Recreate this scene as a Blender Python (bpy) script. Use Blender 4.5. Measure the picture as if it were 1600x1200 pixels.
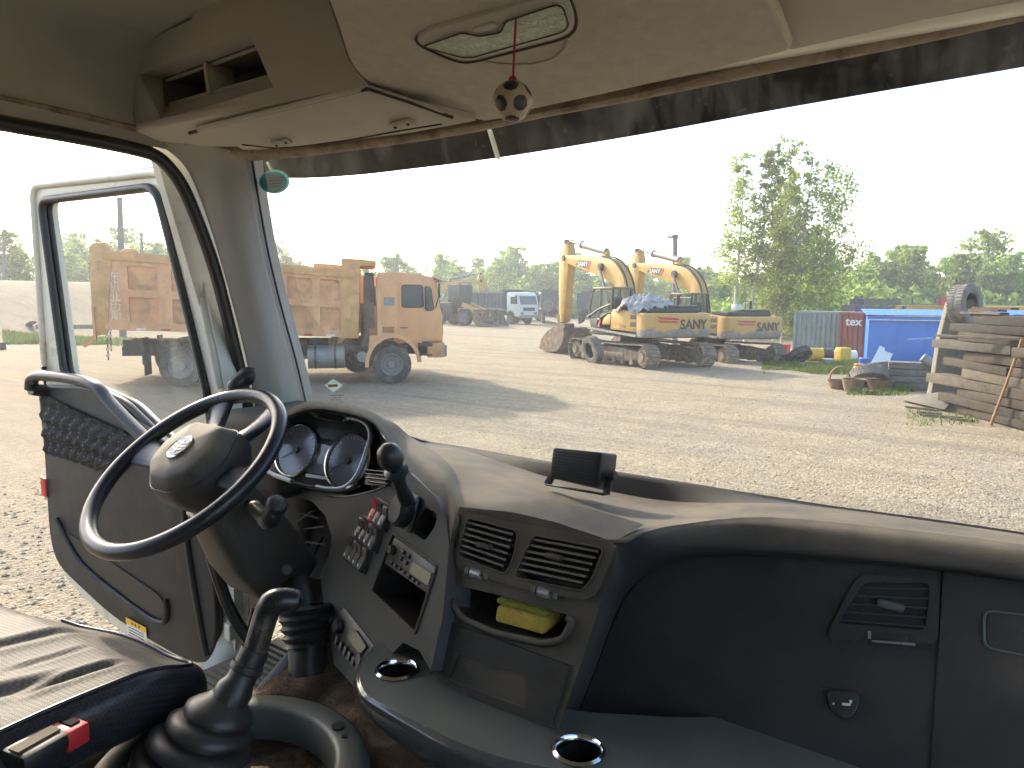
import bpy, bmesh, math, random
from mathutils import Vector, Matrix, noise
random.seed(7)
V = Vector
R_ = math.radians
for o in list(bpy.data.objects): bpy.data.objects.remove(o)
scn = bpy.context.scene
COL = scn.collection

# ------------------------------------------------------------------ camera
FPX = 1142.0
YAW, PITCH, ROLL = R_(36), R_(6.7), R_(0.4)
_fh = V((-math.sin(YAW), math.cos(YAW), 0)); _r = V((math.cos(YAW), math.sin(YAW), 0)); _z = V((0, 0, 1))
_f = _fh*math.cos(PITCH) - _z*math.sin(PITCH); _u = _z*math.cos(PITCH) + _fh*math.sin(PITCH)
CR = _r*math.cos(ROLL) + _u*math.sin(ROLL); CU = _u*math.cos(ROLL) - _r*math.sin(ROLL); CF = _f
EYE = V((0, 0, 2.5))
cam = bpy.data.cameras.new('camera'); camo = bpy.data.objects.new('camera', cam); COL.objects.link(camo)
cam.sensor_fit = 'HORIZONTAL'; cam.sensor_width = 36; cam.lens = 36*FPX/1600
cam.clip_start = 0.02; cam.clip_end = 2000
m = Matrix((CR, CU, -CF)).transposed().to_4x4(); m.translation = EYE
camo.matrix_world = m
scn.camera = camo

# ------------------------------------------------------------------ sky, sun, exposure
SUN_EL = R_(27)
SUN_AZ = R_(72)                       # left of the cab's forward axis
sdir = V((-math.sin(SUN_AZ)*math.cos(SUN_EL), math.cos(SUN_AZ)*math.cos(SUN_EL), math.sin(SUN_EL)))
w = bpy.data.worlds.new('World'); scn.world = w; w.use_nodes = True
nt = w.node_tree; nt.nodes.clear()
sky = nt.nodes.new('ShaderNodeTexSky'); sky.sky_type = 'NISHITA'; sky.sun_disc = False
sky.sun_elevation = SUN_EL; sky.sun_rotation = -SUN_AZ
sky.air_density = 1.0; sky.dust_density = 2.5; sky.ozone_density = 1.0; sky.altitude = 50
bg = nt.nodes.new('ShaderNodeBackground'); bg.inputs['Strength'].default_value = 0.15
ow = nt.nodes.new('ShaderNodeOutputWorld')
nt.links.new(sky.outputs[0], bg.inputs[0]); nt.links.new(bg.outputs[0], ow.inputs[0])
sl = bpy.data.lights.new('sun', 'SUN'); sl.energy = 2.2; sl.angle = R_(2.5); sl.color = (1.0, .90, .73)
so = bpy.data.objects.new('sun', sl); COL.objects.link(so)
so.rotation_euler = sdir.to_track_quat('Z', 'Y').to_euler()
scn.view_settings.view_transform = 'Standard'; scn.view_settings.look = 'None'
scn.view_settings.gamma = 1; scn.view_settings.use_curve_mapping = False
scn.view_settings.exposure = 1.85
scn.render.engine = 'CYCLES'
scn.cycles.use_denoising = True
scn.cycles.max_bounces = 10; scn.cycles.diffuse_bounces = 6; scn.cycles.glossy_bounces = 3
scn.cycles.transmission_bounces = 4; scn.cycles.transparent_max_bounces = 16; scn.cycles.volume_bounces = 0
scn.cycles.caustics_reflective = False; scn.cycles.caustics_refractive = False
scn.cycles.sample_clamp_indirect = 6
scn.cycles.use_adaptive_sampling = True; scn.cycles.adaptive_threshold = .03

# ------------------------------------------------------------------ helpers
def ray(px, py): return CF + CR*((px-800)/FPX) + CU*((600-py)/FPX)
def at(px, py, X=None, Y=None, Z=None, t=None, pl=None):
    d = ray(px, py)
    if X is not None: t = (X-EYE.x)/d.x
    elif Y is not None: t = (Y-EYE.y)/d.y
    elif Z is not None: t = (Z-EYE.z)/d.z
    elif pl is not None: t = pl[1].dot(pl[0]-EYE)/pl[1].dot(d)
    return EYE + d*t
def onpl(pts, pl): return [at(x, y, pl=pl) for x, y in pts]

def sstep(a, b, x):
    t = min(1, max(0, (x-a)/(b-a))); return t*t*(3-2*t)
def gz(x, y):
    """height of the ground"""
    fw_, rg_ = -.588*x+.809*y, .809*x+.588*y
    g = -.70*sstep(29, 38, fw_)*sstep(3, 8, rg_)
    g += 3.6*sstep(44, 66, -x)*sstep(44, 30, y)
    d = math.hypot(x, y)
    g += .05*noise.noise(V((x*.13, y*.13, 0)))*sstep(3, 9, d) + .02*noise.noise(V((x*.7, y*.7, 3)))*sstep(2, 6, d)
    return g

class MB:
    def __init__(s): s.v = []; s.f = []; s.mi = []; s.M = None; s.cur = 0
    def add(s, vs, fs):
        b = len(s.v)
        for p in vs:
            p = V(p); s.v.append(s.M @ p if s.M else p)
        for f in fs: s.f.append([b+i for i in f]); s.mi.append(s.cur)
        return s
    def box(s, c, d, rot=None, taper=None):
        c = V(c); hx, hy, hz = d[0]/2, d[1]/2, d[2]/2
        q = [(-1,-1,-1),(1,-1,-1),(1,1,-1),(-1,1,-1),(-1,-1,1),(1,-1,1),(1,1,1),(-1,1,1)]
        vs = []
        for a, b, e in q:
            k = taper if (taper and e > 0) else 1
            p = V((a*hx*k, b*hy*k, e*hz))
            if rot is not None: p = rot @ p
            vs.append(c+p)
        return s.add(vs, [(3,2,1,0),(4,5,6,7),(0,1,5,4),(1,2,6,5),(2,3,7,6),(3,0,4,7)])
    def bar(s, a, b, w, h, up=(0,0,1)):
        """rectangular bar from a to b"""
        a, b = V(a), V(b); d = (b-a); L = d.length; d.normalize()
        up = V(up); sx = d.cross(up)
        if sx.length < 1e-4: sx = d.cross(V((1,0,0)))
        sx.normalize(); sz = sx.cross(d)
        vs = []
        for p in (a, b):
            for i, j in ((-1,-1),(1,-1),(1,1),(-1,1)): vs.append(p+sx*(i*w/2)+sz*(j*h/2))
        return s.add(vs, [(3,2,1,0),(4,5,6,7),(0,1,5,4),(1,2,6,5),(2,3,7,6),(3,0,4,7)])
    def cyl(s, a, b, r0, r1=None, n=14, caps=True):
        return s.tube([a, b], [r0, r0 if r1 is None else r1], n, caps)
    def tube(s, pts, r, n=10, caps=True, flat=1.0, closed=False):
        pts = [V(p) for p in pts]; N = len(pts)
        rs = r if isinstance(r, (list, tuple)) else [r]*N
        vs = []; ref = None
        for i, p in enumerate(pts):
            a = pts[i-1] if (i > 0 or closed) else p
            b = pts[(i+1) % N] if (i < N-1 or closed) else p
            d = (b-a).normalized()
            if ref is None:
                ref = d.cross(V((0,0,1)))
                if ref.length < .05: ref = d.cross(V((1,0,0)))
            ref = (ref - d*ref.dot(d)).normalized(); q = d.cross(ref)
            for k in range(n):
                th = 2*math.pi*k/n
                vs.append(p + (ref*math.cos(th) + q*math.sin(th)*flat)*rs[i])
        fs = []
        for i in range(N if closed else N-1):
            j = (i+1) % N
            for k in range(n): fs.append((i*n+k, i*n+(k+1) % n, j*n+(k+1) % n, j*n+k))
        if caps and not closed:
            fs.append(list(range(n))[::-1]); fs.append([(N-1)*n+k for k in range(n)])
        return s.add(vs, fs)
    def lathe(s, prof, o=(0,0,0), ax=(0,0,1), n=24, sx=1, closed=False):
        """prof: (r, h) list turned round ax at o"""
        o = V(o); ax = V(ax).normalized()
        a = ax.orthogonal().normalized()
        if abs(ax.z) < .99: a = ax.cross(V((0,0,1))).normalized()
        b = ax.cross(a); vs = []
        for r, h in prof:
            for k in range(n):
                th = 2*math.pi*k/n; vs.append(o+ax*h+(a*math.cos(th)*sx+b*math.sin(th))*r)
        fs = []
        N = len(prof)
        for i in range(N if closed else N-1):
            j = (i+1) % N
            for k in range(n): fs.append((i*n+k, i*n+(k+1) % n, j*n+(k+1) % n, j*n+k))
        return s.add(vs, fs)
    def plate(s, pts, d):
        """closed prism: polygon pts pushed along vector d"""
        pts = [V(p) for p in pts]; d = V(d); n = len(pts)
        return s.add(pts+[p+d for p in pts], [list(range(n))[::-1], [n+i for i in range(n)]] + [(i, (i+1) % n, n+(i+1) % n, n+i) for i in range(n)])
    def grid(s, rows, closed=False):
        n = len(rows[0]); vs = [p for r in rows for p in r]; fs = []
        for i in range(len(rows)-1):
            for k in range(n if closed else n-1):
                fs.append((i*n+k, i*n+(k+1) % n, (i+1)*n+(k+1) % n, (i+1)*n+k))
        return s.add(vs, fs)
    def ball(s, c, r, n=12, m=8, sc=(1,1,1)):
        c = V(c); rows = []
        for i in range(m+1):
            ph = math.pi*i/m
            rows.append([c+V((r*sc[0]*math.sin(ph)*math.cos(2*math.pi*k/n), r*sc[1]*math.sin(ph)*math.sin(2*math.pi*k/n), -r*sc[2]*math.cos(ph))) for k in range(n)])
        return s.grid(rows, closed=True)
    def build(s, name, mat, parent=None, world=False, bevel=0, seg=2, smooth=35, solid=0, label=None, bang=30):
        me = bpy.data.meshes.new(name)
        me.from_pydata([tuple(p) for p in s.v], [], s.f)
        mats = mat if isinstance(mat, (list, tuple)) else [mat]
        for mm in mats: me.materials.append(mm)
        if len(mats) > 1: me.polygons.foreach_set('material_index', s.mi)
        bm = bmesh.new(); bm.from_mesh(me)
        bmesh.ops.remove_doubles(bm, verts=bm.verts, dist=1e-5)
        bmesh.ops.recalc_face_normals(bm, faces=bm.faces)
        if solid:
            bmesh.ops.solidify(bm, geom=bm.faces[:], thickness=solid)
        if bevel:
            es = [e for e in bm.edges if len(e.link_faces) == 2 and e.calc_face_angle(0) > R_(bang)]
            bmesh.ops.bevel(bm, geom=es, offset=bevel, segments=seg, profile=.5, affect='EDGES', clamp_overlap=True)
        bm.to_mesh(me); bm.free()
        if smooth:
            me.polygons.foreach_set('use_smooth', [True]*len(me.polygons))
            me.set_sharp_from_angle(angle=R_(smooth))
        o = bpy.data.objects.new(name, me); COL.objects.link(o)
        if parent is not None:
            o.parent = parent
            if world: o.matrix_parent_inverse = parent.matrix_basis.inverted()
        if label: o['label'] = label
        return o

def tag(o, label=None, cat=None, group=None, kind=None):
    if label: o['label'] = label
    if cat: o['category'] = cat
    if group: o['group'] = group
    if kind: o['kind'] = kind
    return o
def thing(name, label, cat, loc=(0,0,0), rz=0, group=None):
    o = bpy.data.objects.new(name, None); COL.objects.link(o)
    o.empty_display_size = .1
    o.matrix_basis = Matrix.Translation(V(loc)) @ Matrix.Rotation(rz, 4, 'Z')
    return tag(o, label, cat, group)
def copytree(o, parent=None):
    c = o.copy(); COL.objects.link(c)
    if parent is not None:
        c.parent = parent; c.matrix_parent_inverse = o.matrix_parent_inverse.copy()
    for ch in list(o.children): copytree(ch, c)
    return c
def place(o, loc, rz=0, sc=1, rx=0, ry=0):
    o.matrix_basis = Matrix.Translation(V(loc)) @ Matrix.Rotation(rz, 4, 'Z') @ Matrix.Rotation(ry, 4, 'Y') @ Matrix.Rotation(rx, 4, 'X') @ Matrix.Scale(sc, 4)

def cr(a, b, c, d, t):
    return .5*((2*b)+(c-a)*t+(2*a-5*b+4*c-d)*t*t+(3*b-a-3*c+d)*t*t*t)
def spline(pts, k=6, closed=False):
    pts = [V(p) for p in pts]; n = len(pts); out = []
    for i in range(n if closed else n-1):
        if closed: a, b, c, d = pts[i-1], pts[i], pts[(i+1) % n], pts[(i+2) % n]
        else:
            b, c = pts[i], pts[i+1]
            a = pts[i-1] if i else b*2-c
            d = pts[i+2] if i+2 < n else c*2-b
        for j in range(k): out.append(cr(a, b, c, d, j/k))
    if not closed: out.append(pts[-1])
    return out
def patch(rows, ku=5, kv=5):
    """smooth surface through control rows"""
    R = [spline(r, ku) for r in rows]
    cols = [spline([r[i] for r in R], kv) for i in range(len(R[0]))]
    return [[c[j] for c in cols] for j in range(len(cols[0]))]
def rpoly(pts, r, seg=4):
    """polygon with rounded corners (r: distance along the edges)"""
    pts = [V(p) for p in pts]; out = []; n = len(pts)
    for i in range(n):
        p = pts[i]; a = pts[i-1]-p; b = pts[(i+1) % n]-p
        rr = r[i] if isinstance(r, (list, tuple)) else r
        if rr <= 0: out.append(p); continue
        ra = min(rr, a.length*.48); rb = min(rr, b.length*.48)
        A = p+a.normalized()*ra; B = p+b.normalized()*rb
        for k in range(seg+1):
            t = k/seg; out.append(A*((1-t)**2)+p*(2*t*(1-t))+B*t*t)
    return out
def frame(o, u, v):
    """matrix with columns u, v', n from origin o; v made square to u"""
    u = V(u).normalized(); v = V(v); v = (v-u*v.dot(u)).normalized(); n = u.cross(v)
    M = Matrix((u, v, n)).transposed().to_4x4(); M.translation = V(o); return M
def fillhole(mb, outer, holes):
    """flat face with holes"""
    bm = bmesh.new()
    for loop in [outer]+holes:
        vs = [bm.verts.new(p) for p in loop]
        for i in range(len(vs)): bm.edges.new((vs[i-1], vs[i]))
    bmesh.ops.triangle_fill(bm, use_beauty=True, use_dissolve=False, edges=bm.edges[:])
    bm.verts.index_update()
    mb.add([v.co.copy() for v in bm.verts], [[v.index for v in f.verts] for f in bm.faces]); bm.free()

_fc = {}
def text_mesh(txt, size, depth=0.0, align='CENTER', shear=0, bold=0):
    c = bpy.data.curves.new('t', 'FONT'); c.body = txt; c.size = size; c.extrude = depth
    c.align_x = align; c.align_y = 'CENTER'; c.shear = shear; c.offset = bold; c.resolution_u = 3
    o = bpy.data.objects.new('t', c); COL.objects.link(o)
    dg = bpy.context.evaluated_depsgraph_get(); dg.update()
    e = o.evaluated_get(dg); me = e.to_mesh()
    vs = [v.co.copy() for v in me.vertices]; fs = [list(p.vertices) for p in me.polygons]
    e.to_mesh_clear(); bpy.data.objects.remove(o); bpy.data.curves.remove(c)
    return vs, fs

# ------------------------------------------------------------------ materials
def newmat(name):
    m = bpy.data.materials.new(name); m.use_nodes = True
    n = m.node_tree.nodes; n.clear()
    return m, n, m.node_tree.links
def ramp(n, l, src, stops):
    r = n.new('ShaderNodeValToRGB'); e = r.color_ramp.elements
    while len(e) < len(stops): e.new(.5)
    for k, (p, c) in enumerate(stops):
        e[k].position = p; e[k].color = c if len(c) == 4 else (*c, 1)
    l.new(src, r.inputs[0]); return r.outputs[0]
def noi(n, l, co, scale, detail=4, rough=.55, dist=0):
    t = n.new('ShaderNodeTexNoise'); t.inputs['Scale'].default_value = scale; t.inputs['Detail'].default_value = detail
    t.inputs['Roughness'].default_value = rough; t.inputs['Distortion'].default_value = dist
    l.new(co, t.inputs['Vector']); return t.outputs['Fac']
def mix(n, l, fac, a, b, mode='MIX'):
    x = n.new('ShaderNodeMix'); x.data_type = 'RGBA'; x.blend_type = mode
    if hasattr(fac, 'is_output'): l.new(fac, x.inputs[0])
    else: x.inputs[0].default_value = fac
    for s, i in ((a, 6), (b, 7)):
        if hasattr(s, 'is_output'): l.new(s, x.inputs[i])
        else: x.inputs[i].default_value = (*s, 1) if len(s) == 3 else s
    return x.outputs[2]
def mth(n, l, op, a, b=0, c=None, clamp=False):
    x = n.new('ShaderNodeMath'); x.operation = op; x.use_clamp = clamp
    for s, i in ((a, 0), (b, 1), (c, 2)):
        if s is None: continue
        if hasattr(s, 'is_output'): l.new(s, x.inputs[i])
        else: x.inputs[i].default_value = s
    return x.outputs[0]
def col3(c): return (c[0], c[1], c[2], 1)
MATS = {}
def pmat(name, col, rough=.6, metal=0, var=.25, vs=6, bump=0, bs=60, dirt=None, dirt_amt=.5, dirt_s=4, dust=None, dust_amt=.6, dust_lo=.05, spec=.5, coat=0, scratch=None):
    """painted / moulded surface: colour with mottling, optional blotchy dirt, optional dust lying on upward faces"""
    if name in MATS: return MATS[name]
    m, n, l = newmat(name)
    tc = n.new('ShaderNodeTexCoord').outputs['Object']
    oi = n.new('ShaderNodeObjectInfo').outputs['Random']
    base = n.new('ShaderNodeRGB'); base.outputs[0].default_value = col3(col)
    f1 = noi(n, l, tc, vs, 5)
    v = ramp(n, l, f1, [(.25, (1-var,)*3), (.75, (1+var*.6,)*3)])
    c = mix(n, l, 1, base.outputs[0], v, 'MULTIPLY')
    rr = rough
    if dirt:
        f2 = noi(n, l, tc, dirt_s, 8, .65, .6)
        k = ramp(n, l, f2, [(.62-.3*dirt_amt, (0,0,0)), (.78-.2*dirt_amt, (1,1,1))])
        k2 = mth(n, l, 'MULTIPLY', k, .85)
        c = mix(n, l, k2, c, dirt)
    if dust:
        g = n.new('ShaderNodeNewGeometry'); sx = n.new('ShaderNodeSeparateXYZ'); l.new(g.outputs['Normal'], sx.inputs[0])
        up = n.new('ShaderNodeMapRange'); l.new(sx.outputs['Z'], up.inputs[0]); up.inputs[1].default_value = dust_lo; up.inputs[2].default_value = .95
        f3 = noi(n, l, tc, 9, 6, .6)
        k = mth(n, l, 'MULTIPLY', up.outputs[0], mth(n, l, 'MULTIPLY_ADD', f3, 1.3, -.05), clamp=True)
        k = mth(n, l, 'MULTIPLY', k, dust_amt)
        c = mix(n, l, k, c, dust)
        rr = mth(n, l, 'MULTIPLY_ADD', k, .5, rough, clamp=True)
    b = n.new('ShaderNodeBsdfPrincipled'); l.new(c, b.inputs['Base Color'])
    if hasattr(rr, 'is_output'): l.new(rr, b.inputs['Roughness'])
    else:
        fr = noi(n, l, tc, vs*2.3, 4)
        l.new(mth(n, l, 'MULTIPLY_ADD', fr, .25, rough-.12, clamp=True), b.inputs['Roughness'])
    b.inputs['Metallic'].default_value = metal; b.inputs['Specular IOR Level'].default_value = spec
    b.inputs['Coat Weight'].default_value = coat
    if bump:
        bn = n.new('ShaderNodeBump'); bn.inputs['Strength'].default_value = bump; bn.inputs['Distance'].default_value = .01
        l.new(noi(n, l, tc, bs, 5), bn.inputs['Height']); l.new(bn.outputs[0], b.inputs['Normal'])
    out = n.new('ShaderNodeOutputMaterial'); l.new(b.outputs[0], out.inputs[0])
    MATS[name] = m; return m
def glassmat(name, tint=(.95,.97,.96), dust=.05, streak=.06, dcol=(.75,.75,.7), gloss=.04, sc=3):
    m, n, l = newmat(name)
    tc = n.new('ShaderNodeTexCoord').outputs['Object']
    tr = n.new('ShaderNodeBsdfTransparent'); tr.inputs[0].default_value = col3(tint)
    di = n.new('ShaderNodeBsdfDiffuse'); di.inputs[0].default_value = col3(dcol)
    tl = n.new('ShaderNodeBsdfTranslucent'); tl.inputs[0].default_value = col3(dcol)
    a = n.new('ShaderNodeMixShader'); a.inputs[0].default_value = .5; l.new(di.outputs[0], a.inputs[1]); l.new(tl.outputs[0], a.inputs[2])
    mp = n.new('ShaderNodeMapping'); mp.inputs['Scale'].default_value = (1, 1, .12); l.new(tc, mp.inputs[0])
    f = noi(n, l, mp.outputs[0], sc*6, 6, .7); f2 = noi(n, l, tc, sc, 5, .6)
    k = ramp(n, l, mth(n, l, 'MULTIPLY', f, f2), [(.25, (0,0,0)), (.42, (1,1,1))])
    fac = mth(n, l, 'MULTIPLY_ADD', k, streak, dust, clamp=True)
    x = n.new('ShaderNodeMixShader'); l.new(fac, x.inputs[0]); l.new(tr.outputs[0], x.inputs[1]); l.new(a.outputs[0], x.inputs[2])
    gl = n.new('ShaderNodeBsdfGlossy'); gl.inputs['Roughness'].default_value = .03
    lw = n.new('ShaderNodeLayerWeight'); lw.inputs[0].default_value = .25
    gk = mth(n, l, 'MULTIPLY_ADD', lw.outputs['Fresnel'], gloss*3, gloss*.4, clamp=True)
    y = n.new('ShaderNodeMixShader'); l.new(gk, y.inputs[0]); l.new(x.outputs[0], y.inputs[1]); l.new(gl.outputs[0], y.inputs[2])
    out = n.new('ShaderNodeOutputMaterial'); l.new(y.outputs[0], out.inputs[0]); MATS[name] = m; return m

TAN = (.40, .32, .215)
M_DASH = pmat('dash_plastic', (.030, .031, .034), .62, spec=.22, var=.25, vs=9, bump=.25, bs=700, dust=TAN, dust_amt=.52, dust_lo=-.45)  # dust, carried onto steep faces, partly paints the sunlight on cowl and vents
M_PANEL = pmat('dark_panel', (.033, .032, .032), .55, spec=.3, var=.45, vs=6, bump=.25, bs=700, dirt=(.055,.048,.041), dirt_amt=.35, dirt_s=5, dust=TAN, dust_amt=.10)
M_GREYP = pmat('grey_green_plastic', (.085, .105, .10), .42, var=.12, bump=.05, bs=500, dust=TAN, dust_amt=.22, dirt=(.15,.13,.1), dirt_amt=.12)
M_GLOSSG = pmat('metallic_grey_fascia', (.10, .105, .11), .22, metal=.35, var=.15, coat=.4, dirt=(.2,.17,.12), dirt_amt=.2)
M_BLACK = pmat('black_plastic', (.018, .018, .02), .42, var=.2, dust=TAN, dust_amt=.10)
M_SOFT = pmat('black_rubber', (.022, .023, .026), .38, var=.25, bump=.05, bs=300, dust=TAN, dust_amt=.10)
M_WHEELR = pmat('wheel_leather', (.02, .022, .028), .30, var=.2, bump=.06, bs=700)
M_HUB = pmat('hub_plastic', (.05, .046, .043), .55, var=.15, bump=.1, bs=900, dust=TAN, dust_amt=.75, dust_lo=.2)  # dust made heavier to paint in the sunlit look of the hub top
M_CHROME = pmat('chrome', (.65, .66, .68), .15, metal=1, var=.05)
M_SILVER = pmat('silver_trim', (.48, .50, .53), .3, metal=.7, var=.05)
M_BEIGE = pmat('beige_plastic', (.46, .43, .365), .6, spec=.3, var=.08, vs=3, bump=.05, bs=400, dirt=(.39,.35,.28), dirt_amt=.08)
M_FABRIC = pmat('headliner_fabric', (.52, .48, .405), .9, spec=.1, var=.12, vs=40, bump=.35, bs=700, dirt=(.47,.42,.34), dirt_amt=.10, dirt_s=2)
M_ROOF = pmat('roof_lining', (.43, .41, .35), .9, spec=.1, var=.10, vs=5, bump=.2, bs=500, dirt=(.37,.34,.28), dirt_amt=.1, dirt_s=2)
M_PILLAR = pmat('grey_pillar_trim', (.34, .335, .315), .55, var=.08, vs=3, bump=.06, bs=600)
M_CREAM = pmat('cream_paint', (.68, .67, .58), .35, var=.07, vs=3, coat=.2, dirt=(.35,.28,.18), dirt_amt=.10, dirt_s=6)
M_RUST = pmat('rusty_strip', (.34, .27, .20), .7, var=.3, vs=12, dirt=(.10,.05,.025), dirt_amt=.5, dirt_s=22)
M_DOORP = pmat('door_trim', (.022, .025, .030), .5, spec=.35, var=.25, bump=.1, bs=700, dirt=(.060,.058,.052), dirt_amt=.18, dirt_s=5)
M_RED = pmat('red_plastic', (.55, .03, .04), .35, var=.1)
M_YEL = pmat('yellow_print', (.80, .50, .03), .5, var=.05)
M_WHITE = pmat('white_print', (.75, .75, .73), .5, var=.08)
M_LENS = pmat('lamp_lens', (.46, .50, .38), .25, var=.12, vs=25, bump=.6, bs=110)
M_CARPET = pmat('brown_carpet', (.14, .085, .05), .95, var=.6, vs=25, bump=1, bs=160, dirt=(.33,.25,.15), dirt_amt=.35, dirt_s=14)
M_SPONGE = pmat('yellow_sponge', (.44, .33, .055), .9, var=.2, vs=30, bump=.6, bs=200)
M_GAUGE = pmat('gauge_glass', (.19, .205, .24), .12, var=.2, spec=.8, dust=(.5,.5,.5), dust_amt=.25)  # pale blue-grey base paints the sky's reflection on the dials
M_LCD = pmat('lcd_glass', (.20, .215, .15), .2, var=.05)
# ================================================================== the cab we sit in
cab = thing('truck_cab', 'cream truck cab interior around us with beige roof lining and grey pillar', 'truck cab', (-.65, .3, 1.3))
def C(mb, name, mat, par=None, **k): return mb.build(name, mat, par or cab, world=True, **k)
XL, XR = -1.80, .50
# roof lining
prof = [(-1.80,2.865),(-1.795,2.96),(-1.775,3.05),(-1.70,3.10),(-1.4,3.125),(-.65,3.135),(.1,3.125),(.40,3.10),(.475,3.05),(.495,2.96),(.50,2.865)]
mb = MB(); rows = []
for y, dz in ((-1.15,0),(-.6,0),(0,0),(.6,0),(.9,0),(1.05,-.02)):
    rows.append([V((x, y, z+dz*(1 if abs(x+.65) < 1 else .3))) for x, z in prof])
mb.grid(patch(rows, 3, 2)); C(mb, 'roof_lining', M_ROOF, smooth=60)
mb = MB()   # outer roof skin keeps daylight out
mb.box((-.65, -.05, 3.19), (2.36, 2.4, .04)); mb.box((-.65, 1.12, 3.0), (2.36, .06, .30)); C(mb, 'roof_skin', M_CREAM, bevel=.015)
# back wall, passenger side wall left open at its unseen doorway to let in sky light, driver side wall behind the door opening
mb = MB(); mb.box((-.65, -1.17, 2.2), (2.36, .04, 1.9)); C(mb, 'back_wall', M_BEIGE)
mb = MB()
mb.box((XR+.03, -.0, 3.02), (.04, 2.4, .30)); mb.box((XR+.03, -.80, 2.1), (.04, .75, 1.54)); mb.box((XR+.03, 1.18, 2.1), (.04, .12, 1.54)); mb.box((XR+.03, .2, 1.34), (.04, 1.9, .10))
C(mb, 'passenger_side_wall', M_BEIGE)
mb = MB(); mb.box((XL-.03, -.75, 2.2), (.05, .85, 1.9)); C(mb, 'driver_side_wall', M_BEIGE)
mb = MB(); mb.box((-.65, .1, 1.30), (2.36, 2.5, .05)); C(mb, 'floor', M_BLACK)
# front bulkhead below windscreen
mb = MB(); mb.box((-.65, 1.47, 1.68), (2.36, .05, .80)); C(mb, 'bulkhead', M_BLACK)
# rail above the driver's door with rusty joint strip and black seal
mb = MB()
rows = [[V((-1.79,-.36,2.915)), at(0-160,118,X=-1.79), at(0,148,X=-1.79), at(110,172,X=-1.79), at(215,197,X=-1.79)],
        [V((-1.81,-.36,2.90)), at(-160,130,X=-1.81), at(0,162,X=-1.81), at(110,188,X=-1.81), at(232,218,X=-1.81)],
        [V((-1.80,-.36,2.87)), at(-160,152,X=-1.80), at(0,186,X=-1.80), at(110,206,X=-1.80), at(240,236,X=-1.80)]]
mb.grid(patch(rows, 6, 4)); C(mb, 'door_rail', M_RUST, solid=.004)
mb = MB(); p = [V((-1.80,-.33,1.5)), V((-1.80,-.33,2.6)), V((-1.80,-.27,2.82)), V((-1.80,-.10,2.865))]+[at(x, y, X=-1.80) for x, y in ((-200,152),(0,192),(120,214),(215,234),(250,248),(280,283),(304,333),(333,413),(356,500),(377,590),(394,680),(402,760),(396,850))]
mb.tube(spline(p, 5), .017, 8); C(mb, 'door_seal', M_SOFT, smooth=80)
# A pillar
e1 = [at(250,225,X=-1.79), at(290,262,X=-1.79), at(318,325,X=-1.79), at(346,412,X=-1.79), at(370,500,X=-1.79), at(391,590,X=-1.79), at(402,660,X=-1.79)]
e2 = [at(386,240,Y=1.12), at(388,262,Y=1.14), at(398,320,Y=1.18), at(412,395,Y=1.22), at(432,478,Y=1.27), at(456,565,Y=1.32), at(476,650,Y=1.37)]
em = [(a*.5+b*.5)+V((.035,-.02,0)) for a, b in zip(e1, e2)]
ea = [(a*.85+b*.15)+V((.012,-.022,0)) for a, b in zip(e1, e2)]
eb = [(a*.1+b*.9)+V((.012,-.004,0)) for a, b in zip(e1, e2)]
mb = MB(); mb.grid(patch([e1, ea, em, eb, e2, [q+V((-.02,.06,0)) for q in e2]], 5, 4)); C(mb, 'pillar_trim', M_PILLAR, smooth=70)
mb = MB(); mb.tube(spline([q+V((.004,.012,0)) for q in e2], 5), .003, 6); C(mb, 'windscreen_seal', M_SOFT)
mb = MB(); mb.plate([V((-1.86,1.10,1.30)),V((-1.86,1.25,1.30)),V((-1.86,1.42,2.1)),V((-1.86,1.16,2.86)),V((-1.86,1.0,2.9)),V((-1.86,1.08,2.6)),V((-1.86,1.16,2.3)),V((-1.86,1.12,1.9))], (-.03,0,0)); C(mb, 'pillar_skin', M_CREAM)
mb = MB(); mb.tube(spline([at(330,868,X=-1.72), at(352,935,X=-1.70), at(372,975,X=-1.68), at(392,1003,X=-1.66)], 5), .016, 8); C(mb, 'grab_bar', M_SOFT)
# lower door opening in body colour: hinge post and curved sill
mb = MB()
rows = [[at(346,820,X=-1.84), at(347,900,X=-1.84), at(346,980,X=-1.84), at(330,1030,X=-1.84), at(290,1062,X=-1.84), at(230,1085,X=-1.84), at(60,1130,X=-1.84)],
        [at(366,820,X=-1.80), at(370,900,X=-1.80), at(369,985,X=-1.80), at(352,1036,X=-1.80), at(305,1075,X=-1.80), at(240,1105,X=-1.80), at(60,1160,X=-1.80)],
        [at(387,820,X=-1.78), at(388,900,X=-1.78), at(386,990,X=-1.78), at(375,1045,X=-1.78), at(330,1085,X=-1.78), at(250,1122,X=-1.78), at(60,1190,X=-1.78)]]
mb.grid(patch(rows, 5, 3)); C(mb, 'door_sill', M_CREAM, smooth=60, solid=.01)
for y in (868, 985):
    mb = MB(); mb.box(at(361, y, X=-1.795), (.03, .03, .05)); C(mb, 'door_hinge', M_CREAM, bevel=.006)
mb = MB(); mb.tube(spline([at(395,950,X=-1.7), at(385,1000,X=-1.7), at(388,1030,X=-1.7)], 4), .006, 6); C(mb, 'cable', M_SOFT)

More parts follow.
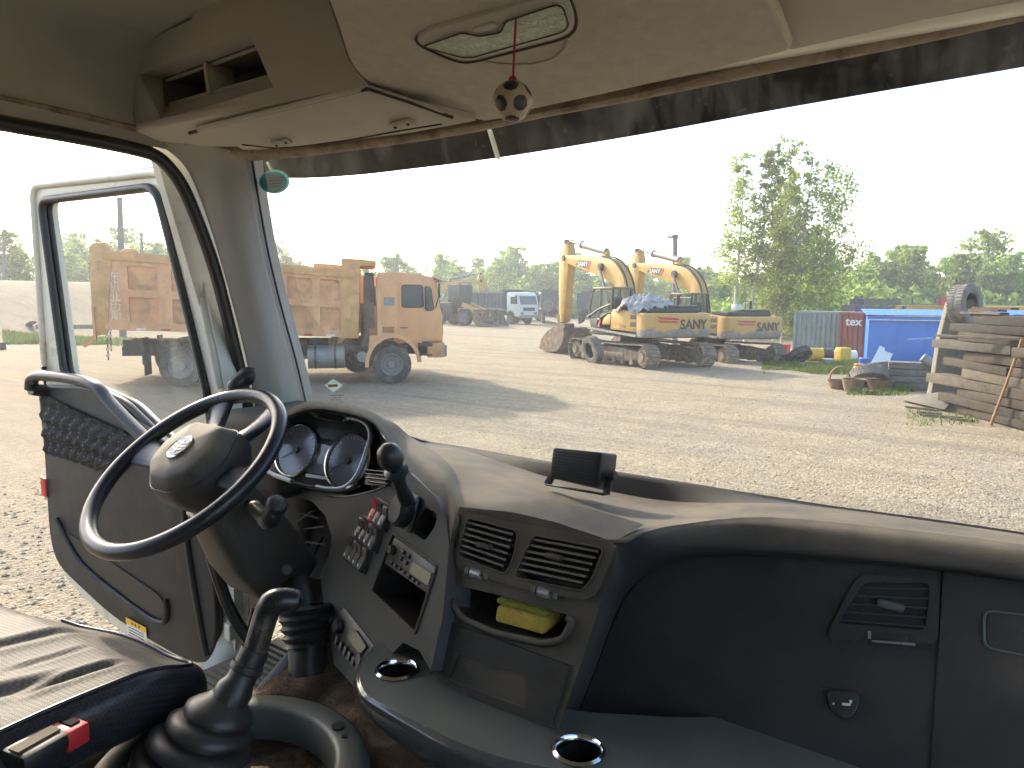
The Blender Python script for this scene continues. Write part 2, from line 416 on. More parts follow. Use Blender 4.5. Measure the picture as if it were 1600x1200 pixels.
# header strip over the windscreen, rusty
hu = [(322,227,1.06),(390,232,1.10),(460,227,1.12),(530,219,1.13),(635,205,1.135),(735,188,1.14),(835,171,1.14),(1000,138,1.14),(1235,76,1.14),(1420,37,1.14),(1620,-8,1.14),(1900,-75,1.12)]
hl = [(330,240,1.09),(386,251,1.12),(460,246,1.135),(530,238,1.14),(635,224,1.145),(740,207,1.15),(840,186,1.15),(1000,156,1.15),(1215,112,1.15),(1420,72,1.15),(1620,28,1.15),(1900,-35,1.13)]
U = [at(a, b, Y=c) for a, b, c in hu]; L = [at(a, b, Y=c) for a, b, c in hl]
mb = MB(); mb.grid(patch([[q+V((0,.01,.05)) for q in U], U, [(a+b)/2+V((0,-.012,-.002)) for a, b in zip(U, L)], L, [q+V((0,.03,.012)) for q in L]], 4, 3)); C(mb, 'header_trim', M_RUST, smooth=50)
# windscreen
top = [q+V((0,.025,.03)) for q in L[1:]]
bx = [-1.74,-1.68,-1.55,-1.40,-1.2,-1.0,-.8,-.6,-.35,-.05,.25]
bot = []
for q, t in zip(top, range(len(top))):
    x = -1.76+(.46+1.76)*((q.x-top[0].x)/(top[-1].x-top[0].x)); bow = 1-((x+.65)/1.15)**2
    bot.append(V((x, 1.38+.06*bow, 2.08)))
mid = [(a+b)/2+V((0,.02,0)) for a, b in zip(top, bot)]
M_WIND = glassmat('windscreen_glass', dust=.004, streak=.06)
mb = MB(); mb.grid(patch([top, mid, bot], 3, 8)); WS = C(mb, 'windscreen', M_WIND, smooth=80)
# stickers on the glass: round blue-green inspection disc, small diamond
def on_ws(px, py):
    # point on the glass along the pixel ray
    best = None
    for a, b, c in zip(top, mid, bot): pass
    lo, hi = .8, 2.2
    d = ray(px, py)
    for _ in range(40):
        m_ = (lo+hi)/2; P = EYE+d*m_
        z = (2.83-P.z)/.75; bow = 1-((P.x+.65)/1.15)**2
        ys = 1.175+(1.38+.06*bow-1.175)*z+.02*4*z*(1-z)
        if P.y < ys: lo = m_
        else: hi = m_
    return EYE+d*(lo-.006)
def wsframe(px, py): return frame(on_ws(px, py), on_ws(px+20, py)-on_ws(px-20, py), on_ws(px, py-15)-on_ws(px, py+15))
M_STK = glassmat('sticker_teal', tint=(.1,.4,.5), dust=.85, streak=.1, dcol=(.08,.42,.50))
M_STKR = glassmat('sticker_rim', tint=(.3,.6,.6), dust=.75, streak=.1, dcol=(.25,.62,.62))
def wspoly(pts, lift): return [on_ws(x, y)-V((0,lift,0)) for x, y in pts]
def oval(cx, cy, rx, ry): return [(cx+rx*math.cos(i*R_(15)), cy+ry*math.sin(i*R_(15))) for i in range(24)]
mb = MB(); mb.plate(wspoly(oval(429,284,24,19), 0), (0,-.0006,0)); stk = C(mb, 'inspection_sticker', M_STKR, WS, label='oval blue green inspection sticker')
mb = MB(); mb.plate(wspoly(oval(429,285,21,16), .002), (0,-.0006,0)); mb.build('print', M_STK, WS, world=True)
M_INK = pmat('sticker_ink', (.02,.09,.12), .5)
for i in range(4):
    mb = MB(); mb.plate(wspoly([(421+i,278+i*4.5),(446-i*2,276+i*4.5),(446-i*2,278+i*4.5),(421+i,280+i*4.5)], .004), (0,-.0004,0)); mb.build('lettering', M_INK, WS, world=True)
mb = MB(); mb.plate(wspoly([(507,602),(521,592),(536,602),(521,613)], 0), (0,-.0006,0)); C(mb, 'diamond_sticker', glassmat('sticker_film', dust=.30, streak=.1, dcol=(.55,.72,.68)), WS)
mb = MB(); mb.plate(wspoly([(513,601),(528,600),(529,604),(514,605)], .002), (0,-.0004,0)); C(mb, 'orange_print', pmat('sticker_orange', (.55,.22,.10), .6), WS)
random.seed(3)
mb = MB()
for j in range(4):
    for i in range(5):
        if random.random() < .8:
            x, y = 518+i*4, 617+j*3.6; mb.plate(wspoly([(x,y),(x+1.5+2*random.random(),y),(x+2,y+1.2),(x,y+1.2)], .001), (0,-.0004,0))
C(mb, 'small_print', pmat('print_brown', (.12,.08,.05), .6), WS)['kind'] = 'stuff'
# outside sun visor above the glass
M_VIS = pmat('smoked_visor', (.013, .010, .008), .6, spec=.15, var=.5, vs=14, dirt=(.13,.11,.09), dirt_amt=.06, dirt_s=40)
vl = [(300,262,1.34),(386,266,1.44),(420,275,1.47),(480,277,1.48),(560,272,1.49),(640,263,1.49),(780,245,1.49),(1000,209,1.49),(1200,172,1.49),(1400,137,1.49),(1620,99,1.48),(1900,48,1.44)]
B_ = [at(a, b, Y=c) for a, b, c in vl]
mb = MB(); mb.grid(patch([B_, [q+V((0,-.05,.07)) for q in B_], [q+V((0,-.12,.12)) for q in B_]], 4, 3)); VIS = C(mb, 'outer_sun_visor', M_VIS, smooth=70, solid=.006)
mb = MB(); mb.bar(at(765,203,Y=1.40), at(778,247,Y=1.475), .012, .006, (0,1,0)); mb.build('bracket', M_WHITE, VIS, world=True)
mb = MB(); mb.bar(at(418,255,Y=1.40), at(428,272,Y=1.46), .010, .006, (0,1,0)); mb.build('bracket', M_WHITE, VIS, world=True)

# ---------------- overhead shelf on the driver's side
OC = (V((-1.3,.92,2.88)), V((0,-1,.12)))          # its rear face
oc = lambda L: onpl(L, OC)
outer = spline(oc([(199,78),(193,100),(195,118),(203,160),(211,192)]), 4)+spline(oc([(222,205),(300,189),(575,133)]), 2)+spline(oc([(558,112),(545,92),(530,50),(514,0),(495,-80)]), 3)+oc([(330,-60),(300,30)])
hole = oc([(217,116),(390,50),(427,136),(252,187)])
inn = [q+V((0,.035,0)) for q in onpl([(253,123),(400,69),(420,122),(258,167)], (V((-1.3,.955,2.88)), V((0,-1,.12))))]
inn = onpl([(253,123),(400,69),(420,122),(258,167)], (V((-1.3,.965,2.88)), V((0,-1,.12))))
mb = MB(); fillhole(mb, outer, [hole])
for i in range(4): mb.add([hole[i-1], hole[i], inn[i], inn[i-1]], [(0,1,2,3)])
n_ = len(outer)
mb.add(outer+[q+V((0,.13,0)) for q in outer], [(i, (i+1) % n_, n_+(i+1) % n_, n_+i) for i in range(n_)])
OCB = C(mb, 'overhead_shelf', M_BEIGE, smooth=35)
mb = MB()
bk = [q+V((0,.10,0)) for q in inn]
for i in range(4): mb.add([inn[i-1], inn[i], bk[i], bk[i-1]], [(0,1,2,3)])
mb.add(bk, [(0,1,2,3)]); mb.build('shelf_pocket', pmat('pocket_brown', (.16,.14,.11), .7), OCB, world=True)
mb = MB(); pa, pb = inn[0].lerp(inn[1], .5), inn[3].lerp(inn[2], .47)
mb.bar(pa+V((0,.03,0)), pb+V((0,.03,0)), .012, .07, (0,1,0)); mb.bar(inn[0]+V((0,.012,.0)), inn[1]+V((0,.012,0)), .008, .012); mb.bar(inn[3]+V((0,.012,.004)), inn[2]+V((0,.012,.004)), .008, .016)
mb.build('pocket_divider', M_BEIGE, OCB, world=True, bevel=.002)
# underside between shelf and header, with the folded sun visor flap
UN = (V((-1.3,.92,2.875)), V((0,.30,1)).normalized())
mb = MB(); mb.plate(onpl([(212,206),(575,134),(612,147),(745,190),(640,209),(460,231),(330,230),(250,222)], UN), (0,0,.02)); C(mb, 'shelf_underside', M_BEIGE, bevel=.004)
UN2 = (V((-1.3,.92,2.858)), V((0,.30,1)).normalized())
fl = rpoly(onpl([(300,207),(575,140),(706,183),(688,193),(622,202),(440,229),(378,224)], UN2), .03)
mb = MB(); mb.plate(fl, V((0,-.003,.010))); FLAP = C(mb, 'sun_visor_flap', M_BEIGE, bevel=.004)
for cx, cy in ((440,223),(628,194)):
    A = at(cx, cy, pl=(UN2[0]-V((0,0,.004)), UN2[1])); B = at(cx+30, cy-8, pl=(UN2[0]-V((0,0,.004)), UN2[1]))
    mb = MB(); mb.M = frame(A, B-A, V((0,1,-.3))); mb.box((0,0,0), (.055,.02,.006)); c_ = mb.build('hinge_clip', M_BEIGE, FLAP, world=True, bevel=.002)
    for s in (-1, 1):
        mb = MB(); mb.M = frame(A, B-A, V((0,1,-.3))); mb.cyl((s*.018,0,-.0055), (s*.018,0,.0055), .003, n=8); mb.build('screw', M_BLACK, FLAP, world=True)
# ---------------- fabric covered centre console of the roof
PF = (V((-.6,1.1,2.835)), V((0,.20,1)).normalized())
pf = lambda L: onpl(L, PF)
out = spline(pf([(486,-120),(500,-50),(513,0),(530,50),(545,95),(560,118),(580,133)]), 3)+spline(pf([(640,155),(742,187),(765,190),(800,184)]), 3)+spline(pf([(835,172),(1000,137),(1200,90),(1232,80),(1240,70)]), 3)+pf([(1222,36),(1203,0),(1150,-100)])
mb = MB(); mb.plate(out, V((0,.01,.07))); FC = C(mb, 'roof_console', M_FABRIC, bevel=.016, seg=3, smooth=50)
PL = (V((-.6,1.1,2.835-.006)), PF[1])
lp = rpoly(onpl([(645,66),(664,50),(885,-12),(901,36),(889,56),(735,95),(716,95)], PL), .03)
mb = MB(); mb.plate(lp, V((0,0,.02))); LAMP = mb.build('dome_lamp', M_BEIGE, FC, world=True, bevel=.004)
PL2 = (PL[0]-V((0,0,.003)), PL[1])
lp = rpoly(onpl([(660,73),(722,51),(748,57),(783,51),(790,34),(870,7),(880,12),(889,40),(880,50),(738,90),(722,90)], PL2), .008)
lp2 = lp
mb = MB(); mb.plate(lp, V((0,0,.008))); mb.build('lamp_lens', M_LENS, FC, world=True, bevel=.001)
lp = rpoly(onpl([(737,46),(772,36),(779,44),(745,52)], PL2), .008)
mb = MB(); mb.plate(lp, V((0,0,.008))); mb.build('lamp_switch', M_BEIGE, FC, world=True, bevel=.002)
M_GAP = pmat('shadow_gap_brown', (.06,.045,.035), .9)  # dark brown tubes paint the shade in the lamp and visor gaps
mb = MB(); mb.tube(rpoly(onpl([(643,66),(662,48),(888,-15),(904,37),(891,58),(736,98),(714,97)], (PF[0]-V((0,0,.0005)), PF[1])), .03), .0022, 6, closed=True); mb.build('lamp_gap_shade', M_GAP, FC, world=True)
mb = MB(); mb.tube(lp2, .0012, 6, closed=True); mb.build('lens_gap_shade', M_GAP, FC, world=True)
mb = MB(); mb.tube(spline(onpl([(296,208),(420,177),(575,139)], (UN2[0]+V((0,0,.004)), UN2[1])), 6), .004, 6); mb.tube(spline(onpl([(575,139),(640,160),(708,184)], (UN2[0]+V((0,0,.002)), UN2[1])), 6), .003, 6); C(mb, 'visor_gap_shade', M_GAP)
mb = MB(); mb.tube(spline(onpl([(378,226),(440,231),(530,221),(622,205),(690,194)], (UN2[0]+V((0,0,.004)), UN2[1])), 6), .0016, 6); C(mb, 'visor_edge_shade', M_GAP)
mb = MB(); c0 = [at(x, y, pl=(PF[0]-V((0,0,.001)), PF[1])) for x, y in ((750,96),(790,101),(830,101),(865,92),(884,75),(888,58))]
mb.tube(spline(c0, 4), .0035, 6, flat=.5); mb.build('fabric_crease', M_FABRIC, FC, world=True, smooth=80)
# passenger side of the roof front
UNP = (V((-.2,.92,2.90)), V((0,.36,1)).normalized())
mb = MB(); mb.plate(onpl([(1180,-60),(1232,82),(1330,60),(1620,-5),(1900,-70),(1900,-260)], UNP), (0,0,.03)); C(mb, 'passenger_underside', M_BEIGE, bevel=.006)
mb = MB(); mb.box((.05,.99,3.02), (.86,.14,.20)); C(mb, 'passenger_shelf', M_BEIGE, bevel=.02, seg=3)

# ---------------- football trinket on a red string
bc = at(801,158,Y=.86)
ball = thing('football_charm', 'small black and cream football charm hanging from the roof lamp', 'charm', bc)
br = 31*(bc-EYE).dot(CF)/FPX
bm = bmesh.new(); bmesh.ops.create_icosphere(bm, subdivisions=5, radius=br)
me = bpy.data.meshes.new('leather_ball')
ico = [V(p).normalized() for p in [(0,s*1,t*1.618) for s in (1,-1) for t in (1,-1)]+[(s*1,t*1.618,0) for s in (1,-1) for t in (1,-1)]+[(t*1.618,0,s*1) for s in (1,-1) for t in (1,-1)]]
rotb = Matrix.Rotation(.5, 3, 'Z') @ Matrix.Rotation(.35, 3, 'X')
for f in bm.faces:
    c = f.calc_center_median().normalized(); d = max(c.dot(rotb @ q) for q in ico)
    f.material_index = 1 if d > .925 else 0; f.smooth = True
bm.to_mesh(me); bm.free()
me.materials.append(pmat('charm_cream', (.45,.36,.26), .45, var=.2)); me.materials.append(pmat('charm_black', (.03,.025,.025), .4))
bo = bpy.data.objects.new('leather_ball', me); COL.objects.link(bo); bo.parent = ball
mb = MB(); vd = (EYE-bc).normalized(); mb.M = frame(vd*br*1.0, CR, CU)
mb.add([V((x*br, y*br, -.16*br*(x*x*2.2+y*y*2.0))) + V((0,0,.02*br)) for y in (.14,.36,.56) for x in (-.7,-.4,0,.3,.55)], [(j*5+i, j*5+i+1, j*5+i+6, j*5+i+5) for j in range(2) for i in range(4)])
mb.build('black_band', MATS['charm_black'], ball)
mb = MB(); tp = at(806,30,pl=PL2); mb.tube([V((0,0,br*.97)), V((.0005,0,br*1.15)), tp-bc], .0016, 6); mb.ball((0,0,br*1.03), .006, 8, 6); mb.build('string', pmat('red_string', (.30,.03,.05), .8), ball)
# ================================================================== dashboard
dash = thing('dashboard', 'dusty dark grey wraparound dashboard below the windscreen', 'dashboard', (-.65, 1.1, 1.4))
def D(mb, name, mat, par=None, **k): return mb.build(name, mat, par or dash, world=True, **k)
PC = (V((-.63,.917,2.14)), V((0,-1,.3)).normalized())
PD = (V((-.976,.954,2.05)), V((-.36,-.933,.3)).normalized())
PP = (V((0,1.15,2.14)), V((0,-1,.54)).normalized())
def off(pl, d): return (pl[0]+pl[1]*d, pl[1])
A = lambda L: [at(x, y, Y=c) for x, y, c in L]
# --- top skin
L0 = A([(640,681,1.33),(665,689,1.35),(720,697,1.36),(800,711,1.36),(860,721,1.36),(960,736,1.36),(1060,752,1.36),(1210,776,1.36),(1300,790,1.36),(1450,810,1.36),(1620,835,1.36),(1800,866,1.36),(2100,918,1.36)])
L1 = A([(648,688,1.31),(672,697,1.32),(726,704,1.335),(800,727,1.335),(860,746,1.335),(960,769,1.335),(1060,784,1.335),(1210,786,1.32),(1300,794,1.32),(1450,814,1.32),(1620,839,1.32),(1800,871,1.32),(2100,923,1.32)])
L2 = A([(672,700,1.25),(702,714,1.20),(745,735,1.16),(805,754,1.15),(865,772,1.15),(960,794,1.18),(1045,803,1.20),(1170,800,1.22),(1300,803,1.24),(1450,822,1.24),(1620,845,1.24),(1800,878,1.24),(2100,930,1.24)])
L3 = A([(705,728,1.13),(718,760,1.03),(724,797,.925),(800,804,.925),(865,822,.925),(960,846,.921),(1000,834,.965),(1060,820,1.05),(1200,808,1.13),(1450,832,1.165),(1620,855,1.165),(1800,888,1.165),(2100,942,1.165)])
Lb = [q+V((0,.07,-.03)) for q in L0]; Lc = [q+V((0,.10,-.12)) for q in L0]
L0a = [q+V((0,-.006,-.004)) for q in L0]
mb = MB(); mb.grid(patch([Lc, Lb, L0], 4, 3)); mb.grid(patch([L1, L2, L3], 4, 6))
D(mb, 'top_skin', M_DASH, smooth=50)
mb = MB(); mb.grid(patch([L0, L0a, [a.lerp(b, .5) for a, b in zip(L0a, L1)], [q+V((0,0,-.002)) for q in L1]], 4, 3)); D(mb, 'tray_wall', M_PANEL, smooth=50)  # darker plastic here paints the shade on the tray's back wall
mb = MB(); mb.tube(spline(L3, 4)[19:26], [.001,.004,.005,.005,.004,.003,.0008], 8); D(mb, 'edge_bead', M_DASH, smooth=80)
# --- rounded arch and brow on the passenger side
oa = onpl([(872,1142),(900,1060),(925,985),(948,915),(962,870)], PC) + L3[5:]
ib = onpl([(897,1128),(930,1045),(952,985),(972,940),(992,912),(1020,890),(1060,872),(1120,864),(1230,866),(1470,884),(1630,907),(1800,938),(2100,990)], off(PP, .002))
while len(ib) < len(oa): ib.append(ib[-1]+V((.08,0,0)))
ob = [a.lerp(b, .25)+V((.0,-.020,.004)) for a, b in zip(oa, ib)]
oc2 = [a.lerp(b, .62)+V((0,-.028,-.006)) for a, b in zip(oa, ib)]
od = [a.lerp(b, .93)+V((0,-.014,-.006)) for a, b in zip(oa, ib)]
mb = MB(); mb.grid(patch([oa, ob, oc2, od, ib], 4, 4)); D(mb, 'brow', M_DASH, smooth=60)
# --- passenger panel
pout = ib[:-1]+[V((.47,1.13,2.08)), at(2100,1330,pl=PP), at(1300,1205,pl=PP), at(1000,1152,pl=PP), at(890,1135,pl=PP)]
mb = MB(); mb.plate([q-PP[1]*.004 for q in ib[:10]]+[V(at(1625,1250,pl=off(PP,-.002))), at(1300,1208,pl=off(PP,-.002)), at(1000,1158,pl=off(PP,-.002)), at(890,1140,pl=off(PP,-.002))], -PP[1]*.03); D(mb, 'passenger_panel', M_PANEL)
mb = MB(); mb.plate(onpl([(1474,882),(1640,905),(2150,985),(2150,1350),(1450,1240)], off(PP, .003)), -PP[1]*.02); GB = D(mb, 'glovebox_lid', M_PANEL, bevel=.003)
mb = MB(); mb.plate(rpoly(onpl([(1538,953),(1640,966),(1640,1032),(1538,1012)], off(PP, .006)), .012), -PP[1]*.003); mb.build('lid_handle', M_PANEL, GB, world=True, bevel=.002)
mb = MB(); q = rpoly(onpl([(1538,953),(1640,966),(1640,1032),(1538,1012)], off(PP, .0065)), .012); mb.tube(q, .0016, 6, closed=True); mb.build('handle_rim', M_GREYP, GB, world=True)
# passenger air vent
fo = rpoly(onpl([(1342,897),(1468,903),(1466,1008),(1290,1000),(1305,965)], off(PP, .0035)), .015)
ho = rpoly(onpl([(1350,910),(1454,911),(1446,985),(1310,973)], off(PP, .0035)), .01)
mb = MB(); fillhole(mb, fo, [ho]); mb.add(ho+[q-PP[1]*.03 for q in ho], [(i, (i+1) % len(ho), len(ho)+(i+1) % len(ho), len(ho)+i) for i in range(len(ho))]); PVENT = D(mb, 'passenger_air_vent', M_PANEL)
mb = MB(); mb.plate([q-PP[1]*.012+PP[1]*0 for q in ho], -PP[1]*.002); mb.build('vent_back', M_BLACK, PVENT, world=True)
for i in range(5):
    t = (i+.5)/5
    a = at(1350-40*t, 912+62*t, pl=off(PP, -.004)); b = at(1453-8*t, 913+73*t, pl=off(PP, -.004))
    mb = MB(); mb.bar(a, b, .018, .003, (0,.3,1)); mb.build('slat', M_PANEL, PVENT, world=True)
mb = MB(); mb.box(at(1392,946,pl=off(PP,.004)), (.034,.012,.010)); mb.build('vent_knob', M_GREYP, PVENT, world=True, bevel=.003)
mb = MB(); mb.plate(onpl([(1356,988),(1420,992),(1418,1004),(1356,999)], off(PP, .006)), -PP[1]*.004); mb.build('vent_wheel', M_BLACK, PVENT, world=True, bevel=.001)
mb = MB(); mb.plate(onpl([(1356,986),(1361,986),(1361,998),(1356,998)], off(PP, .0065)), -PP[1]*.001); mb.plate(onpl([(1362,1000),(1430,1005),(1430,1009),(1362,1003)], off(PP, .0065)), -PP[1]*.001); mb.build('vent_print', M_SILVER, PVENT, world=True)
# round-cornered latch
mb = MB(); mb.plate(rpoly(onpl([(1290,1078),(1346,1082),(1342,1112),(1326,1128),(1302,1116)], off(PP, .003)), .012), PP[1]*.008); LT = D(mb, 'latch', M_BLACK, bevel=.003)
mb = MB(); mb.plate(onpl([(1316,1098),(1329,1099),(1329,1103),(1316,1102)], off(PP, .0115)), PP[1]*.001); mb.plate(onpl([(1327,1094),(1332,1094),(1331,1099),(1328,1099)], off(PP, .0115)), PP[1]*.001); mb.plate(onpl([(1301,1098),(1304,1098),(1304,1101),(1301,1101)], off(PP, .0115)), PP[1]*.001); mb.build('key_print', M_WHITE, LT, world=True)

# --- centre stack face with its openings
cst = onpl([(718,792),(800,800),(865,815),(960,846),(962,870),(948,915),(925,985),(900,1060),(872,1142),(740,1102),(672,1052),(685,985),(697,880),(708,825)], PC)
vent_o = [(726,806),(840,826),(957,850),(948,878),(930,925),(915,934),(800,912),(715,884),(712,868)]
slot = [(702,912),(780,930),(892,962),(893,972),(872,998),(850,1000),(775,985),(722,962),(708,940)]
drawer_h = [(715,1028),(722,1022),(818,1055),(820,1062),(822,1108),(700,1062)]
hv = rpoly(onpl(vent_o, PC), .008); hs = rpoly(onpl(slot, PC), .012)
mb = MB(); fillhole(mb, cst, [hv, hs])
n_ = len(cst); mb.add(cst+[q+V((0,.10,0)) for q in cst], [(i, (i+1) % n_, n_+(i+1) % n_, n_+i) for i in range(n_) if i < 3 or i > 8])
D(mb, 'centre_stack', M_DASH, smooth=40)
# open slot (tray) with the sponge
mb = MB(); bk = [q+V((0,.10,-.01)) for q in hs]; n_ = len(hs)
mb.add(hs+bk, [(i, (i+1) % n_, n_+(i+1) % n_, n_+i) for i in range(n_)]); mb.add(bk, [list(range(n_))]); SLOT = D(mb, 'open_tray', M_BLACK)
mb = MB(); q = rpoly(onpl([(704,940),(722,966),(775,990),(850,1006),(880,1000),(896,968)], off(PC, .004)), .01); mb.tube(q, .006, 8); mb.build('tray_lip', M_DASH, SLOT, world=True, smooth=80)
sp = thing('sponge', 'yellow sponge lying in the open tray of the dashboard', 'sponge', at(815,985,pl=off(PC,-.02)))
mb = MB(); P0, P1, P2, P3 = [at(x, y, pl=off(PC, .001)) for x, y in ((775,946),(853,968),(850,994),(771,972))]
mb.plate([P0, P1, P2, P3], V((.01,.06,.012))); mb.build('foam', M_SPONGE, sp, world=True, bevel=.006, seg=3)
mb = MB(); mb.plate([P0+V((0,.002,.004)), P1+V((0,.002,.004)), P1+V((.01,.06,.018)), P0+V((.01,.06,.018))], V((0,0,.006))); mb.build('scouring_face', pmat('scour_olive', (.22,.24,.03), .95, bump=.8, bs=200), sp, world=True)
# drawer
mb = MB(); dr = onpl([(690,968),(890,1040),(862,1134),(742,1096),(677,1046)], off(PC, .004))
dh = rpoly(onpl(drawer_h, off(PC, .004)), .006)
fillhole(mb, dr, [dh]); n_ = len(dr); mb.add(dr+[q-PC[1]*.012 for q in dr], [(i, (i+1) % n_, n_+(i+1) % n_, n_+i) for i in range(n_)])
DW = D(mb, 'drawer', M_PANEL)
mb = MB(); n_ = len(dh); bk = [q+V((0,.03,.0)) for q in dh]; mb.add(dh+bk, [(i, (i+1) % n_, n_+(i+1) % n_, n_+i) for i in range(n_)]); mb.add(bk, [list(range(n_))]); mb.build('drawer_pull', M_DASH, DW, world=True)
# centre air vents: bezel with two openings
vo1 = rpoly(onpl([(731,809),(810,830),(804,868),(790,898),(714,868)], off(PC, .006)), .010)
vo2 = rpoly(onpl([(833,836),(944,857),(925,905),(910,924),(806,903),(806,895)], off(PC, .006)), .010)
bz = rpoly(onpl([(724,800),(840,822),(960,848),(950,882),(932,930),(914,938),(800,916),(714,888),(709,868)], off(PC, .006)), .010)
mb = MB(); fillhole(mb, bz, [vo1, vo2])
for lp_ in (vo1, vo2):
    n_ = len(lp_); mb.add(lp_+[q-PC[1]*.035 for q in lp_], [(i, (i+1) % n_, n_+(i+1) % n_, n_+i) for i in range(n_)])
n_ = len(bz); mb.add(bz+[q-PC[1]*.012 for q in bz], [(i, (i+1) % n_, n_+(i+1) % n_, n_+i) for i in range(n_)])
CV = D(mb, 'centre_air_vent', M_DASH)
for lp_ in (vo1, vo2):
    mb = MB(); mb.plate([q-PC[1]*.030 for q in lp_], -PC[1]*.002); mb.build('vent_back', M_BLACK, CV, world=True)
    mb = MB(); mb.tube([q+PC[1]*.0008 for q in lp_], .0016, 6, closed=True); mb.build('vent_rim', M_DASH, CV, world=True)
M_SLAT = pmat('vent_slat', (.03,.03,.032), .4, dust=TAN, dust_amt=.8)
for (l0, l1, r0, r1) in (((731,812),(714,866),(808,832),(790,894)), ((831,838),(807,897),(942,859),(912,920))):
    for i in range(6):
        t = (i+.6)/6.3
        a = at(l0[0]+(l1[0]-l0[0])*t, l0[1]+(l1[1]-l0[1])*t, pl=off(PC, -.004)); b = at(r0[0]+(r1[0]-r0[0])*t, r0[1]+(r1[1]-r0[1])*t, pl=off(PC, -.004))
        mb = MB(); mb.bar(a, b, .020, .0035, (0,.62,1)); mb.build('slat', M_SLAT, CV, world=True)
for x, y in ((757,853),(866,870)):
    mb = MB(); mb.M = frame(at(x, y, pl=off(PC, .004)), V((1,0,0)), V((0,.3,1))); mb.box((0,0,0), (.028,.009,.016)); mb.build('vent_knob', M_DASH, CV, world=True, bevel=.003)
for x, y in ((744,896),(850,926)):
    mb = MB(); mb.M = frame(at(x, y, pl=off(PC, .005)), V((1,0,-.02)), V((0,.3,1))); mb.cyl((-.010,0,-.002), (.010,0,-.002), .008, n=12); mb.build('vent_wheel', M_SILVER, CV, world=True)
    mb = MB(); mb.M = frame(at(x, y, pl=off(PC, .0065)), V((1,0,-.02)), V((0,.3,1)))
    mb.box((-.020,0,0), (.008,.009,.001)); mb.build('vent_print', M_GREYP, CV, world=True)
    mb = MB(); mb.M = frame(at(x, y, pl=off(PC, .0065)), V((1,0,-.02)), V((0,.3,1))); mb.box((.020,0,0), (.008,.009,.001)); mb.build('vent_print', M_GREYP, CV, world=True)

# --- swooping cowl between the instruments and the centre stack
H0 = A([(434,668,1.10),(452,641,1.14),(482,629,1.16),(522,629,1.16),(570,640,1.17),(612,658,1.22),(640,681,1.33),(672,700,1.25),(705,728,1.13),(718,760,1.03),(722,800,.925)])+[at(710,850,pl=PC), at(698,900,pl=PC), at(688,965,pl=PC), at(672,1050,pl=PC)]
H1 = A([(430,676,1.05),(448,650,1.06),(485,637,1.06),(530,641,1.06),(577,655,1.06),(602,682,1.05),(622,712,1.03),(650,743,.985),(680,774,.945),(696,806,.92)])+[at(703,838,pl=PD), at(700,862,pl=PD), at(694,905,pl=PD), at(686,965,pl=PD), at(671,1050,pl=PD)]
Hm = [a.lerp(b, .5) for a, b in zip(H0, H1)]
for i in range(len(Hm)):
    k_ = [0,.004,.008,.010,.012,.014,.012,.014,.016,.014,.010,.006,.003,.001,0][i]
    Hm[i] = Hm[i]+V((.1*k_,-.4*k_,k_))
mb = MB(); mb.grid(patch([H0, Hm, H1, [q+V((-.004,.01,-.012)) for q in H1]], 4, 4)); D(mb, 'cowl', M_DASH, smooth=60)
# inside of the hood, dark, down to the instrument plane
PK = (at(510,710,Y=1.1), V((.1,-1,.45)).normalized())
H2 = [q+V((-.002,.004,-.010)) for q in H1[:10]]
H3 = onpl([(405,720),(440,655),(485,645),(535,650),(575,660),(590,690),(590,720),(585,745),(575,770),(560,790)], off(PK, -.03))
mb = MB(); mb.grid(patch([H2, [a.lerp(b, .5)+V((0,.0,.012)) for a, b in zip(H2, H3)], H3], 4, 4)); D(mb, 'hood_lining', M_BLACK, smooth=60)
# --- instrument cluster
mb = MB(); mb.plate(rpoly(onpl([(405,735),(440,650),(455,641),(490,642),(566,655),(582,672),(575,712),(558,750),(534,768),(490,766),(440,750)], off(PK, -.004)), .015), -PK[1]*.03); IC = D(mb, 'instrument_cluster', pmat('cluster_face', (.05,.052,.058), .5, dust=TAN, dust_amt=.15), bevel=.003)
for seg_ in ([(449,648),(462,641),(484,642),(497,650)], [(540,659),(543,653),(562,656),(574,664),(579,680),(573,705),(562,735),(551,752),(536,763),(515,764),(495,761)], [(413,732),(430,742),(449,749),(456,752)], [(497,650),(515,656),(540,659)], [(456,752),(475,758),(495,761)]):
    P_ = spline(onpl(seg_, off(PK, .008)), 4); big = len(seg_) > 3
    mb = MB(); mb.tube(P_, .0065 if big else .0028, 8); mb.build('silver_bezel' if big else 'bezel_bridge', M_SILVER if big else M_BLACK, IC, world=True, smooth=80)
pk_u = (at(544.5,720,pl=PK)-at(464,703,pl=PK)).normalized()
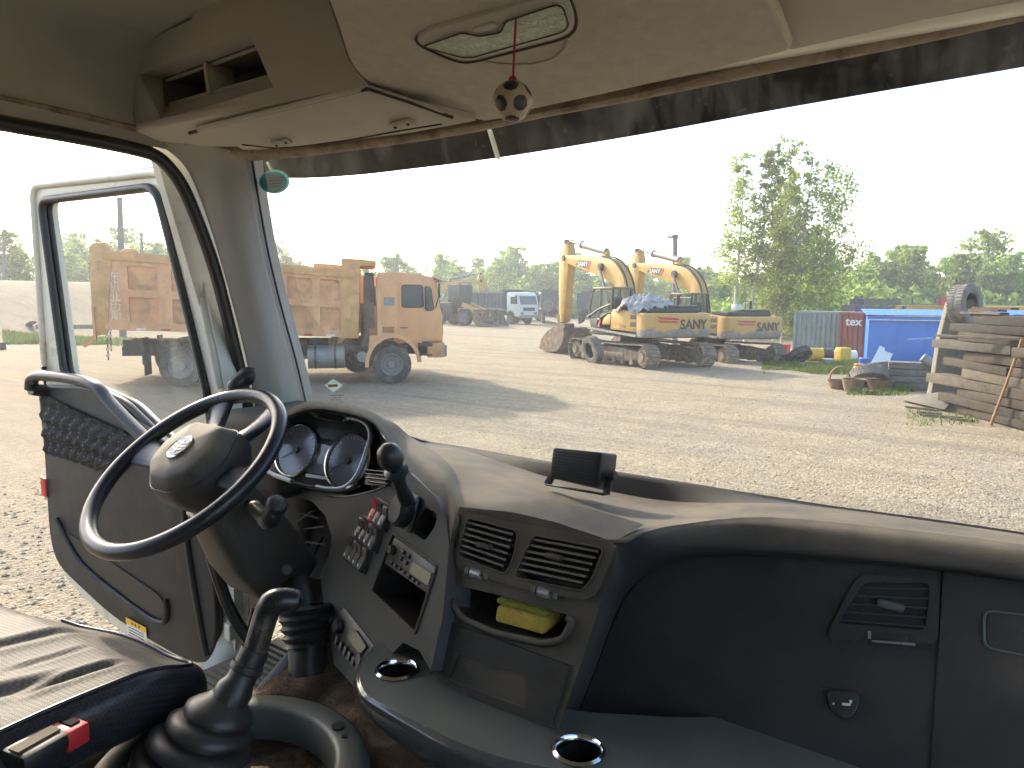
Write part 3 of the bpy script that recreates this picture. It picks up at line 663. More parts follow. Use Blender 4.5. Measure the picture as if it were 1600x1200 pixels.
for gx, gy, rr in ((464,703,.066),(544.5,720,.066)):
    Fk = frame(at(gx, gy, pl=off(PK, .006)), pk_u, PK[1].cross(pk_u))
    mb = MB(); mb.M = Fk; mb.lathe([(rr,-.012),(rr,.006),(rr-.004,.007),(rr-.006,.002)], n=40); mb.build('dial_ring', M_CHROME, IC, world=True, smooth=60)
    mb = MB(); mb.M = Fk; mb.lathe([(0,.001),(rr-.005,.001)], n=40); g_ = mb.build('dial', M_GAUGE, IC, world=True)
    mb = MB(); mb.M = Fk
    for i in range(25):
        th = R_(225-i*270/24); r0 = rr-.010; L_ = .008 if i % 4 == 0 else .004
        mb.bar((math.cos(th)*r0, math.sin(th)*r0, .0022), (math.cos(th)*(r0-L_), math.sin(th)*(r0-L_), .0022), .0011, .0005)
    mb.build('dial_marks', M_WHITE, IC, world=True)
    mb = MB(); mb.M = Fk; th = R_(215); mb.bar((0,0,.004), (math.cos(th)*.045, math.sin(th)*.045, .004), .002, .001); mb.cyl((0,0,.002), (0,0,.006), .008, n=16); mb.build('needle', M_BLACK, IC, world=True)
mb = MB(); mb.plate(onpl([(496,692),(538,702),(519,744),(478,738)], off(PK, .002)), PK[1]*.002); mb.build('display', M_GAUGE, IC, world=True)
mb = MB(); mb.plate(onpl([(479,740),(518,746),(515,751),(478,745)], off(PK, .004)), PK[1]*.002); mb.build('display_strip', M_SILVER, IC, world=True)
mb = MB(); mb.plate(rpoly(onpl([(493,669),(520,668),(555,679),(545,691),(494,684)], off(PK, .002)), .008), PK[1]*.002); mb.build('warning_lamp_strip', M_BLACK, IC, world=True)

# --- driver side panel that faces the wheel
pdl = [(398,742),(430,757),(470,765),(545,774),(590,764),(615,748),(640,738),(680,776),(697,810),(702,850),(692,960),(673,1048),(655,1016),(630,1004),(604,1030),(578,1064),(556,1076),(522,1038),(508,960),(500,897),(514,868),(518,838),(508,805),(488,784),(455,772),(425,768)]
pdp = onpl(pdl, PD)
tach_o = rpoly(onpl([(615,834),(684,885),(650,990),(582,925)], PD), .006)
pk_h = rpoly(onpl([(665,793),(684,803),(680,822),(664,845),(646,833),(656,808)], PD), .008)
mb = MB(); fillhole(mb, pdp, [tach_o, pk_h]); n_ = len(pdp); mb.add(pdp+[q-PD[1]*.05 for q in pdp], [(i, (i+1) % n_, n_+(i+1) % n_, n_+i) for i in range(n_)])
M_DRV = pmat('driver_panel', (.044,.047,.051), .55, spec=.3, var=.2, vs=8, bump=.2, bs=700, dust=TAN, dust_amt=.18)
DP = D(mb, 'driver_panel', M_DRV, smooth=40)
mb = MB(); mb.tube(spline(onpl([(416,741),(440,757),(480,768),(530,776),(575,770),(606,758)], off(PD, .0008)), 4), .0016, 6); mb.build('seam', M_BLACK, DP, world=True)
mb = MB(); n_ = len(pk_h); bk = [q-PD[1]*.04 for q in pk_h]; mb.add(pk_h+bk, [(i, (i+1) % n_, n_+(i+1) % n_, n_+i) for i in range(n_)]); mb.add(bk, [list(range(n_))]); mb.build('small_pocket', M_BLACK, DP, world=True)
mb = MB(); mb.plate(onpl([(576,741),(606,744),(604,760),(572,757)], off(PD, .004)), PD[1]*.003); SV = mb.build('side_vent', M_BLACK, DP, world=True)
for i in range(4):
    mb = MB(); mb.bar(at(574,735+i*6,pl=off(PD,.010)), at(608,739+i*6,pl=off(PD,.010)), .012, .002, (0,.6,1)); mb.build('vent_slat', M_BLACK, DP, world=True)
# rocker switches: three banks of three and four
pd_u = V((.933,-.36,0)).normalized(); pd_v = PD[1].cross(pd_u)
def onPD(px, py, d=0): return frame(at(px, py, pl=off(PD, d)), pd_u, pd_v)
M_SW = pmat('rocker_switch', (.045,.048,.052), .35, dust=TAN, dust_amt=.25)
random.seed(5)
for bank, (bx_, by_, n3) in enumerate(((596,804,3),(577,834,4),(560,866,4))):
    F = onPD(bx_, by_, .003)
    mb = MB(); mb.M = F; mb.box((0,0,-.002), (.0245*n3+.004,.052,.006)); BK = mb.build('switch_bank', M_BLACK, DP, world=True, bevel=.002)
    for i in range(n3):
        xx = (i-(n3-1)/2)*.0245; s = 1 if random.random() < .75 else -1
        pf_ = [(-.024,.001),(-.024,.008),(-.018,.013),(-.006,.010),(.004,.007),(.014,.010),(.022,.013 if s > 0 else .009),(.024,.006),(.024,.001)]
        mb = MB(); mb.M = F; mb.plate([V((xx-.0108, y_, z_)) for y_, z_ in pf_], (.0216,0,0))
        mb.build('rocker_switch', M_RED if (bank == 0 and i == 0) else M_SW, DP, world=True, bevel=.0012, label='red rocker switch' if (bank == 0 and i == 0) else None)
    mb = MB(); mb.M = F
    for i in range(n3): mb.box(((i-(n3-1)/2)*.0245, -.012, .0128), (.006,.006,.0006))
    mb.build('switch_marks', M_WHITE, DP, world=True)
# hand valve lever with ball grip
mb = MB(); F = onPD(643,800,.0); mb.M = F; mb.box((.0,.0,.006), (.055,.07,.012)); LV = D(mb, 'hand_valve', M_BLACK, bevel=.006)
mb = MB(); mb.M = F; mb.lathe([(0,.036),(.024,.036),(.030,.030),(.030,.012),(.026,.004)], ax=(0,0,1), n=20); mb.build('valve_drum', M_BLACK, LV, world=True, smooth=40)
pa = at(636,782,pl=off(PD,.034)); pb = at(620,738,pl=off(PD,.085)); pc_ = at(612,719,pl=off(PD,.105))
mb = MB(); mb.tube(spline([pa, at(626,758,pl=off(PD,.065)), pb], 4), [.014]*3+[.012]*3+[.013]*3, 10); mb.build('lever_shaft', M_BLACK, LV, world=True, smooth=60)
mb = MB(); mb.lathe([(.011,0),(.021,.006),(.0215,.010),(.012,.016)], pb-(pc_-pb)*.2, pc_-pb, 16); mb.build('lever_collar', M_BLACK, LV, world=True, smooth=60)
mb = MB(); ax_ = (pc_-pb).normalized(); mb.lathe([(.011,-.022),(.016,-.012),(.022,0),(.0225,.010),(.019,.022),(.011,.031),(0,.034)], pc_, ax_, 20); mb.build('ball_grip', M_BLACK, LV, world=True, smooth=80)
# tachograph with open slot below
FT = onPD(633,912,0)
def tq(L, d): return onpl(L, off(PD, d))
mb = MB(); n_ = len(tach_o); bk = [q-PD[1]*.09 for q in tach_o]; mb.add(tach_o+bk, [(i, (i+1) % n_, n_+(i+1) % n_, n_+i) for i in range(n_)]); mb.add(bk, [list(range(n_))]); TH = D(mb, 'radio_bay', M_BLACK)
mb = MB(); mb.tube([q+PD[1]*.001 for q in tach_o], .003, 6, closed=True); mb.build('bay_rim', M_DASH, TH, world=True)
mb = MB(); mb.plate(tq([(616,839),(682,887),(668,928),(600,880)], .001), -PD[1]*.05); TG = D(mb, 'tachograph', pmat('radio_black', (.028,.028,.03), .35, dust=TAN, dust_amt=.25), bevel=.002)
mb = MB(); mb.plate(tq([(646,878),(675,896),(669,915),(640,894)], .003), PD[1]*.001); mb.build('display', M_LCD, TG, world=True)
for i, (x, y) in enumerate(((630,862),(638,868),(626,872),(634,878),(612,879),(618,884),(625,889),(631,894),(639,901),(646,906),(653,911))):
    F = onPD(x, y, .002); mb = MB(); mb.M = F; mb.box((0,0,.001), (.013 if i < 4 else .010,.008 if i < 4 else .006,.004)); mb.build('button', M_BLACK, TG, world=True, bevel=.001)
mb = MB(); mb.M = onPD(614,859,.002); mb.lathe([(0,.008),(.008,.008),(.009,.0)], n=14); mb.build('knob', M_BLACK, TG, world=True)
# radio lower down
LR = [(537,948),(596,1024),(562,1054),(520,1000),(516,978)]
mb = MB(); mb.plate(rpoly(tq(LR, .003), .004), -PD[1]*.02); RD = D(mb, 'radio', MATS['radio_black'], bevel=.003)
mb = MB(); mb.plate(tq([(546,984),(556,984),(573,1010),(563,1022),(543,996)], .0065), PD[1]*.001); mb.build('display', M_LCD, RD, world=True)
for i in range(6):
    mb = MB(); mb.M = onPD(526+i*6.6, 1001+i*8.0, .007); mb.box((0,0,0), (.011,.016,.005)); mb.build('button', M_GREYP, RD, world=True, bevel=.001)
for x, y, r_ in ((531,978,.014),(568,1030,.012),(523,970,.006)):
    mb = MB(); mb.M = onPD(x, y, .004); mb.lathe([(0,.012),(r_*.9,.012),(r_,.010),(r_,.0)], n=18); mb.build('knob', M_BLACK, RD, world=True, smooth=50)
# dark well behind the column with fins, and the far left end of the dash
mb = MB(); q = onpl([(400,750),(470,765),(520,800),(525,870),(500,905),(440,890),(390,820)], off(PD, -.10)); mb.plate(q, -PD[1]*.02); WL = D(mb, 'column_well', pmat('well_black', (.008,.008,.009), .8, spec=.1))
for a, b in (((470,800),(500,810)),((478,826),(510,822)),((478,846),(512,850)),((488,870),(505,838)),((466,815),(490,798))):
    mb = MB(); mb.bar(at(*a, pl=off(PD,-.06)), at(*b, pl=off(PD,-.06)), .012, .003); mb.build('fin', M_BLACK, WL, world=True)
mb = MB(); mb.box((-1.62,1.22,2.10), (.30,.30,.20)); mb.box((-1.66,1.28,1.86), (.20,.16,.5)); D(mb, 'dash_end', M_DASH, bevel=.03, seg=3)
mb = MB(); mb.box((-1.38,1.40,1.80), (.60,.06,.62)); mb.box((-.4,1.26,1.62), (1.6,.1,.5)); D(mb, 'lower_dash', MATS['well_black'], bevel=.02)
# --- grey green shelf with cup holders
ZS = 1.88
T0 = [at(x, y, Z=ZS) for x, y in ((622,985),(597,1001),(574,1023),(562,1056),(573,1084),(608,1106),(664,1134),(730,1165),(820,1192),(1000,1226),(1300,1290))]
T1 = [at(x, y, Z=ZS-.012) for x, y in ((618,985),(590,1004),(566,1027),(555,1060),(565,1092),(598,1116),(648,1146),(712,1180),(800,1210),(990,1248),(1300,1315))]
T2 = [at(x, y, Z=ZS-.07) for x, y in ((606,1010),(584,1030),(564,1055),(556,1090),(574,1118),(597,1142),(640,1176),(690,1212),(780,1250),(990,1300),(1300,1370))]
back = [at(x, y, Z=ZS) for x, y in ((640,982),(655,1000),(668,1020),(682,1036),(698,1052),(720,1075),(745,1098),(800,1118),(872,1140),(1010,1150),(1300,1180))]
back = [q+V((0,.06,0)) for q in back]
for R__ in (T0, T1, T2, back): R__.append(V((.46, R__[-1].y, R__[-1].z)))
mb = MB(); h1, h2 = at(620,1048,Z=ZS), at(904,1174,Z=ZS)
T0s = spline(T0, 4); Bs = spline(back, 4)
outl = T0s+Bs[::-1]
def ring(c, r, n=28): return [c+V((r*math.cos(2*math.pi*i/n), r*math.sin(2*math.pi*i/n), 0)) for i in range(n)]
CRAD = .033
fillhole(mb, outl, [ring(h1, CRAD), ring(h2, CRAD)])
SH = D(mb, 'console_shelf', M_GREYP)
mb = MB(); mb.grid(patch([T0, T1, T2, [q+V((.03,.05,-.03)) for q in T2]], 4, 4)); D(mb, 'shelf_fascia', M_GLOSSG, smooth=50)
for h in (h1, h2):
    mb = MB(); mb.lathe([(CRAD+.003,-.002),(CRAD+.004,.003),(CRAD,.006),(CRAD-.003,.003),(CRAD-.003,-.008)], h, n=32); cu = mb.build('cup_ring', M_CHROME, SH, world=True, smooth=60)
    mb = MB(); mb.lathe([(CRAD-.002,-.004),(CRAD-.004,-.07),(0,-.07)], h, n=28); mb.build('cup_well', M_BLACK, SH, world=True, smooth=50)
mb = MB(); mb.lathe([(0,-.030),(.020,-.032),(.028,-.045),(.028,-.069)], h2, n=20); mb.build('bottle_cap', M_GREYP, SH, world=True, smooth=50)
# --- loudspeaker box on the dash
LS = thing('loudspeaker', 'small black loudspeaker box in a bracket on the dash top', 'loudspeaker', at(900,768,Y=1.15))
f0 = [at(864,699,t=1.42), at(941,707,t=1.36), at(935,762,t=1.36), at(858,747,t=1.42)]
nrm = (f0[1]-f0[0]).cross(f0[3]-f0[0]).normalized()
if nrm.y < 0: nrm = -nrm
dp = nrm*.055+V((.01,0,0))
ff = rpoly(f0, .006); bb = [q+dp for q in rpoly([f0[0].lerp(f0[2], .04), f0[1].lerp(f0[3], .04), f0[2].lerp(f0[0], .04), f0[3].lerp(f0[1], .04)], .006)]
mb = MB(); mb.grid([ff, [q+nrm*.010 for q in ff], bb], closed=True); mb.add(ff, [list(range(len(ff)))]); mb.add(bb, [list(range(len(bb)))]); mb.build('speaker_box', M_BLACK, LS, world=True, bevel=.003)
mb = MB(); g0 = [f0[i].lerp(f0[(i+2) % 4], .07)-nrm*.001 for i in range(4)]
for i in range(9):
    t = (i+.5)/9; mb.bar(g0[0].lerp(g0[3], t), g0[1].lerp(g0[2], t), .003, .004, nrm)
mb.build('grille', pmat('speaker_grille', (.012,.012,.013), .5), LS, world=True)
mb = MB(); s_ = dp*.45
a0 = f0[3].lerp(f0[0], .35)+s_-(f0[1]-f0[0]).normalized()*.004; b0 = f0[2].lerp(f0[1], .35)+s_+(f0[1]-f0[0]).normalized()*.004
a1 = at(855,757,t=1.435); b1 = at(947,773,t=1.35)
mb.bar(a0, a1, .016, .003, nrm); mb.bar(b0, b1, .016, .003, nrm); mb.bar(a1, b1, .003, .018, nrm); mb.build('bracket', M_BLACK, LS, world=True, bevel=.001)
uu = (f0[1]-f0[0]).normalized()
for q0, q1 in ((b0, b0+uu*.012), (a0-uu*.008, a0)):
    mb = MB(); mb.cyl(q0, q1, .009, n=12); mb.build('clamp_knob', M_BLACK, LS, world=True)
# ================================================================== steering wheel
W0 = V((-1.471,.833,2.136)); WM = frame(W0, (1,0,0), (0,.8,.6))
sw = thing('steering_wheel', 'black four spoke truck steering wheel with oval hub emblem', 'steering wheel', W0)
def S(mb, name, mat, par=None, **k): return mb.build(name, mat, par or sw, world=True, **k)
mb = MB(); mb.M = WM; rm = .2235
mb.tube([(rm*math.cos(a*math.pi/32), rm*math.sin(a*math.pi/32), 0) for a in range(64)], .0172, 12, closed=True); S(mb, 'rim', M_WHEELR, smooth=80)
for ang, w0, w1 in ((176,.060,.085),(4,.060,.085),(118,.050,.075),(62,.050,.075)):
    a = R_(ang); d = V((math.cos(a), math.sin(a), 0)); s = V((-d.y, d.x, 0)); rows = []
    for t in range(7):
        k = t/6; r = .06+(.222-.06)*k; wd = w0+(w1-w0)*abs(2*k-.8)**2*.9; zz = -.002-.012*math.sin(k*math.pi); th = .013*(1-.35*k)
        c = d*r+V((.018*(1-k),.004*(1-k),zz))
        rows.append([c+s*(wd/2*math.cos(q*math.pi/6))+V((0,0,th*math.sin(q*math.pi/6))) for q in range(12)])
    mb = MB(); mb.M = WM; mb.grid(rows, closed=True); S(mb, 'spoke', M_WHEELR, smooth=60)
hx, hy = .022, .004
def hubring(sc, z, tl=0): return rpoly([V((hx+x*sc, hy+y*sc, z+tl*y)) for x, y in ((-.078,-.035),(-.088,.02),(-.055,.085),(.055,.085),(.088,.02),(.078,-.035),(.03,-.068),(-.03,-.068))], .014*sc, 3)
rows = [hubring(.2, -.075), hubring(1.0, -.07), hubring(1.25, -.03), hubring(1.27, -.005), hubring(1.18, .018), hubring(1.0, .040, .04), hubring(.9, .046, .04), hubring(.5, .050, .04), hubring(.02, .052, .04)]
mb = MB(); mb.M = WM; mb.grid(rows, closed=True); HB = S(mb, 'hub_cover', M_HUB, smooth=40)
mb = MB(); mb.M = WM; mb.tube(hubring(1.205, .014), .0016, 6, closed=True); mb.build('hub_seam', M_BLACK, HB, world=True)
EM = WM @ Matrix.Translation((hx, hy+.008, .0525)) @ Matrix.Rotation(R_(2), 4, 'X')
mb = MB(); mb.M = EM; mb.lathe([(0,.002),(.024,.002),(.0265,.0035),(.029,.0015),(.029,-.004)], n=36, sx=1.12); EB = mb.build('emblem', M_CHROME, HB, world=True, smooth=40)
mb = MB(); mb.M = EM; mb.lathe([(0,.0026),(.0235,.0026)], n=32, sx=1.12); mb.build('emblem_field', pmat('emblem_dark', (.09,.10,.12), .3), HB, world=True)
mb = MB(); mb.M = EM       # winged stroke figure of the badge
mb.bar((0,-.017,.0032), (0,.016,.0032), .005, .001)
for s in (-1, 1):
    for y, l_ in ((.010,.019),(.001,.021),(-.008,.016)): mb.bar((s*.004,y-.002,.0032), (s*l_,y+.003,.0032), .0042, .001)
mb.build('emblem_strokes', M_WHITE, HB, world=True)
# ================================================================== steering column
sc_ = thing('steering_column', 'brown grey shrouded steering column with stalk and ignition lock', 'steering column', (-1.47,1.2,1.4))
def SC(mb, name, mat, par=None, **k): return mb.build(name, mat, par or sc_, world=True, **k)
M_SHR = pmat('column_shroud', (.055,.048,.042), .55, var=.15, bump=.1, bs=800, dust=TAN, dust_amt=.4)
def sect(d, w, h, ox=0, ov=0, r=.03): return rpoly([V((ox+x*w/2, ov+y*h/2, -d)) for x, y in ((-1,-1),(1,-1),(1,1),(-1,1))], r, 3)
mb = MB(); mb.M = WM
mb.grid([sect(.055,.07,.07,.02,0), sect(.058,.105,.10,.02,0,.045), sect(.12,.115,.11,.02,0,.05)], closed=True); SC(mb, 'column_collar', M_BLACK, smooth=50)
mb = MB(); mb.M = WM
mb.grid([sect(.095,.02,.02,.02,0), sect(.095,.125,.125,.02,0,.04), sect(.15,.14,.145,.025,-.005,.04), sect(.23,.155,.165,.03,-.015,.035), sect(.31,.165,.16,.035,-.02,.03), sect(.37,.15,.13,.035,-.01,.03), sect(.40,.09,.08,.035,0,.03)], closed=True)
SH2 = SC(mb, 'shroud', M_SHR, smooth=45)
lk = at(466,884,Y=.99)
FL = WM @ Matrix.Translation((.122,-.005,-.315))
mb = MB(); dl = (EYE-lk).normalized(); mb.lathe([(0,.010),(.0045,.010),(.005,.007),(.012,.008),(.0135,.006),(.0135,-.03)], WM @ V((.118,-.02,-.30)), (dl+V((.3,-.3,0))).normalized(), 20); mb.build('ignition_lock', M_SHR, SH2, world=True, smooth=40)
mb = MB(); mb.lathe([(0,.011),(.0095,.011),(.0095,.009)], WM @ V((.118,-.02,-.30)), (dl+V((.3,-.3,0))).normalized(), 16); mb.build('key_slot', pmat('lock_grey', (.12,.12,.12), .5), SH2, world=True)
# stalk pointing to the passenger side
s0 = WM @ V((.07,.03,-.14)); s1 = at(418,812,t=1.43); s2 = at(436,784,t=1.40)
mb = MB(); mb.tube(spline([s0, s1, s1.lerp(s2, .6), s2], 4), [.016]*4+[.019]*4+[.021]*4+[.015], 12); SC(mb, 'stalk', M_BLACK, smooth=60)
s0 = WM @ V((-.06,.03,-.14)); mb = MB(); mb.tube(spline([s0, s0+V((-.10,.02,.04)), s0+V((-.17,.01,.05))], 4), .011, 10); SC(mb, 'stalk', M_BLACK, smooth=60)
# lower column tube and rubber boot
c0 = WM @ V((.035,0,-.38)); c1 = at(480,1000,t=1.52); c2 = at(484,1075,t=1.5)
mb = MB(); mb.tube([c0, c1.lerp(c0,.5), c1, c2], [.045,.045,.040,.040], 14); SC(mb, 'lower_tube', M_BLACK, smooth=50)
mb = MB(); ax_ = (c2-c1).normalized(); pr = []
for i in range(5): pr += [(.050-.002*i, .018*i-.07), (.058-.002*i, .018*i+.007-.07)]
mb.lathe(pr, c1, ax_, 18); SC(mb, 'rubber_boot', M_SOFT, smooth=60)

# ================================================================== gear lever
gl_pts = [(315,1159,1.15),(334,1133,1.155),(345,1117,1.16),(355,1099,1.165),(380,1054,1.18),(399,1015,1.19),(416,960,1.20),(430,944,1.20)]
gp = [at(a, b, t=c) for a, b, c in gl_pts]
gear = thing('gear_lever', 'black gear lever with worn grip and ribbed rubber boot', 'gear lever', (gp[0].x, gp[0].y, 1.74))
def G(mb, name, mat, par=None, **k): return mb.build(name, mat, par or gear, world=True, **k)
ax_ = (gp[3]-gp[0]).normalized(); L_ = (gp[3]-gp[0]).length
axz = (ax_*.6+V((0,0,1))*.4).normalized()
pr = [(.10,-.075),(.103,-.06),(.096,-.048),(.072,-.046),(.072,-.038),(.092,-.034),(.094,-.022),(.085,-.014),(.062,-.012),(.062,-.004),(.080,0),(.081,.010),(.072,.018),(.052,.019),(.052,.025),(.067,.028),(.068,.036),(.058,.043),(.044,.045),(.044,.049),(.055,.052),(.055,.058),(.046,.066),(.034,.074),(.026,.084),(.022,.10),(.022,.12)]
rows = []
for r_, h_ in pr:
    t_ = max(0, (h_-.01)/.11); c_ = (gp[0]-axz*.015+axz*h_) if h_ < .01 else (gp[0]-axz*.005).lerp(gp[4].lerp(gp[5], .25), t_)
    nd = (axz*(1-t_)+(gp[5]-gp[4]).normalized()*t_).normalized(); sx_ = nd.cross(V((0,1,0))).normalized(); sy_ = nd.cross(sx_)
    rows.append([c_+(sx_*math.cos(k*math.pi/14)+sy_*math.sin(k*math.pi/14))*r_ for k in range(28)])
mb = MB(); mb.grid(rows, closed=True); BT = G(mb, 'rubber_boot', M_SOFT, smooth=70)
mb = MB(); mb.tube(spline([gp[3], gp[4], gp[5]], 4), [.030]*3+[.0235]*6, 16); G(mb, 'lever_sleeve', M_SOFT, smooth=50)
mb = MB(); q = gp[4].lerp(gp[5], .25); mb.lathe([(.0235,-.006),(.0265,-.004),(.0265,.006),(.0235,.008)], q, gp[5]-gp[4], 18); G(mb, 'sleeve_collar', M_SOFT, smooth=50)
knob = [gp[4].lerp(gp[5], .35), gp[5], gp[5].lerp(gp[6], .5), gp[6], at(424,944,t=1.20), at(438,938,t=1.20), at(456,938,t=1.205), at(470,942,t=1.21)]
M_GRIP = pmat('lever_grip', (.022,.022,.024), .28, var=.2, dirt=(.22,.14,.08), dirt_amt=.22, dirt_s=16)
mb = MB(); ks = spline(knob, 4); rs = []
for i in range(len(ks)):
    t = i/(len(ks)-1)
    rs.append(.019+.003*t if t < .55 else (.022-.004*(t-.55)/.45))
rs[-1] = .009; rs[-2] = .015
mb.tube(ks, rs, 16); G(mb, 'grip', M_GRIP, smooth=70)
# tunnel cover ring round the boot, carpet, floor
gc = V((gp[0].x+.03, gp[0].y+.03, 1.755))
tun = thing('tunnel_cover', 'grey green plastic collar round the gear lever boot', 'console', (gc.x, gc.y, 1.55))
mb = MB(); rows = []
for r_, z_ in ((.150,-.05),(.156,.000),(.164,.008),(.196,.008),(.205,.002),(.210,-.02),(.215,-.20)):
    rows.append([gc+V((r_*1.08*math.cos(i*math.pi/24), r_*math.sin(i*math.pi/24), z_)) for i in range(48)])
mb.grid(rows, closed=True); mb.build('collar', M_GREYP, tun, world=True, smooth=50)
for q, r_ in ((gc+V((.06,.168,.006)), .012), (gc+V((.09,.155,.006)), .005)):
    mb = MB(); mb.cyl(q, q+V((0,0,.005)), r_, n=14); mb.build('screw', M_BLACK, tun, world=True)
mb = MB(); n_ = 26
rows = []
for j in range(n_):
    row = []
    for i in range(n_):
        x = gc.x-.22+.62*i/(n_-1); y = gc.y-.25+.72*j/(n_-1)
        z = 1.70+.05*noise.noise(V((x*7,y*7,1)))+.02*noise.noise(V((x*22,y*22,4)))+.05*sstep(gc.y+.12,gc.y+.3,y)*sstep(gc.x+.35,gc.x+.1,x)
        row.append(V((x, y, z)))
    rows.append(row)
mb.grid(rows); tag(mb.build('carpet', M_CARPET, smooth=80), 'rumpled dirty brown carpet over the engine tunnel', 'carpet')
M_RIB = pmat('ribbed_floor', (.20,.17,.12), .8, var=.3, dirt=(.12,.09,.06), dirt_amt=.4)
fm = thing('floor_mat', 'dusty ribbed floor mat below the pedals', 'floor mat', (-1.45,1.0,1.48))
mb = MB(); mb.box((-1.45,.95,1.44), (.66,.66,.10)); mb.build('mat_base', M_RIB, fm, world=True)
mb = MB()
for i in range(26): mb.bar((-1.76,.66+i*.023,1.494), (-1.14,.66+i*.023,1.494), .010, .008)
mb.build('ribs', M_RIB, fm, world=True)['kind'] = 'stuff'
pedal = thing('pedal', 'black pedal arm reaching down to the floor mat', 'pedal', (-1.30,1.0,1.38))
mb = MB(); mb.bar(at(470,1020,X=-1.30), at(404,1098,X=-1.34), .05, .02, (0,1,0)); mb.build('pedal_arm', M_BLACK, pedal, world=True, bevel=.006)
mb = MB(); mb.box(at(404,1098,X=-1.34), (.08,.09,.015)); mb.build('pedal_pad', M_SOFT, pedal, world=True, bevel=.004)

# ================================================================== driver seat
m, n, l = newmat('seat_vinyl')
tc = n.new('ShaderNodeTexCoord').outputs['Object']
mp = n.new('ShaderNodeMapping'); mp.inputs['Rotation'].default_value = (0,0,R_(38)); l.new(tc, mp.inputs[0])
ck = n.new('ShaderNodeTexChecker'); ck.inputs['Scale'].default_value = 190; l.new(mp.outputs[0], ck.inputs[0])
nz = noi(n, l, tc, 7, 5)
c1 = mix(n, l, ck.outputs['Fac'], (.065,.065,.068), (.155,.149,.138))
c2 = mix(n, l, mth(n, l, 'MULTIPLY', nz, .35), c1, (.29,.24,.17))
b = n.new('ShaderNodeBsdfPrincipled'); l.new(c2, b.inputs['Base Color']); b.inputs['Roughness'].default_value = .6; b.inputs['Specular IOR Level'].default_value = .06
bn = n.new('ShaderNodeBump'); bn.inputs['Strength'].default_value = .5; bn.inputs['Distance'].default_value = .002; l.new(ck.outputs['Fac'], bn.inputs['Height']); l.new(bn.outputs[0], b.inputs['Normal'])
ou = n.new('ShaderNodeOutputMaterial'); l.new(b.outputs[0], ou.inputs[0]); M_SEAT = m
m, n, l = newmat('seat_side_vinyl')
tc = n.new('ShaderNodeTexCoord').outputs['Object']
mp = n.new('ShaderNodeMapping'); mp.inputs['Rotation'].default_value = (R_(20),0,R_(38)); l.new(tc, mp.inputs[0])
ck = n.new('ShaderNodeTexChecker'); ck.inputs['Scale'].default_value = 190; l.new(mp.outputs[0], ck.inputs[0])
b = n.new('ShaderNodeBsdfPrincipled'); b.inputs['Roughness'].default_value = .30
l.new(mix(n, l, ck.outputs['Fac'], (.012,.013,.018), (.028,.03,.038)), b.inputs['Base Color'])
bn = n.new('ShaderNodeBump'); bn.inputs['Strength'].default_value = .4; bn.inputs['Distance'].default_value = .002; l.new(ck.outputs['Fac'], bn.inputs['Height']); l.new(bn.outputs[0], b.inputs['Normal'])
ou = n.new('ShaderNodeOutputMaterial'); l.new(b.outputs[0], ou.inputs[0]); M_SEATS = m
seat = thing('driver_seat', 'grey check vinyl driver seat cushion with black bolster, sunlit', 'seat', (-1.40,.3,1.36))
def SE(mb, name, mat, par=None, **k): return mb.build(name, mat, par or seat, world=True, **k)
# cushion top as a height field inside a rounded outline
y1 = .645; rows = []
def fl_(px, py):
    p = at(px, py, Z=1.89); return V((p.x, p.y, 0))
CREASE = [(fl_(-60,1036), fl_(150,985), .013, .006), (fl_(10,1060), fl_(150,1018), .007, .003), (fl_(-80,1105), fl_(110,1066), .014, .007), (fl_(20,1098), fl_(205,1040), .010, .008)]
for j in range(61):
    v_ = j/60; row = []
    y = -.15+(y1+.15)*v_
    ins = .0 if v_ < .8 else .05*((v_-.8)/.2)**2
    xa, xb = -1.665+ins*2.6, -1.125-ins*.5
    for i in range(81):
        u_ = i/80; x = xa+(xb-xa)*u_
        yy = y-.06*((1-u_)**2)*sstep(.6,1,v_)
        z = 1.885+.012*math.sin(math.pi*u_)-.04*sstep(.86,1,v_)+.015*sstep(.3,.9,v_)
        z += .010*sstep(.22,.0,u_)+.012*sstep(.78,1,u_)-.006
        # creases across the vinyl
        for pa_, pb_, wd_, dp in CREASE:
            ab = pb_-pa_; t_ = max(0, min(1, (V((x,yy,0))-pa_).dot(ab)/ab.length_squared)); q = (V((x,yy,0))-(pa_+ab*t_)); sg_ = 1 if q.dot(V((ab.y,-ab.x,0))) > 0 else -1
            dd = q.length*sg_; fade = sstep(0,.2,t_)*sstep(1,.75,t_)
            z += fade*dp*(-math.exp(-(dd/wd_)**2)+.7*math.exp(-((dd+wd_*1.8)/wd_)**2)+.5*math.exp(-((dd-wd_*1.9)/wd_)**2))
        z += .003*noise.noise(V((x*9,yy*9,0)))
        row.append(V((x, yy, z)))
    rows.append(row)
mb = MB(); mb.grid(rows); SE(mb, 'cushion', M_SEAT, smooth=80)
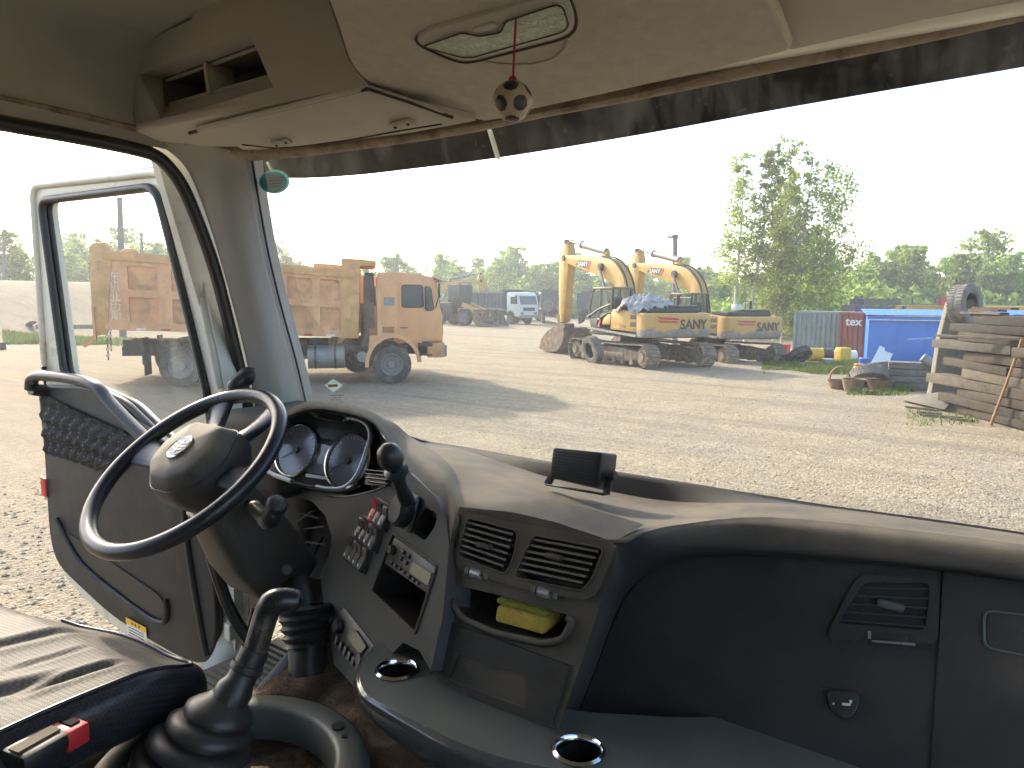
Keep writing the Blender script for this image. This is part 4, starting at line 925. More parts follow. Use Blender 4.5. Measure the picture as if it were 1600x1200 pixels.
# bolster skirt: follows right edge and the front
edge = [r[-1] for r in rows[::6]]+[rows[-1][i] for i in range(74,-1,-10)]
mb = MB(); prf = [(0,0),(.012,-.004),(.024,-.020),(.026,-.05),(.016,-.085),(-.01,-.11),(-.06,-.13)]
R2 = []
cen = V((-1.4,.2,0))
for q in edge:
    R2.append(q)
out_rows = []
for o_, z_ in prf:
    rr_ = []
    for i, q in enumerate(R2):
        a = R2[max(0,i-1)]; b_ = R2[min(len(R2)-1,i+1)]; t = (b_-a); nn_ = V((t.y,-t.x,0)).normalized()
        rr_.append(q+nn_*o_+V((0,0,z_)))
    out_rows.append(rr_)
mb.grid(patch(out_rows, 3, 3)); SE(mb, 'bolster', M_SEATS, smooth=80)
mb = MB(); mb.tube(spline([q+V((0,0,.001)) for q in R2], 3), .0035, 6); SE(mb, 'piping', M_SEATS, smooth=80)
mb = MB(); mb.box((-1.40,.22,1.70), (.48,.72,.10)); mb.box((-1.40,.22,1.52), (.30,.5,.28)); SE(mb, 'seat_base', M_BLACK, bevel=.03)
mb = MB(); rw = []
for z, yo, w_ in ((1.86,-.20,.25),(2.1,-.24,.26),(2.4,-.30,.25),(2.65,-.34,.18),(2.72,-.36,.05)):
    rw.append([V((-1.40+w_*math.cos(k*math.pi/8), yo-.06+.06*math.sin(k*math.pi/8), z)) for k in range(16)])
mb.grid(rw, closed=True); SE(mb, 'backrest', M_SEATS, smooth=70)
mb = MB(); mb.bar(at(110,1215,Z=1.66), at(250,1143,Z=1.66), .045, .05); SE(mb, 'slide_rail', M_GREYP, bevel=.012)
bk = thing('seat_belt_buckle', 'seat belt buckle with red release button beside the driver seat', 'buckle', at(60,1170,t=1.02))
A_, B_2 = at(22,1190,t=.98), at(96,1148,t=1.04)
dx = (B_2-A_).normalized()
mb = MB(); mb.M = frame(A_.lerp(B_2, .45), dx, V((0,0,1))); mb.box((0,0,0), ((B_2-A_).length, .026, .052)); mb.build('housing', M_BLACK, bk, world=True, bevel=.007)
mb = MB(); mb.M = frame(A_.lerp(B_2, .45), dx, V((0,0,1))); mb.box((0,.0145,0), ((B_2-A_).length*.9, .003, .020)); mb.build('buckle_label', pmat('buckle_tan', (.13,.105,.07), .7, spec=.1), bk, world=True)
mb = MB(); q = B_2+dx*.003; mb.M = frame(q, dx, V((0,0,1))); mb.box((.006,-.003,0), (.034,.030,.050)); mb.build('release_button', M_RED, bk, world=True, bevel=.004)
mb = MB(); mb.M = frame(q, dx, V((0,0,1))); mb.box((.010,.0115,0), (.014,.0055,.026)); mb.build('tongue_slot', MATS['well_black'], bk, world=True)

# ================================================================== open driver door
th_ = R_(88); HG = V((-1.85,1.13,0)); DS = V((-math.sin(th_), -math.cos(th_), 0)); DN = V((-.035,.999,0))
door = thing('driver_door', 'open cream driver door with window, dark trim panel and grab handle', 'door', (HG.x, HG.y, 1.39))
def dpt(s, z, o=0): return HG+DS*s+V((0,0,z))+DN*o
def DO(mb, name, mat, par=None, **k): return mb.build(name, mat, par or door, world=True, **k)
def dl_(L, o=0): return [dpt(s, z, o) for s, z in L]
# painted frame with window opening
fo = rpoly(dl_([(.975,2.885),(.115,2.862),(.01,2.54),(-.07,2.25),(-.07,1.50),(-.02,1.385),(.20,1.375),(.62,1.40),(.93,1.50),(.985,1.62),(.975,2.19)]), [.05,.10,.0,.05,.05,.1,.1,.1,.08,.08,.02], 5)
fi = rpoly(dl_([(.912,2.822),(.205,2.815),(.075,2.45),(.005,2.24),(-.025,2.06),(.20,2.05),(.44,2.165),(.825,2.225)]), [.05,.06,.0,0,.03,.04,.05,.03], 5)
mb = MB(); fillhole(mb, fo, [fi]); fo2 = [q+DN*.05 for q in fo]; fi2 = [q+DN*.05 for q in fi]; fillhole(mb, fo2, [fi2])
for a, b_ in ((fo, fo2), (fi, fi2)):
    n_ = len(a); mb.add(a+b_, [(i, (i+1) % n_, n_+(i+1) % n_, n_+i) for i in range(n_)])
DR = DO(mb, 'door_frame', M_CREAM, bevel=.012, seg=3, smooth=50, bang=50)
# outer raised flange of the frame and its rubber seals
ring_ = rpoly(dl_([(.965,2.875),(.12,2.852),(.02,2.54),(-.06,2.25)], -.004), [.05,.10,.0,.0], 5)[2:-1]
mb = MB(); mb.tube([dpt(.955,2.20,-.004)]+rpoly(dl_([(.975,2.2),(.955,2.865),(.13,2.842),(.03,2.54),(-.05,2.25)], -.004), [0,.05,.10,0,0], 5)[1:], .012, 8); DO(mb, 'frame_bead', M_CREAM, smooth=80)
ws = rpoly(dl_([(.904,2.814),(.212,2.807),(.083,2.45),(.012,2.24),(-.018,2.07),(.20,2.06),(.44,2.172),(.818,2.232)], -.004), [.05,.06,.0,0,.03,.04,.05,.03], 5)
mb = MB(); mb.tube(ws, .013, 8, closed=True); DO(mb, 'window_seal', M_SOFT, smooth=80)
mb = MB(); mb.tube([q+DN*.022 for q in ws], .010, 8, closed=True); DO(mb, 'glass_channel', M_BLACK, smooth=80)
M_DGL = glassmat('door_glass', tint=(.93,.95,.94), dust=.02, streak=.12, sc=4)
mb = MB(); mb.add([q+DN*.022 for q in ws], [list(range(len(ws)))]); DO(mb, 'window_glass', M_DGL)
# dark trim panel
tp_ = rpoly(dl_([(.962,2.19),(.60,2.21),(.10,2.05),(-.02,1.95),(-.03,1.55),(.03,1.435),(.20,1.425),(.55,1.455),(.90,1.55),(.95,1.64),(.945,1.95)], -.003), [.03,.1,.1,.06,.06,.09,.1,.1,.08,.08,.02], 4)
mb = MB(); mb.plate(tp_, -DN*.028); TP = DO(mb, 'trim_panel', M_DOORP, bevel=.010, seg=3)
# soft pleated pocket with white flecked piping
M_PLT = pmat('pleated_cloth', (.018,.018,.02), .75, var=.5, vs=60, bump=.5, bs=300)
rows = []
for j in range(13):
    v_ = j/12; row = []
    for i in range(41):
        u_ = i/40; s = .90-.60*u_*(1-.25*v_); z = 2.165-.09*u_-.21*v_*(1-.35*u_)
        o_ = -.040-.012*math.sin(v_*math.pi)-.007*math.sin(v_*math.pi*7+u_*4)-.004*math.sin(u_*60+v_*9)
        row.append(dpt(s, z, o_))
    rows.append(row)
mb = MB(); mb.grid(rows); mb.build('pleated_pocket', M_PLT, TP, world=True, smooth=80)
mb = MB(); random.seed(11)
for j in range(3, 38, 4):
    for k_ in range(1, 12):
        a, b_ = rows[k_-1][j], rows[k_][j]
        a = a.lerp(b_, random.random()*.4); mb.bar(a-DN*.002, a.lerp(b_, .25+.35*random.random())-DN*.002, .0016, .001, DN)
mb.build('white_stitches', pmat('stitch', (.35,.35,.33), .8), TP, world=True)
# pocket recess in the lower panel
pk_ = rpoly(dl_([(.83,1.70),(.68,1.675),(.23,1.60),(.225,1.53),(.36,1.535),(.70,1.61)], -.033), .04, 4)
mb = MB(); mb.plate(pk_, -DN*.002); mb.build('map_pocket', M_BLACK, TP, world=True)
mb = MB(); mb.tube(spline(dl_([(.87,1.73),(.70,1.600),(.36,1.525),(.24,1.520),(.21,1.56),(.215,1.60)], -.036), 5), .008, 8); mb.build('pocket_lip', M_DOORP, TP, world=True, smooth=80)
mb = MB(); mb.tube(spline(dl_([(.10,2.0),(.09,1.8),(.05,1.6),(.02,1.48)], -.034), 5), .010, 8); mb.build('panel_rib', M_BLACK, TP, world=True, smooth=80)
mb = MB(); mb.plate(dl_([(.448,1.482),(.333,1.478),(.333,1.424),(.448,1.422)], -.034), -DN*.001); mb.build('warning_label', M_WHITE, TP, world=True, label='yellow topped white warning label')
mb = MB(); mb.plate(dl_([(.449,1.483),(.332,1.479),(.332,1.461),(.449,1.464)], -.0352), -DN*.0008)
mb.build('label_header', M_YEL, TP, world=True)
mb = MB()
for i in range(4): mb.plate(dl_([(.435,1.456-i*.009),(.348,1.454-i*.009),(.348,1.4515-i*.009),(.435,1.4535-i*.009)], -.0352), -DN*.0006)
for i in range(3): mb.plate(dl_([(.415-i*.02,1.475),(.407-i*.02,1.475),(.407-i*.02,1.468),(.415-i*.02,1.468)], -.0363), -DN*.0006)
mb.build('label_print', M_BLACK, TP, world=True)
for (a, b_, c_, d_) in (((.449,1.483),(.333,1.479),(.333,1.4775),(.449,1.4815)),((.449,1.423),(.333,1.4255),(.333,1.4235),(.449,1.421))):
    mb = MB(); mb.plate(dl_([a, b_, c_, d_], -.0356), -DN*.0006); mb.build('label_edge', M_YEL, TP, world=True)
mb = MB(); mb.plate(dl_([(.966,1.868),(.930,1.862),(.930,1.795),(.966,1.80)], -.033), -DN*.006); mb.build('red_reflector', M_RED, TP, world=True, bevel=.002)
# curved grab handle and lock knob
hp = spline(dl_([(.90,2.185),(.88,2.222),(.80,2.236),(.60,2.238),(.47,2.225),(.40,2.185),(.30,2.135),(.20,2.09)], -.075), 5)
mb = MB(); mb.tube(hp, .021, 12, flat=.8); mb.tube([hp[0], dpt(.905,2.17,-.02)], .022, 10); DO(mb, 'grab_handle', M_SOFT, smooth=70)
mb = MB(); mb.lathe([(.004,-.03),(.004,.03),(.008,.032),(.009,.040),(0,.042)], dpt(.925,2.215,-.02), (0,0,1), 12); DO(mb, 'lock_knob', M_BLACK, smooth=60)
# black door mirror foot seen over the wheel, on the pillar
mb = MB(); mb.tube(spline([at(360,628,X=-1.72), at(366,605,X=-1.70), at(384,588,X=-1.69), at(398,590,X=-1.68)], 4), [.012]*4+[.02]*4+[.024]*4+[.016], 10); C(mb, 'grip_handle', M_SOFT, smooth=70)
# ================================================================== ground
def gravel():
    m, n, l = newmat('gravel_ground')
    tc = n.new('ShaderNodeTexCoord').outputs['Object']
    big = noi(n, l, tc, .10, 5, .6, .6); med = noi(n, l, tc, .8, 6, .65); fine = noi(n, l, tc, 14, 6, .7)
    c = mix(n, l, ramp(n, l, big, [(.40, (0,0,0)), (.60, (1,1,1))]), (.285,.235,.16), (.265,.235,.19))
    c = mix(n, l, ramp(n, l, med, [(.35, (0,0,0)), (.7, (1,1,1))]), c, (.35,.29,.20))
    vo = n.new('ShaderNodeTexVoronoi'); vo.inputs['Scale'].default_value = 45; l.new(tc, vo.inputs['Vector'])
    hs = n.new('ShaderNodeSeparateColor'); l.new(vo.outputs['Color'], hs.inputs[0])
    st = ramp(n, l, hs.outputs[0], [(.0, (.68,.66,.62)), (.45, (.92,.90,.86)), (.8, (1.15,1.12,1.05)), (1, (1.7,1.65,1.55))])
    c = mix(n, l, .75, c, st, 'MULTIPLY')
    vo2 = n.new('ShaderNodeTexVoronoi'); vo2.inputs['Scale'].default_value = 13; l.new(tc, vo2.inputs['Vector'])
    hs2 = n.new('ShaderNodeSeparateColor'); l.new(vo2.outputs['Color'], hs2.inputs[0])
    c = mix(n, l, .40, c, ramp(n, l, hs2.outputs[1], [(0, (.72,.70,.66)), (.5, (1,1,1)), (1, (1.35,1.3,1.2))]), 'MULTIPLY')
    sx = n.new('ShaderNodeSeparateXYZ'); l.new(tc, sx.inputs[0])
    soil = mth(n, l, 'ADD', mth(n, l, 'MULTIPLY_ADD', sx.outputs['X'], -.06, -.15), mth(n, l, 'MULTIPLY_ADD', sx.outputs['Y'], -.07, mth(n, l, 'MULTIPLY', big, .6)), clamp=True)
    c = mix(n, l, mth(n, l, 'MULTIPLY', soil, .8), c, mix(n, l, fine, (.19,.135,.075), (.33,.25,.15)))   # sandier soil towards the left
    # wheel tracks: stretched bands
    mp = n.new('ShaderNodeMapping'); mp.inputs['Rotation'].default_value = (0,0,R_(28)); mp.inputs['Scale'].default_value = (.05,.75,1); l.new(tc, mp.inputs[0])
    trk = noi(n, l, mp.outputs[0], 1.3, 5, .6, .4)
    c = mix(n, l, mth(n, l, 'MULTIPLY', ramp(n, l, trk, [(.5, (0,0,0)), (.62, (1,1,1))]), .42), c, (.17,.14,.105))
    mp2 = n.new('ShaderNodeMapping'); mp2.inputs['Scale'].default_value = (.25,1.6,1); mp2.inputs['Rotation'].default_value = (0,0,R_(55)); l.new(tc, mp2.inputs[0])
    t2 = noi(n, l, mp2.outputs[0], 2.2, 6, .65)
    c = mix(n, l, mth(n, l, 'MULTIPLY', ramp(n, l, t2, [(.52, (0,0,0)), (.7, (1,1,1))]), .4), c, (.38,.33,.24))
    b = n.new('ShaderNodeBsdfPrincipled'); l.new(c, b.inputs['Base Color']); b.inputs['Roughness'].default_value = .95; b.inputs['Specular IOR Level'].default_value = .2
    h = mth(n, l, 'ADD', mth(n, l, 'MULTIPLY', vo.outputs['Distance'], -.9), mth(n, l, 'MULTIPLY', fine, .6))
    h = mth(n, l, 'ADD', h, mth(n, l, 'MULTIPLY', trk, 4.0)); h = mth(n, l, 'ADD', h, mth(n, l, 'MULTIPLY', vo2.outputs['Distance'], -1.0))
    bn = n.new('ShaderNodeBump'); bn.inputs['Strength'].default_value = .6; bn.inputs['Distance'].default_value = .03; l.new(h, bn.inputs['Height']); l.new(bn.outputs[0], b.inputs['Normal'])
    o = n.new('ShaderNodeOutputMaterial'); l.new(b.outputs[0], o.inputs[0]); return m
N = 240; crd = []
for i in range(N+1):
    s = (i/N)*2-1; crd.append(math.copysign(85*abs(s)**1.25+520*abs(s)**7, s))
cx_, cy_ = -14, 18
mb = MB(); mb.grid([[V((cx_+x, cy_+y, gz(cx_+x, cy_+y))) for x in crd] for y in crd])
g = mb.build('ground', gravel(), smooth=80); tag(g, kind='structure')
# loose stones near the cab, one uncountable scatter
random.seed(21)
ST = MB(); base = [V((0,0,1)),V((.9,0,.3)),V((.28,.85,.3)),V((-.72,.53,.3)),V((-.72,-.53,.3)),V((.28,-.85,.3)),V((0,0,-.5))]
fs_ = [(0,1,2),(0,2,3),(0,3,4),(0,4,5),(0,5,1),(6,2,1),(6,3,2),(6,4,3),(6,5,4),(6,1,5)]
def stones(n_, fx, smin, smax):
    for _ in range(n_):
        x, y = fx(); s = smin+(smax-smin)*random.random()**3; a = random.random()*6.28
        sx, sy, sz = s*(.7+.6*random.random()), s*(.7+.6*random.random()), s*(.35+.35*random.random())
        vs = []
        for p in base:
            q = V((p.x*sx*(.8+.4*random.random()), p.y*sy*(.8+.4*random.random()), p.z*sz))
            vs.append(V((x+q.x*math.cos(a)-q.y*math.sin(a), y+q.x*math.sin(a)+q.y*math.cos(a), gz(x, y)+q.z+s*.05)))
        ST.add(vs, fs_)
def fA():
    d = 2.6+8*random.random()**1.3; a = R_(45+random.random()*55); return (-1.9-d*math.sin(a)*.9, -.6+d*math.cos(a)*1.2)
def fB():
    px = 480+1120*random.random(); py = 600+230*random.random()**.8
    p = at(px, py, Z=0); return p.x, p.y
stones(13000, fA, .005, .034); stones(9000, fB, .006, .026)
m, n, l = newmat('stone_mix')
gi = n.new('ShaderNodeNewGeometry').outputs['Random Per Island']
b = n.new('ShaderNodeBsdfPrincipled'); b.inputs['Roughness'].default_value = .9
l.new(ramp(n, l, gi, [(0, (.22,.165,.10)), (.4, (.30,.235,.15)), (.75, (.36,.29,.195)), (1, (.45,.39,.29))]), b.inputs['Base Color'])
o = n.new('ShaderNodeOutputMaterial'); l.new(b.outputs[0], o.inputs[0])
tag(ST.build('gravel_stones', m, smooth=0), 'loose stones scattered over the yard', 'gravel', kind='stuff')
# ================================================================== vehicles in the yard
M_ORG = pmat('orange_paint', (.74,.37,.17), .5, var=.15, vs=2, dirt=(.60,.33,.17), dirt_amt=.18, dirt_s=3, dust=TAN, dust_amt=.4)
M_ORGB = pmat('orange_box_paint', (.70,.36,.17), .65, var=.25, vs=2.5, dirt=(.48,.27,.14), dirt_amt=.34, dirt_s=3.5, dust=TAN, dust_amt=.4)
M_ORGP = pmat('orange_box_panel', (.66,.33,.15), .7, var=.3, vs=2, dirt=(.26,.15,.09), dirt_amt=.42, dirt_s=2.2)
M_OCH = pmat('ochre_patch', (.62,.34,.13), .65, var=.25, vs=3, dirt=(.36,.21,.10), dirt_amt=.35, dirt_s=4)
M_TYRE = pmat('tyre_rubber', (.055,.053,.050), .85, var=.3, vs=4, bump=.2, bs=40, dirt=(.20,.175,.14), dirt_amt=.45, dirt_s=4)
M_TYRED = pmat('dusty_tyre', (.21,.19,.165), .9, var=.3, vs=4, bump=.2, bs=40, dirt=(.26,.23,.19), dirt_amt=.5, dirt_s=4)
M_RIM = pmat('rim_grey', (.22,.205,.19), .6, var=.3, vs=8, dirt=(.20,.17,.13), dirt_amt=.5)
M_CHAS = pmat('chassis_dirt', (.06,.055,.05), .8, var=.4, vs=5, dirt=(.17,.14,.11), dirt_amt=.45, dirt_s=3)
M_VGL = pmat('vehicle_glass', (.055,.075,.075), .08, var=.2, vs=2, spec=.8)
M_GREYM = pmat('grey_metal', (.27,.27,.26), .55, metal=.3, var=.25, dirt=(.2,.17,.13), dirt_amt=.35)
M_DGREY = pmat('dark_grey_box', (.10,.115,.13), .6, var=.25, vs=2, dirt=(.18,.15,.12), dirt_amt=.35, dirt_s=2)
M_WCAB = pmat('white_cab_paint', (.62,.64,.62), .35, var=.08, vs=2, dirt=(.4,.36,.3), dirt_amt=.12)
M_DCHR = pmat('ochre_machine', (.58,.345,.085), .5, var=.22, vs=2, dirt=(.32,.20,.09), dirt_amt=.18, dirt_s=3, dust=TAN, dust_amt=.35)
M_CWT0 = pmat('counterweight_paint', (.56,.33,.09), .55, var=.2, vs=1.5, dirt=(.27,.24,.20), dirt_amt=.30, dirt_s=1.6)
def cwt_mat():
    m, n, l = newmat('counterweight_muddy')
    tc = n.new('ShaderNodeTexCoord').outputs['Object']; sx = n.new('ShaderNodeSeparateXYZ'); l.new(tc, sx.inputs[0])
    f = noi(n, l, tc, 1.8, 5, .6, .5); f2 = noi(n, l, tc, 9, 6, .65)
    h = mth(n, l, 'ADD', sx.outputs['Z'], mth(n, l, 'MULTIPLY_ADD', f, -.9, .45))
    k = ramp(n, l, mth(n, l, 'MULTIPLY_ADD', h, 1, -1.0), [(.38, (1,1,1)), (.46, (0,0,0))])
    c = mix(n, l, ramp(n, l, f2, [(.3, (0,0,0)), (.8, (1,1,1))]), (.50,.29,.08), (.60,.36,.11))
    g = mix(n, l, ramp(n, l, f2, [(.35, (0,0,0)), (.7, (1,1,1))]), (.20,.175,.145), (.33,.30,.26))
    b = n.new('ShaderNodeBsdfPrincipled'); l.new(mix(n, l, k, c, g), b.inputs['Base Color']); b.inputs['Roughness'].default_value = .6
    o = n.new('ShaderNodeOutputMaterial'); l.new(b.outputs[0], o.inputs[0]); return m
M_CWT = cwt_mat()
M_STEEL = pmat('bucket_steel', (.15,.10,.07), .7, metal=.2, var=.4, vs=4, dirt=(.30,.20,.13), dirt_amt=.45, dirt_s=4)
M_TRK = pmat('track_steel', (.20,.155,.11), .85, var=.4, vs=6, dirt=(.36,.29,.20), dirt_amt=.6, dirt_s=5)
M_MBLK = pmat('machine_black', (.03,.03,.032), .5, var=.3, dust=TAN, dust_amt=.35)
M_DECR = pmat('decal_red', (.50,.05,.04), .5, var=.2); M_DECD = pmat('decal_dark', (.05,.05,.05), .5, var=.3); M_DECW = pmat('decal_white', (.7,.7,.68), .5, var=.2)

def mesh_tyre(r, w_, rim=.55, n=40, lugs=36):
    mb = MB(); ri = r*rim
    mb.lathe([(ri,-w_*.40),(ri*1.08,-w_*.47),(r*.82,-w_*.52),(r*.95,-w_*.48),(r*.985,-w_*.42),(r*.99,0),(r*.985,w_*.42),(r*.95,w_*.48),(r*.82,w_*.52),(ri*1.08,w_*.47),(ri,w_*.40)], ax=(0,1,0), n=n)
    for k in range(lugs):
        a = 2*math.pi*k/lugs
        for s in (-1, 1):
            aa = a+(math.pi/lugs if s > 0 else 0)
            rot = Matrix.Rotation(-aa, 3, 'Y')
            mb.box(rot @ V((r*.985, s*w_*.27, 0)), (r*.05, w_*.40, r*2*math.pi/lugs*.62), rot)
    return mb
def mesh_rim(r, w_, rim=.55):
    mb = MB(); ri = r*rim
    # outer face at -y
    mb.lathe([(ri*1.06,-w_*.47),(ri*1.03,-w_*.50),(ri*.95,-w_*.48),(ri*.90,-w_*.30),(ri*.82,-w_*.18),(ri*.40,-w_*.12),(ri*.38,-w_*.34),(ri*.30,-w_*.40),(0,-w_*.41)], ax=(0,1,0), n=32)
    mb.lathe([(ri*1.03,w_*.48),(ri*.9,w_*.3),(0,w_*.25)], ax=(0,1,0), n=24)
    for k in range(10):
        a = 2*math.pi*k/10; c = V((ri*.60*math.cos(a), -w_*.15, ri*.60*math.sin(a))); mb.cyl(c, c+V((0,-w_*.07,0)), ri*.045, n=6)
    return mb
_wc = {}
def wheel(parent, x, y, z, r=.56, w_=.32, flip=False, tyre=None, rimm=None, name='wheel', world=False):
    key = (r, w_)
    if key not in _wc:
        a = mesh_tyre(r, w_).build('tyre', M_TYRE, smooth=30); b_ = mesh_rim(r, w_).build('rim', M_RIM, smooth=35)
        _wc[key] = (a.data, b_.data); bpy.data.objects.remove(a); bpy.data.objects.remove(b_)
    t = bpy.data.objects.new(name, _wc[key][0]); COL.objects.link(t); t.parent = parent
    t.location = (x, y, z); t.rotation_euler = (0, random.random()*3, math.pi if flip else 0)
    rm_ = bpy.data.objects.new('rim', _wc[key][1]); COL.objects.link(rm_); rm_.parent = t
    return t
def lquad(mb, L, y, d): mb.plate([V((x, y, z)) for x, z in L], (0, d, 0))

# ------------------------------------------------------------------ orange tipper
def dump_truck(name, label, group):
    T = thing(name, label, 'dump truck', group=group)
    Wd = 2.45
    mb = MB()
    for y in (.75, 1.65): mb.box((-3.2, y, .95), (8.4,.09,.26))
    for x in (-7, -5.2, -3, -1): mb.box((x, 1.2, .95), (.1,.9,.2))
    mb.box((-5.0,1.2,.58), (2.4,.5,.25)); mb.cyl((-5.73,.3,.56), (-5.73,2.1,.56), .12); mb.cyl((-4.33,.3,.56), (-4.33,2.1,.56), .12); mb.cyl((0,.3,.56), (0,2.1,.56), .09)
    mb.build('chassis', M_CHAS, T)
    # cab with wheel arch
    arch = [(.05+.70*math.cos(a), .56+.78*math.sin(a)) for a in [R_(k) for k in range(20, 161, 14)]]
    prof = [(-.62,1.40),(-.40,1.40),(-.40,3.06),(-.33,3.19),(.1,3.23),(.85,3.17),(1.20,3.08),(1.28,2.98),(1.45,2.05),(1.48,1.95),(1.48,1.22),(.80,1.22),(.74,.95)]+arch+[(-.66,1.0)]
    mb = MB(); lquad(mb, prof, .06, Wd-.12); CB = mb.build('cab_shell', M_ORG, T, bevel=.05, seg=3)
    mb = MB()
    mb.grid([[V((.05+(.70+o_)*math.cos(R_(k)), y, .56+(.78+o_)*math.sin(R_(k)))) for k in range(5, 186, 12)] for o_, y in ((0,.30),(0,.0),(.10,.0),(.12,.03))]); mb.build('mudguard', M_ORG, T)
    dz_ = [(.20,1.30),(1.36,1.30),(1.38,1.95),(1.17,2.96),(.26,2.96),(.20,2.88)]
    mb = MB(); lquad(mb, rp2(dz_, .05), .035, .05); DR_ = mb.build('door', M_ORG, T, bevel=.012)
    wn = rp2([(.31,2.85),(.90,2.85),(.92,2.22),(.31,2.22)], .07); qn = rp2([(.975,2.82),(1.14,2.79),(1.22,2.14),(.975,2.12)], .06)
    for w_ in (wn, qn):
        mb = MB(); lquad(mb, w_, .024, .02); mb.build('window', M_VGL, DR_)
        mb = MB(); mb.tube([V((x, .026, z)) for x, z in w_], .018, 6, closed=True); mb.build('window_seal', M_SOFT, DR_)
    mb = MB(); lquad(mb, [(-.21,2.50),(.10,2.50),(.10,2.26),(-.21,2.26)], .05, .02); mb.build('vent_flap', M_GREYM, T)
    mb = MB(); lquad(mb, [(-.26,1.66),(.08,1.66),(.08,1.48),(-.26,1.48)], .048, .02); mb.build('vent_grille', pmat('orange_shade', (.38,.15,.05), .6), T)
    mb = MB(); lquad(mb, rp2([(-.30,2.93),(.12,2.93),(.12,1.72),(-.30,1.72)], .06), .052, .02); mb.build('side_pressing', M_ORG, T, bevel=.01)
    mb = MB(); mb.box((.36,.028,1.63), (.22,.012,.03)); mb.build('badge', M_DECD, DR_)
    mb = MB(); mb.box((.28,.02,1.72), (.12,.03,.03)); mb.build('door_handle', M_ORG, DR_)
    mb = MB(); mb.plate([V((1.285,.22,2.97)),V((1.285,2.23,2.97)),V((1.455,2.23,2.10)),V((1.455,.22,2.10))], (.02,0,0)); mb.build('windscreen', M_VGL, T)
    mb = MB(); mb.plate([V((1.18,.1,3.10)),V((1.18,2.35,3.10)),V((1.50,2.35,2.97)),V((1.50,.1,2.97))], (0,0,.03)); mb.build('sun_shield', M_ORG, T)
    mb = MB(); mb.box((1.50,1.22,1.62), (.04,1.7,.5)); mb.build('grille', M_MBLK, T)
    mb = MB(); mb.box((1.28,1.22,.98), (.50,2.42,.44)); mb.build('bumper', M_ORGP, T, bevel=.03)
    mb = MB(); mb.box((.97,.10,1.14), (.42,.2,.10)); mb.box((.97,.10,.84), (.40,.2,.05)); mb.build('step', M_CHAS, T)
    for y in (.25, 2.2):
        mb = MB(); mb.box((1.56,y,.95), (.10,.32,.34)); mb.build('headlight', M_GREYM, T, bevel=.03)
    mb = MB(); mb.tube([V((1.22,.06,3.02)), V((1.36,-.12,3.0)), V((1.34,-.16,2.5)), V((1.26,.0,2.2))], .016, 6); ma = mb.build('mirror_arm', M_MBLK, T)
    mb = MB(); mb.box((1.36,-.16,2.70), (.06,.10,.42)); mb.build('mirror', M_MBLK, ma, bevel=.02)
    # behind the cab
    mb = MB(); mb.box((-.62,.45,2.35), (.30,.45,1.5)); mb.tube([V((-.62,.45,3.0)), V((-.60,.45,3.2))], .14, 10); mb.build('air_intake', M_CHAS, T, bevel=.05)
    mb = MB(); mb.box((-.75,1.4,1.7), (.25,1.6,1.2)); mb.tube([V((-.8,.25,1.0)), V((-.7,.3,1.5)), V((-.65,.35,2.0))], .07, 8); mb.build('pipework', M_CHAS, T)
    mb = MB(); mb.cyl((-2.36,.42,.78), (-1.34,.42,.78), .34, n=20); TK = mb.build('fuel_tank', M_GREYM, T, smooth=40)
    for x in (-2.15, -1.6):
        mb = MB(); mb.lathe([(.345,-.03),(.352,-.03),(.352,.03),(.345,.03)], (x,.42,.78), (1,0,0), 20); mb.build('tank_strap', M_CHAS, TK)
    mb = MB(); mb.cyl((-.83,.02,.80), (-.83,.5,.80), .17, n=20); AT = mb.build('air_tank', M_CHAS, T, smooth=40)
    mb = MB(); mb.lathe([(.0,.0),(.05,.0),(.06,.01),(.10,.01),(.145,-.002),(.155,.01)], (-.83,.0,.80), (0,1,0), 20); mb.build('tank_cap', M_GREYM, AT)
    mb = MB(); mb.box((-2.9,.30,.8), (.7,.5,.6)); mb.build('battery_box', M_CHAS, T, bevel=.03)
    # wheels
    wheel(T, 0, .18, .56); wheel(T, 0, Wd-.18, .56, flip=True)
    for x in (-4.33, -5.73):
        for y, fl in ((.18,False),(.50,True),(Wd-.5,False),(Wd-.18,True)): wheel(T, x, y, .56, flip=fl)
    for x in (-6.65,):
        mb = MB(); mb.box((x,.35,.75), (.03,.6,.85)); mb.build('mud_flap', M_CHAS, T)
        mb = MB(); mb.box((x,2.1,.75), (.03,.6,.85)); mb.build('mud_flap', M_CHAS, T)
    # tipper box
    def zt(x): return 3.22+.065*(-x-1.4)
    def zb(x): return 1.36+.037*(-x-.95)
    outer = [V((x, 0, z)) for x, z in ((-7.62,zb(-7.6)),(-.95,zb(-.95)),(-1.0,zt(-1.0)),(-7.55,zt(-7.5)))]
    bays = [(-6.95,-6.20),(-5.86,-5.10),(-4.77,-4.02),(-3.70,-3.05),(-2.85,-2.18),(-1.98,-1.42)]
    holes = []
    for a, b_ in bays:
        za = lambda x, t: zb(x)+(zt(x)-zb(x))*t
        for t0, t1 in ((.10,.44),(.54,.86)):
            holes.append(rpoly([V((a, 0, za(a, t0))), V((b_, 0, za(b_, t0))), V((b_, 0, za(b_, t1))), V((a, 0, za(a, t1)))], .04, 2))
    mb = MB(); fillhole(mb, outer, holes)
    for h in holes:
        n_ = len(h); mb.add(h+[q+V((0,.07,0)) for q in h], [(i, (i+1) % n_, n_+(i+1) % n_, n_+i) for i in range(n_)])
    n_ = 4; mb.add(outer+[q+V((0,.09,0)) for q in outer], [(i, (i+1) % n_, n_+(i+1) % n_, n_+i) for i in range(n_)])
    BX = mb.build('box_side', M_ORGB, T, smooth=0)
    for h in holes:
        mb = MB(); mb.plate([q+V((0,.065,0)) for q in h], (0,.02,0)); mb.build('side_panel', M_ORGP, BX)
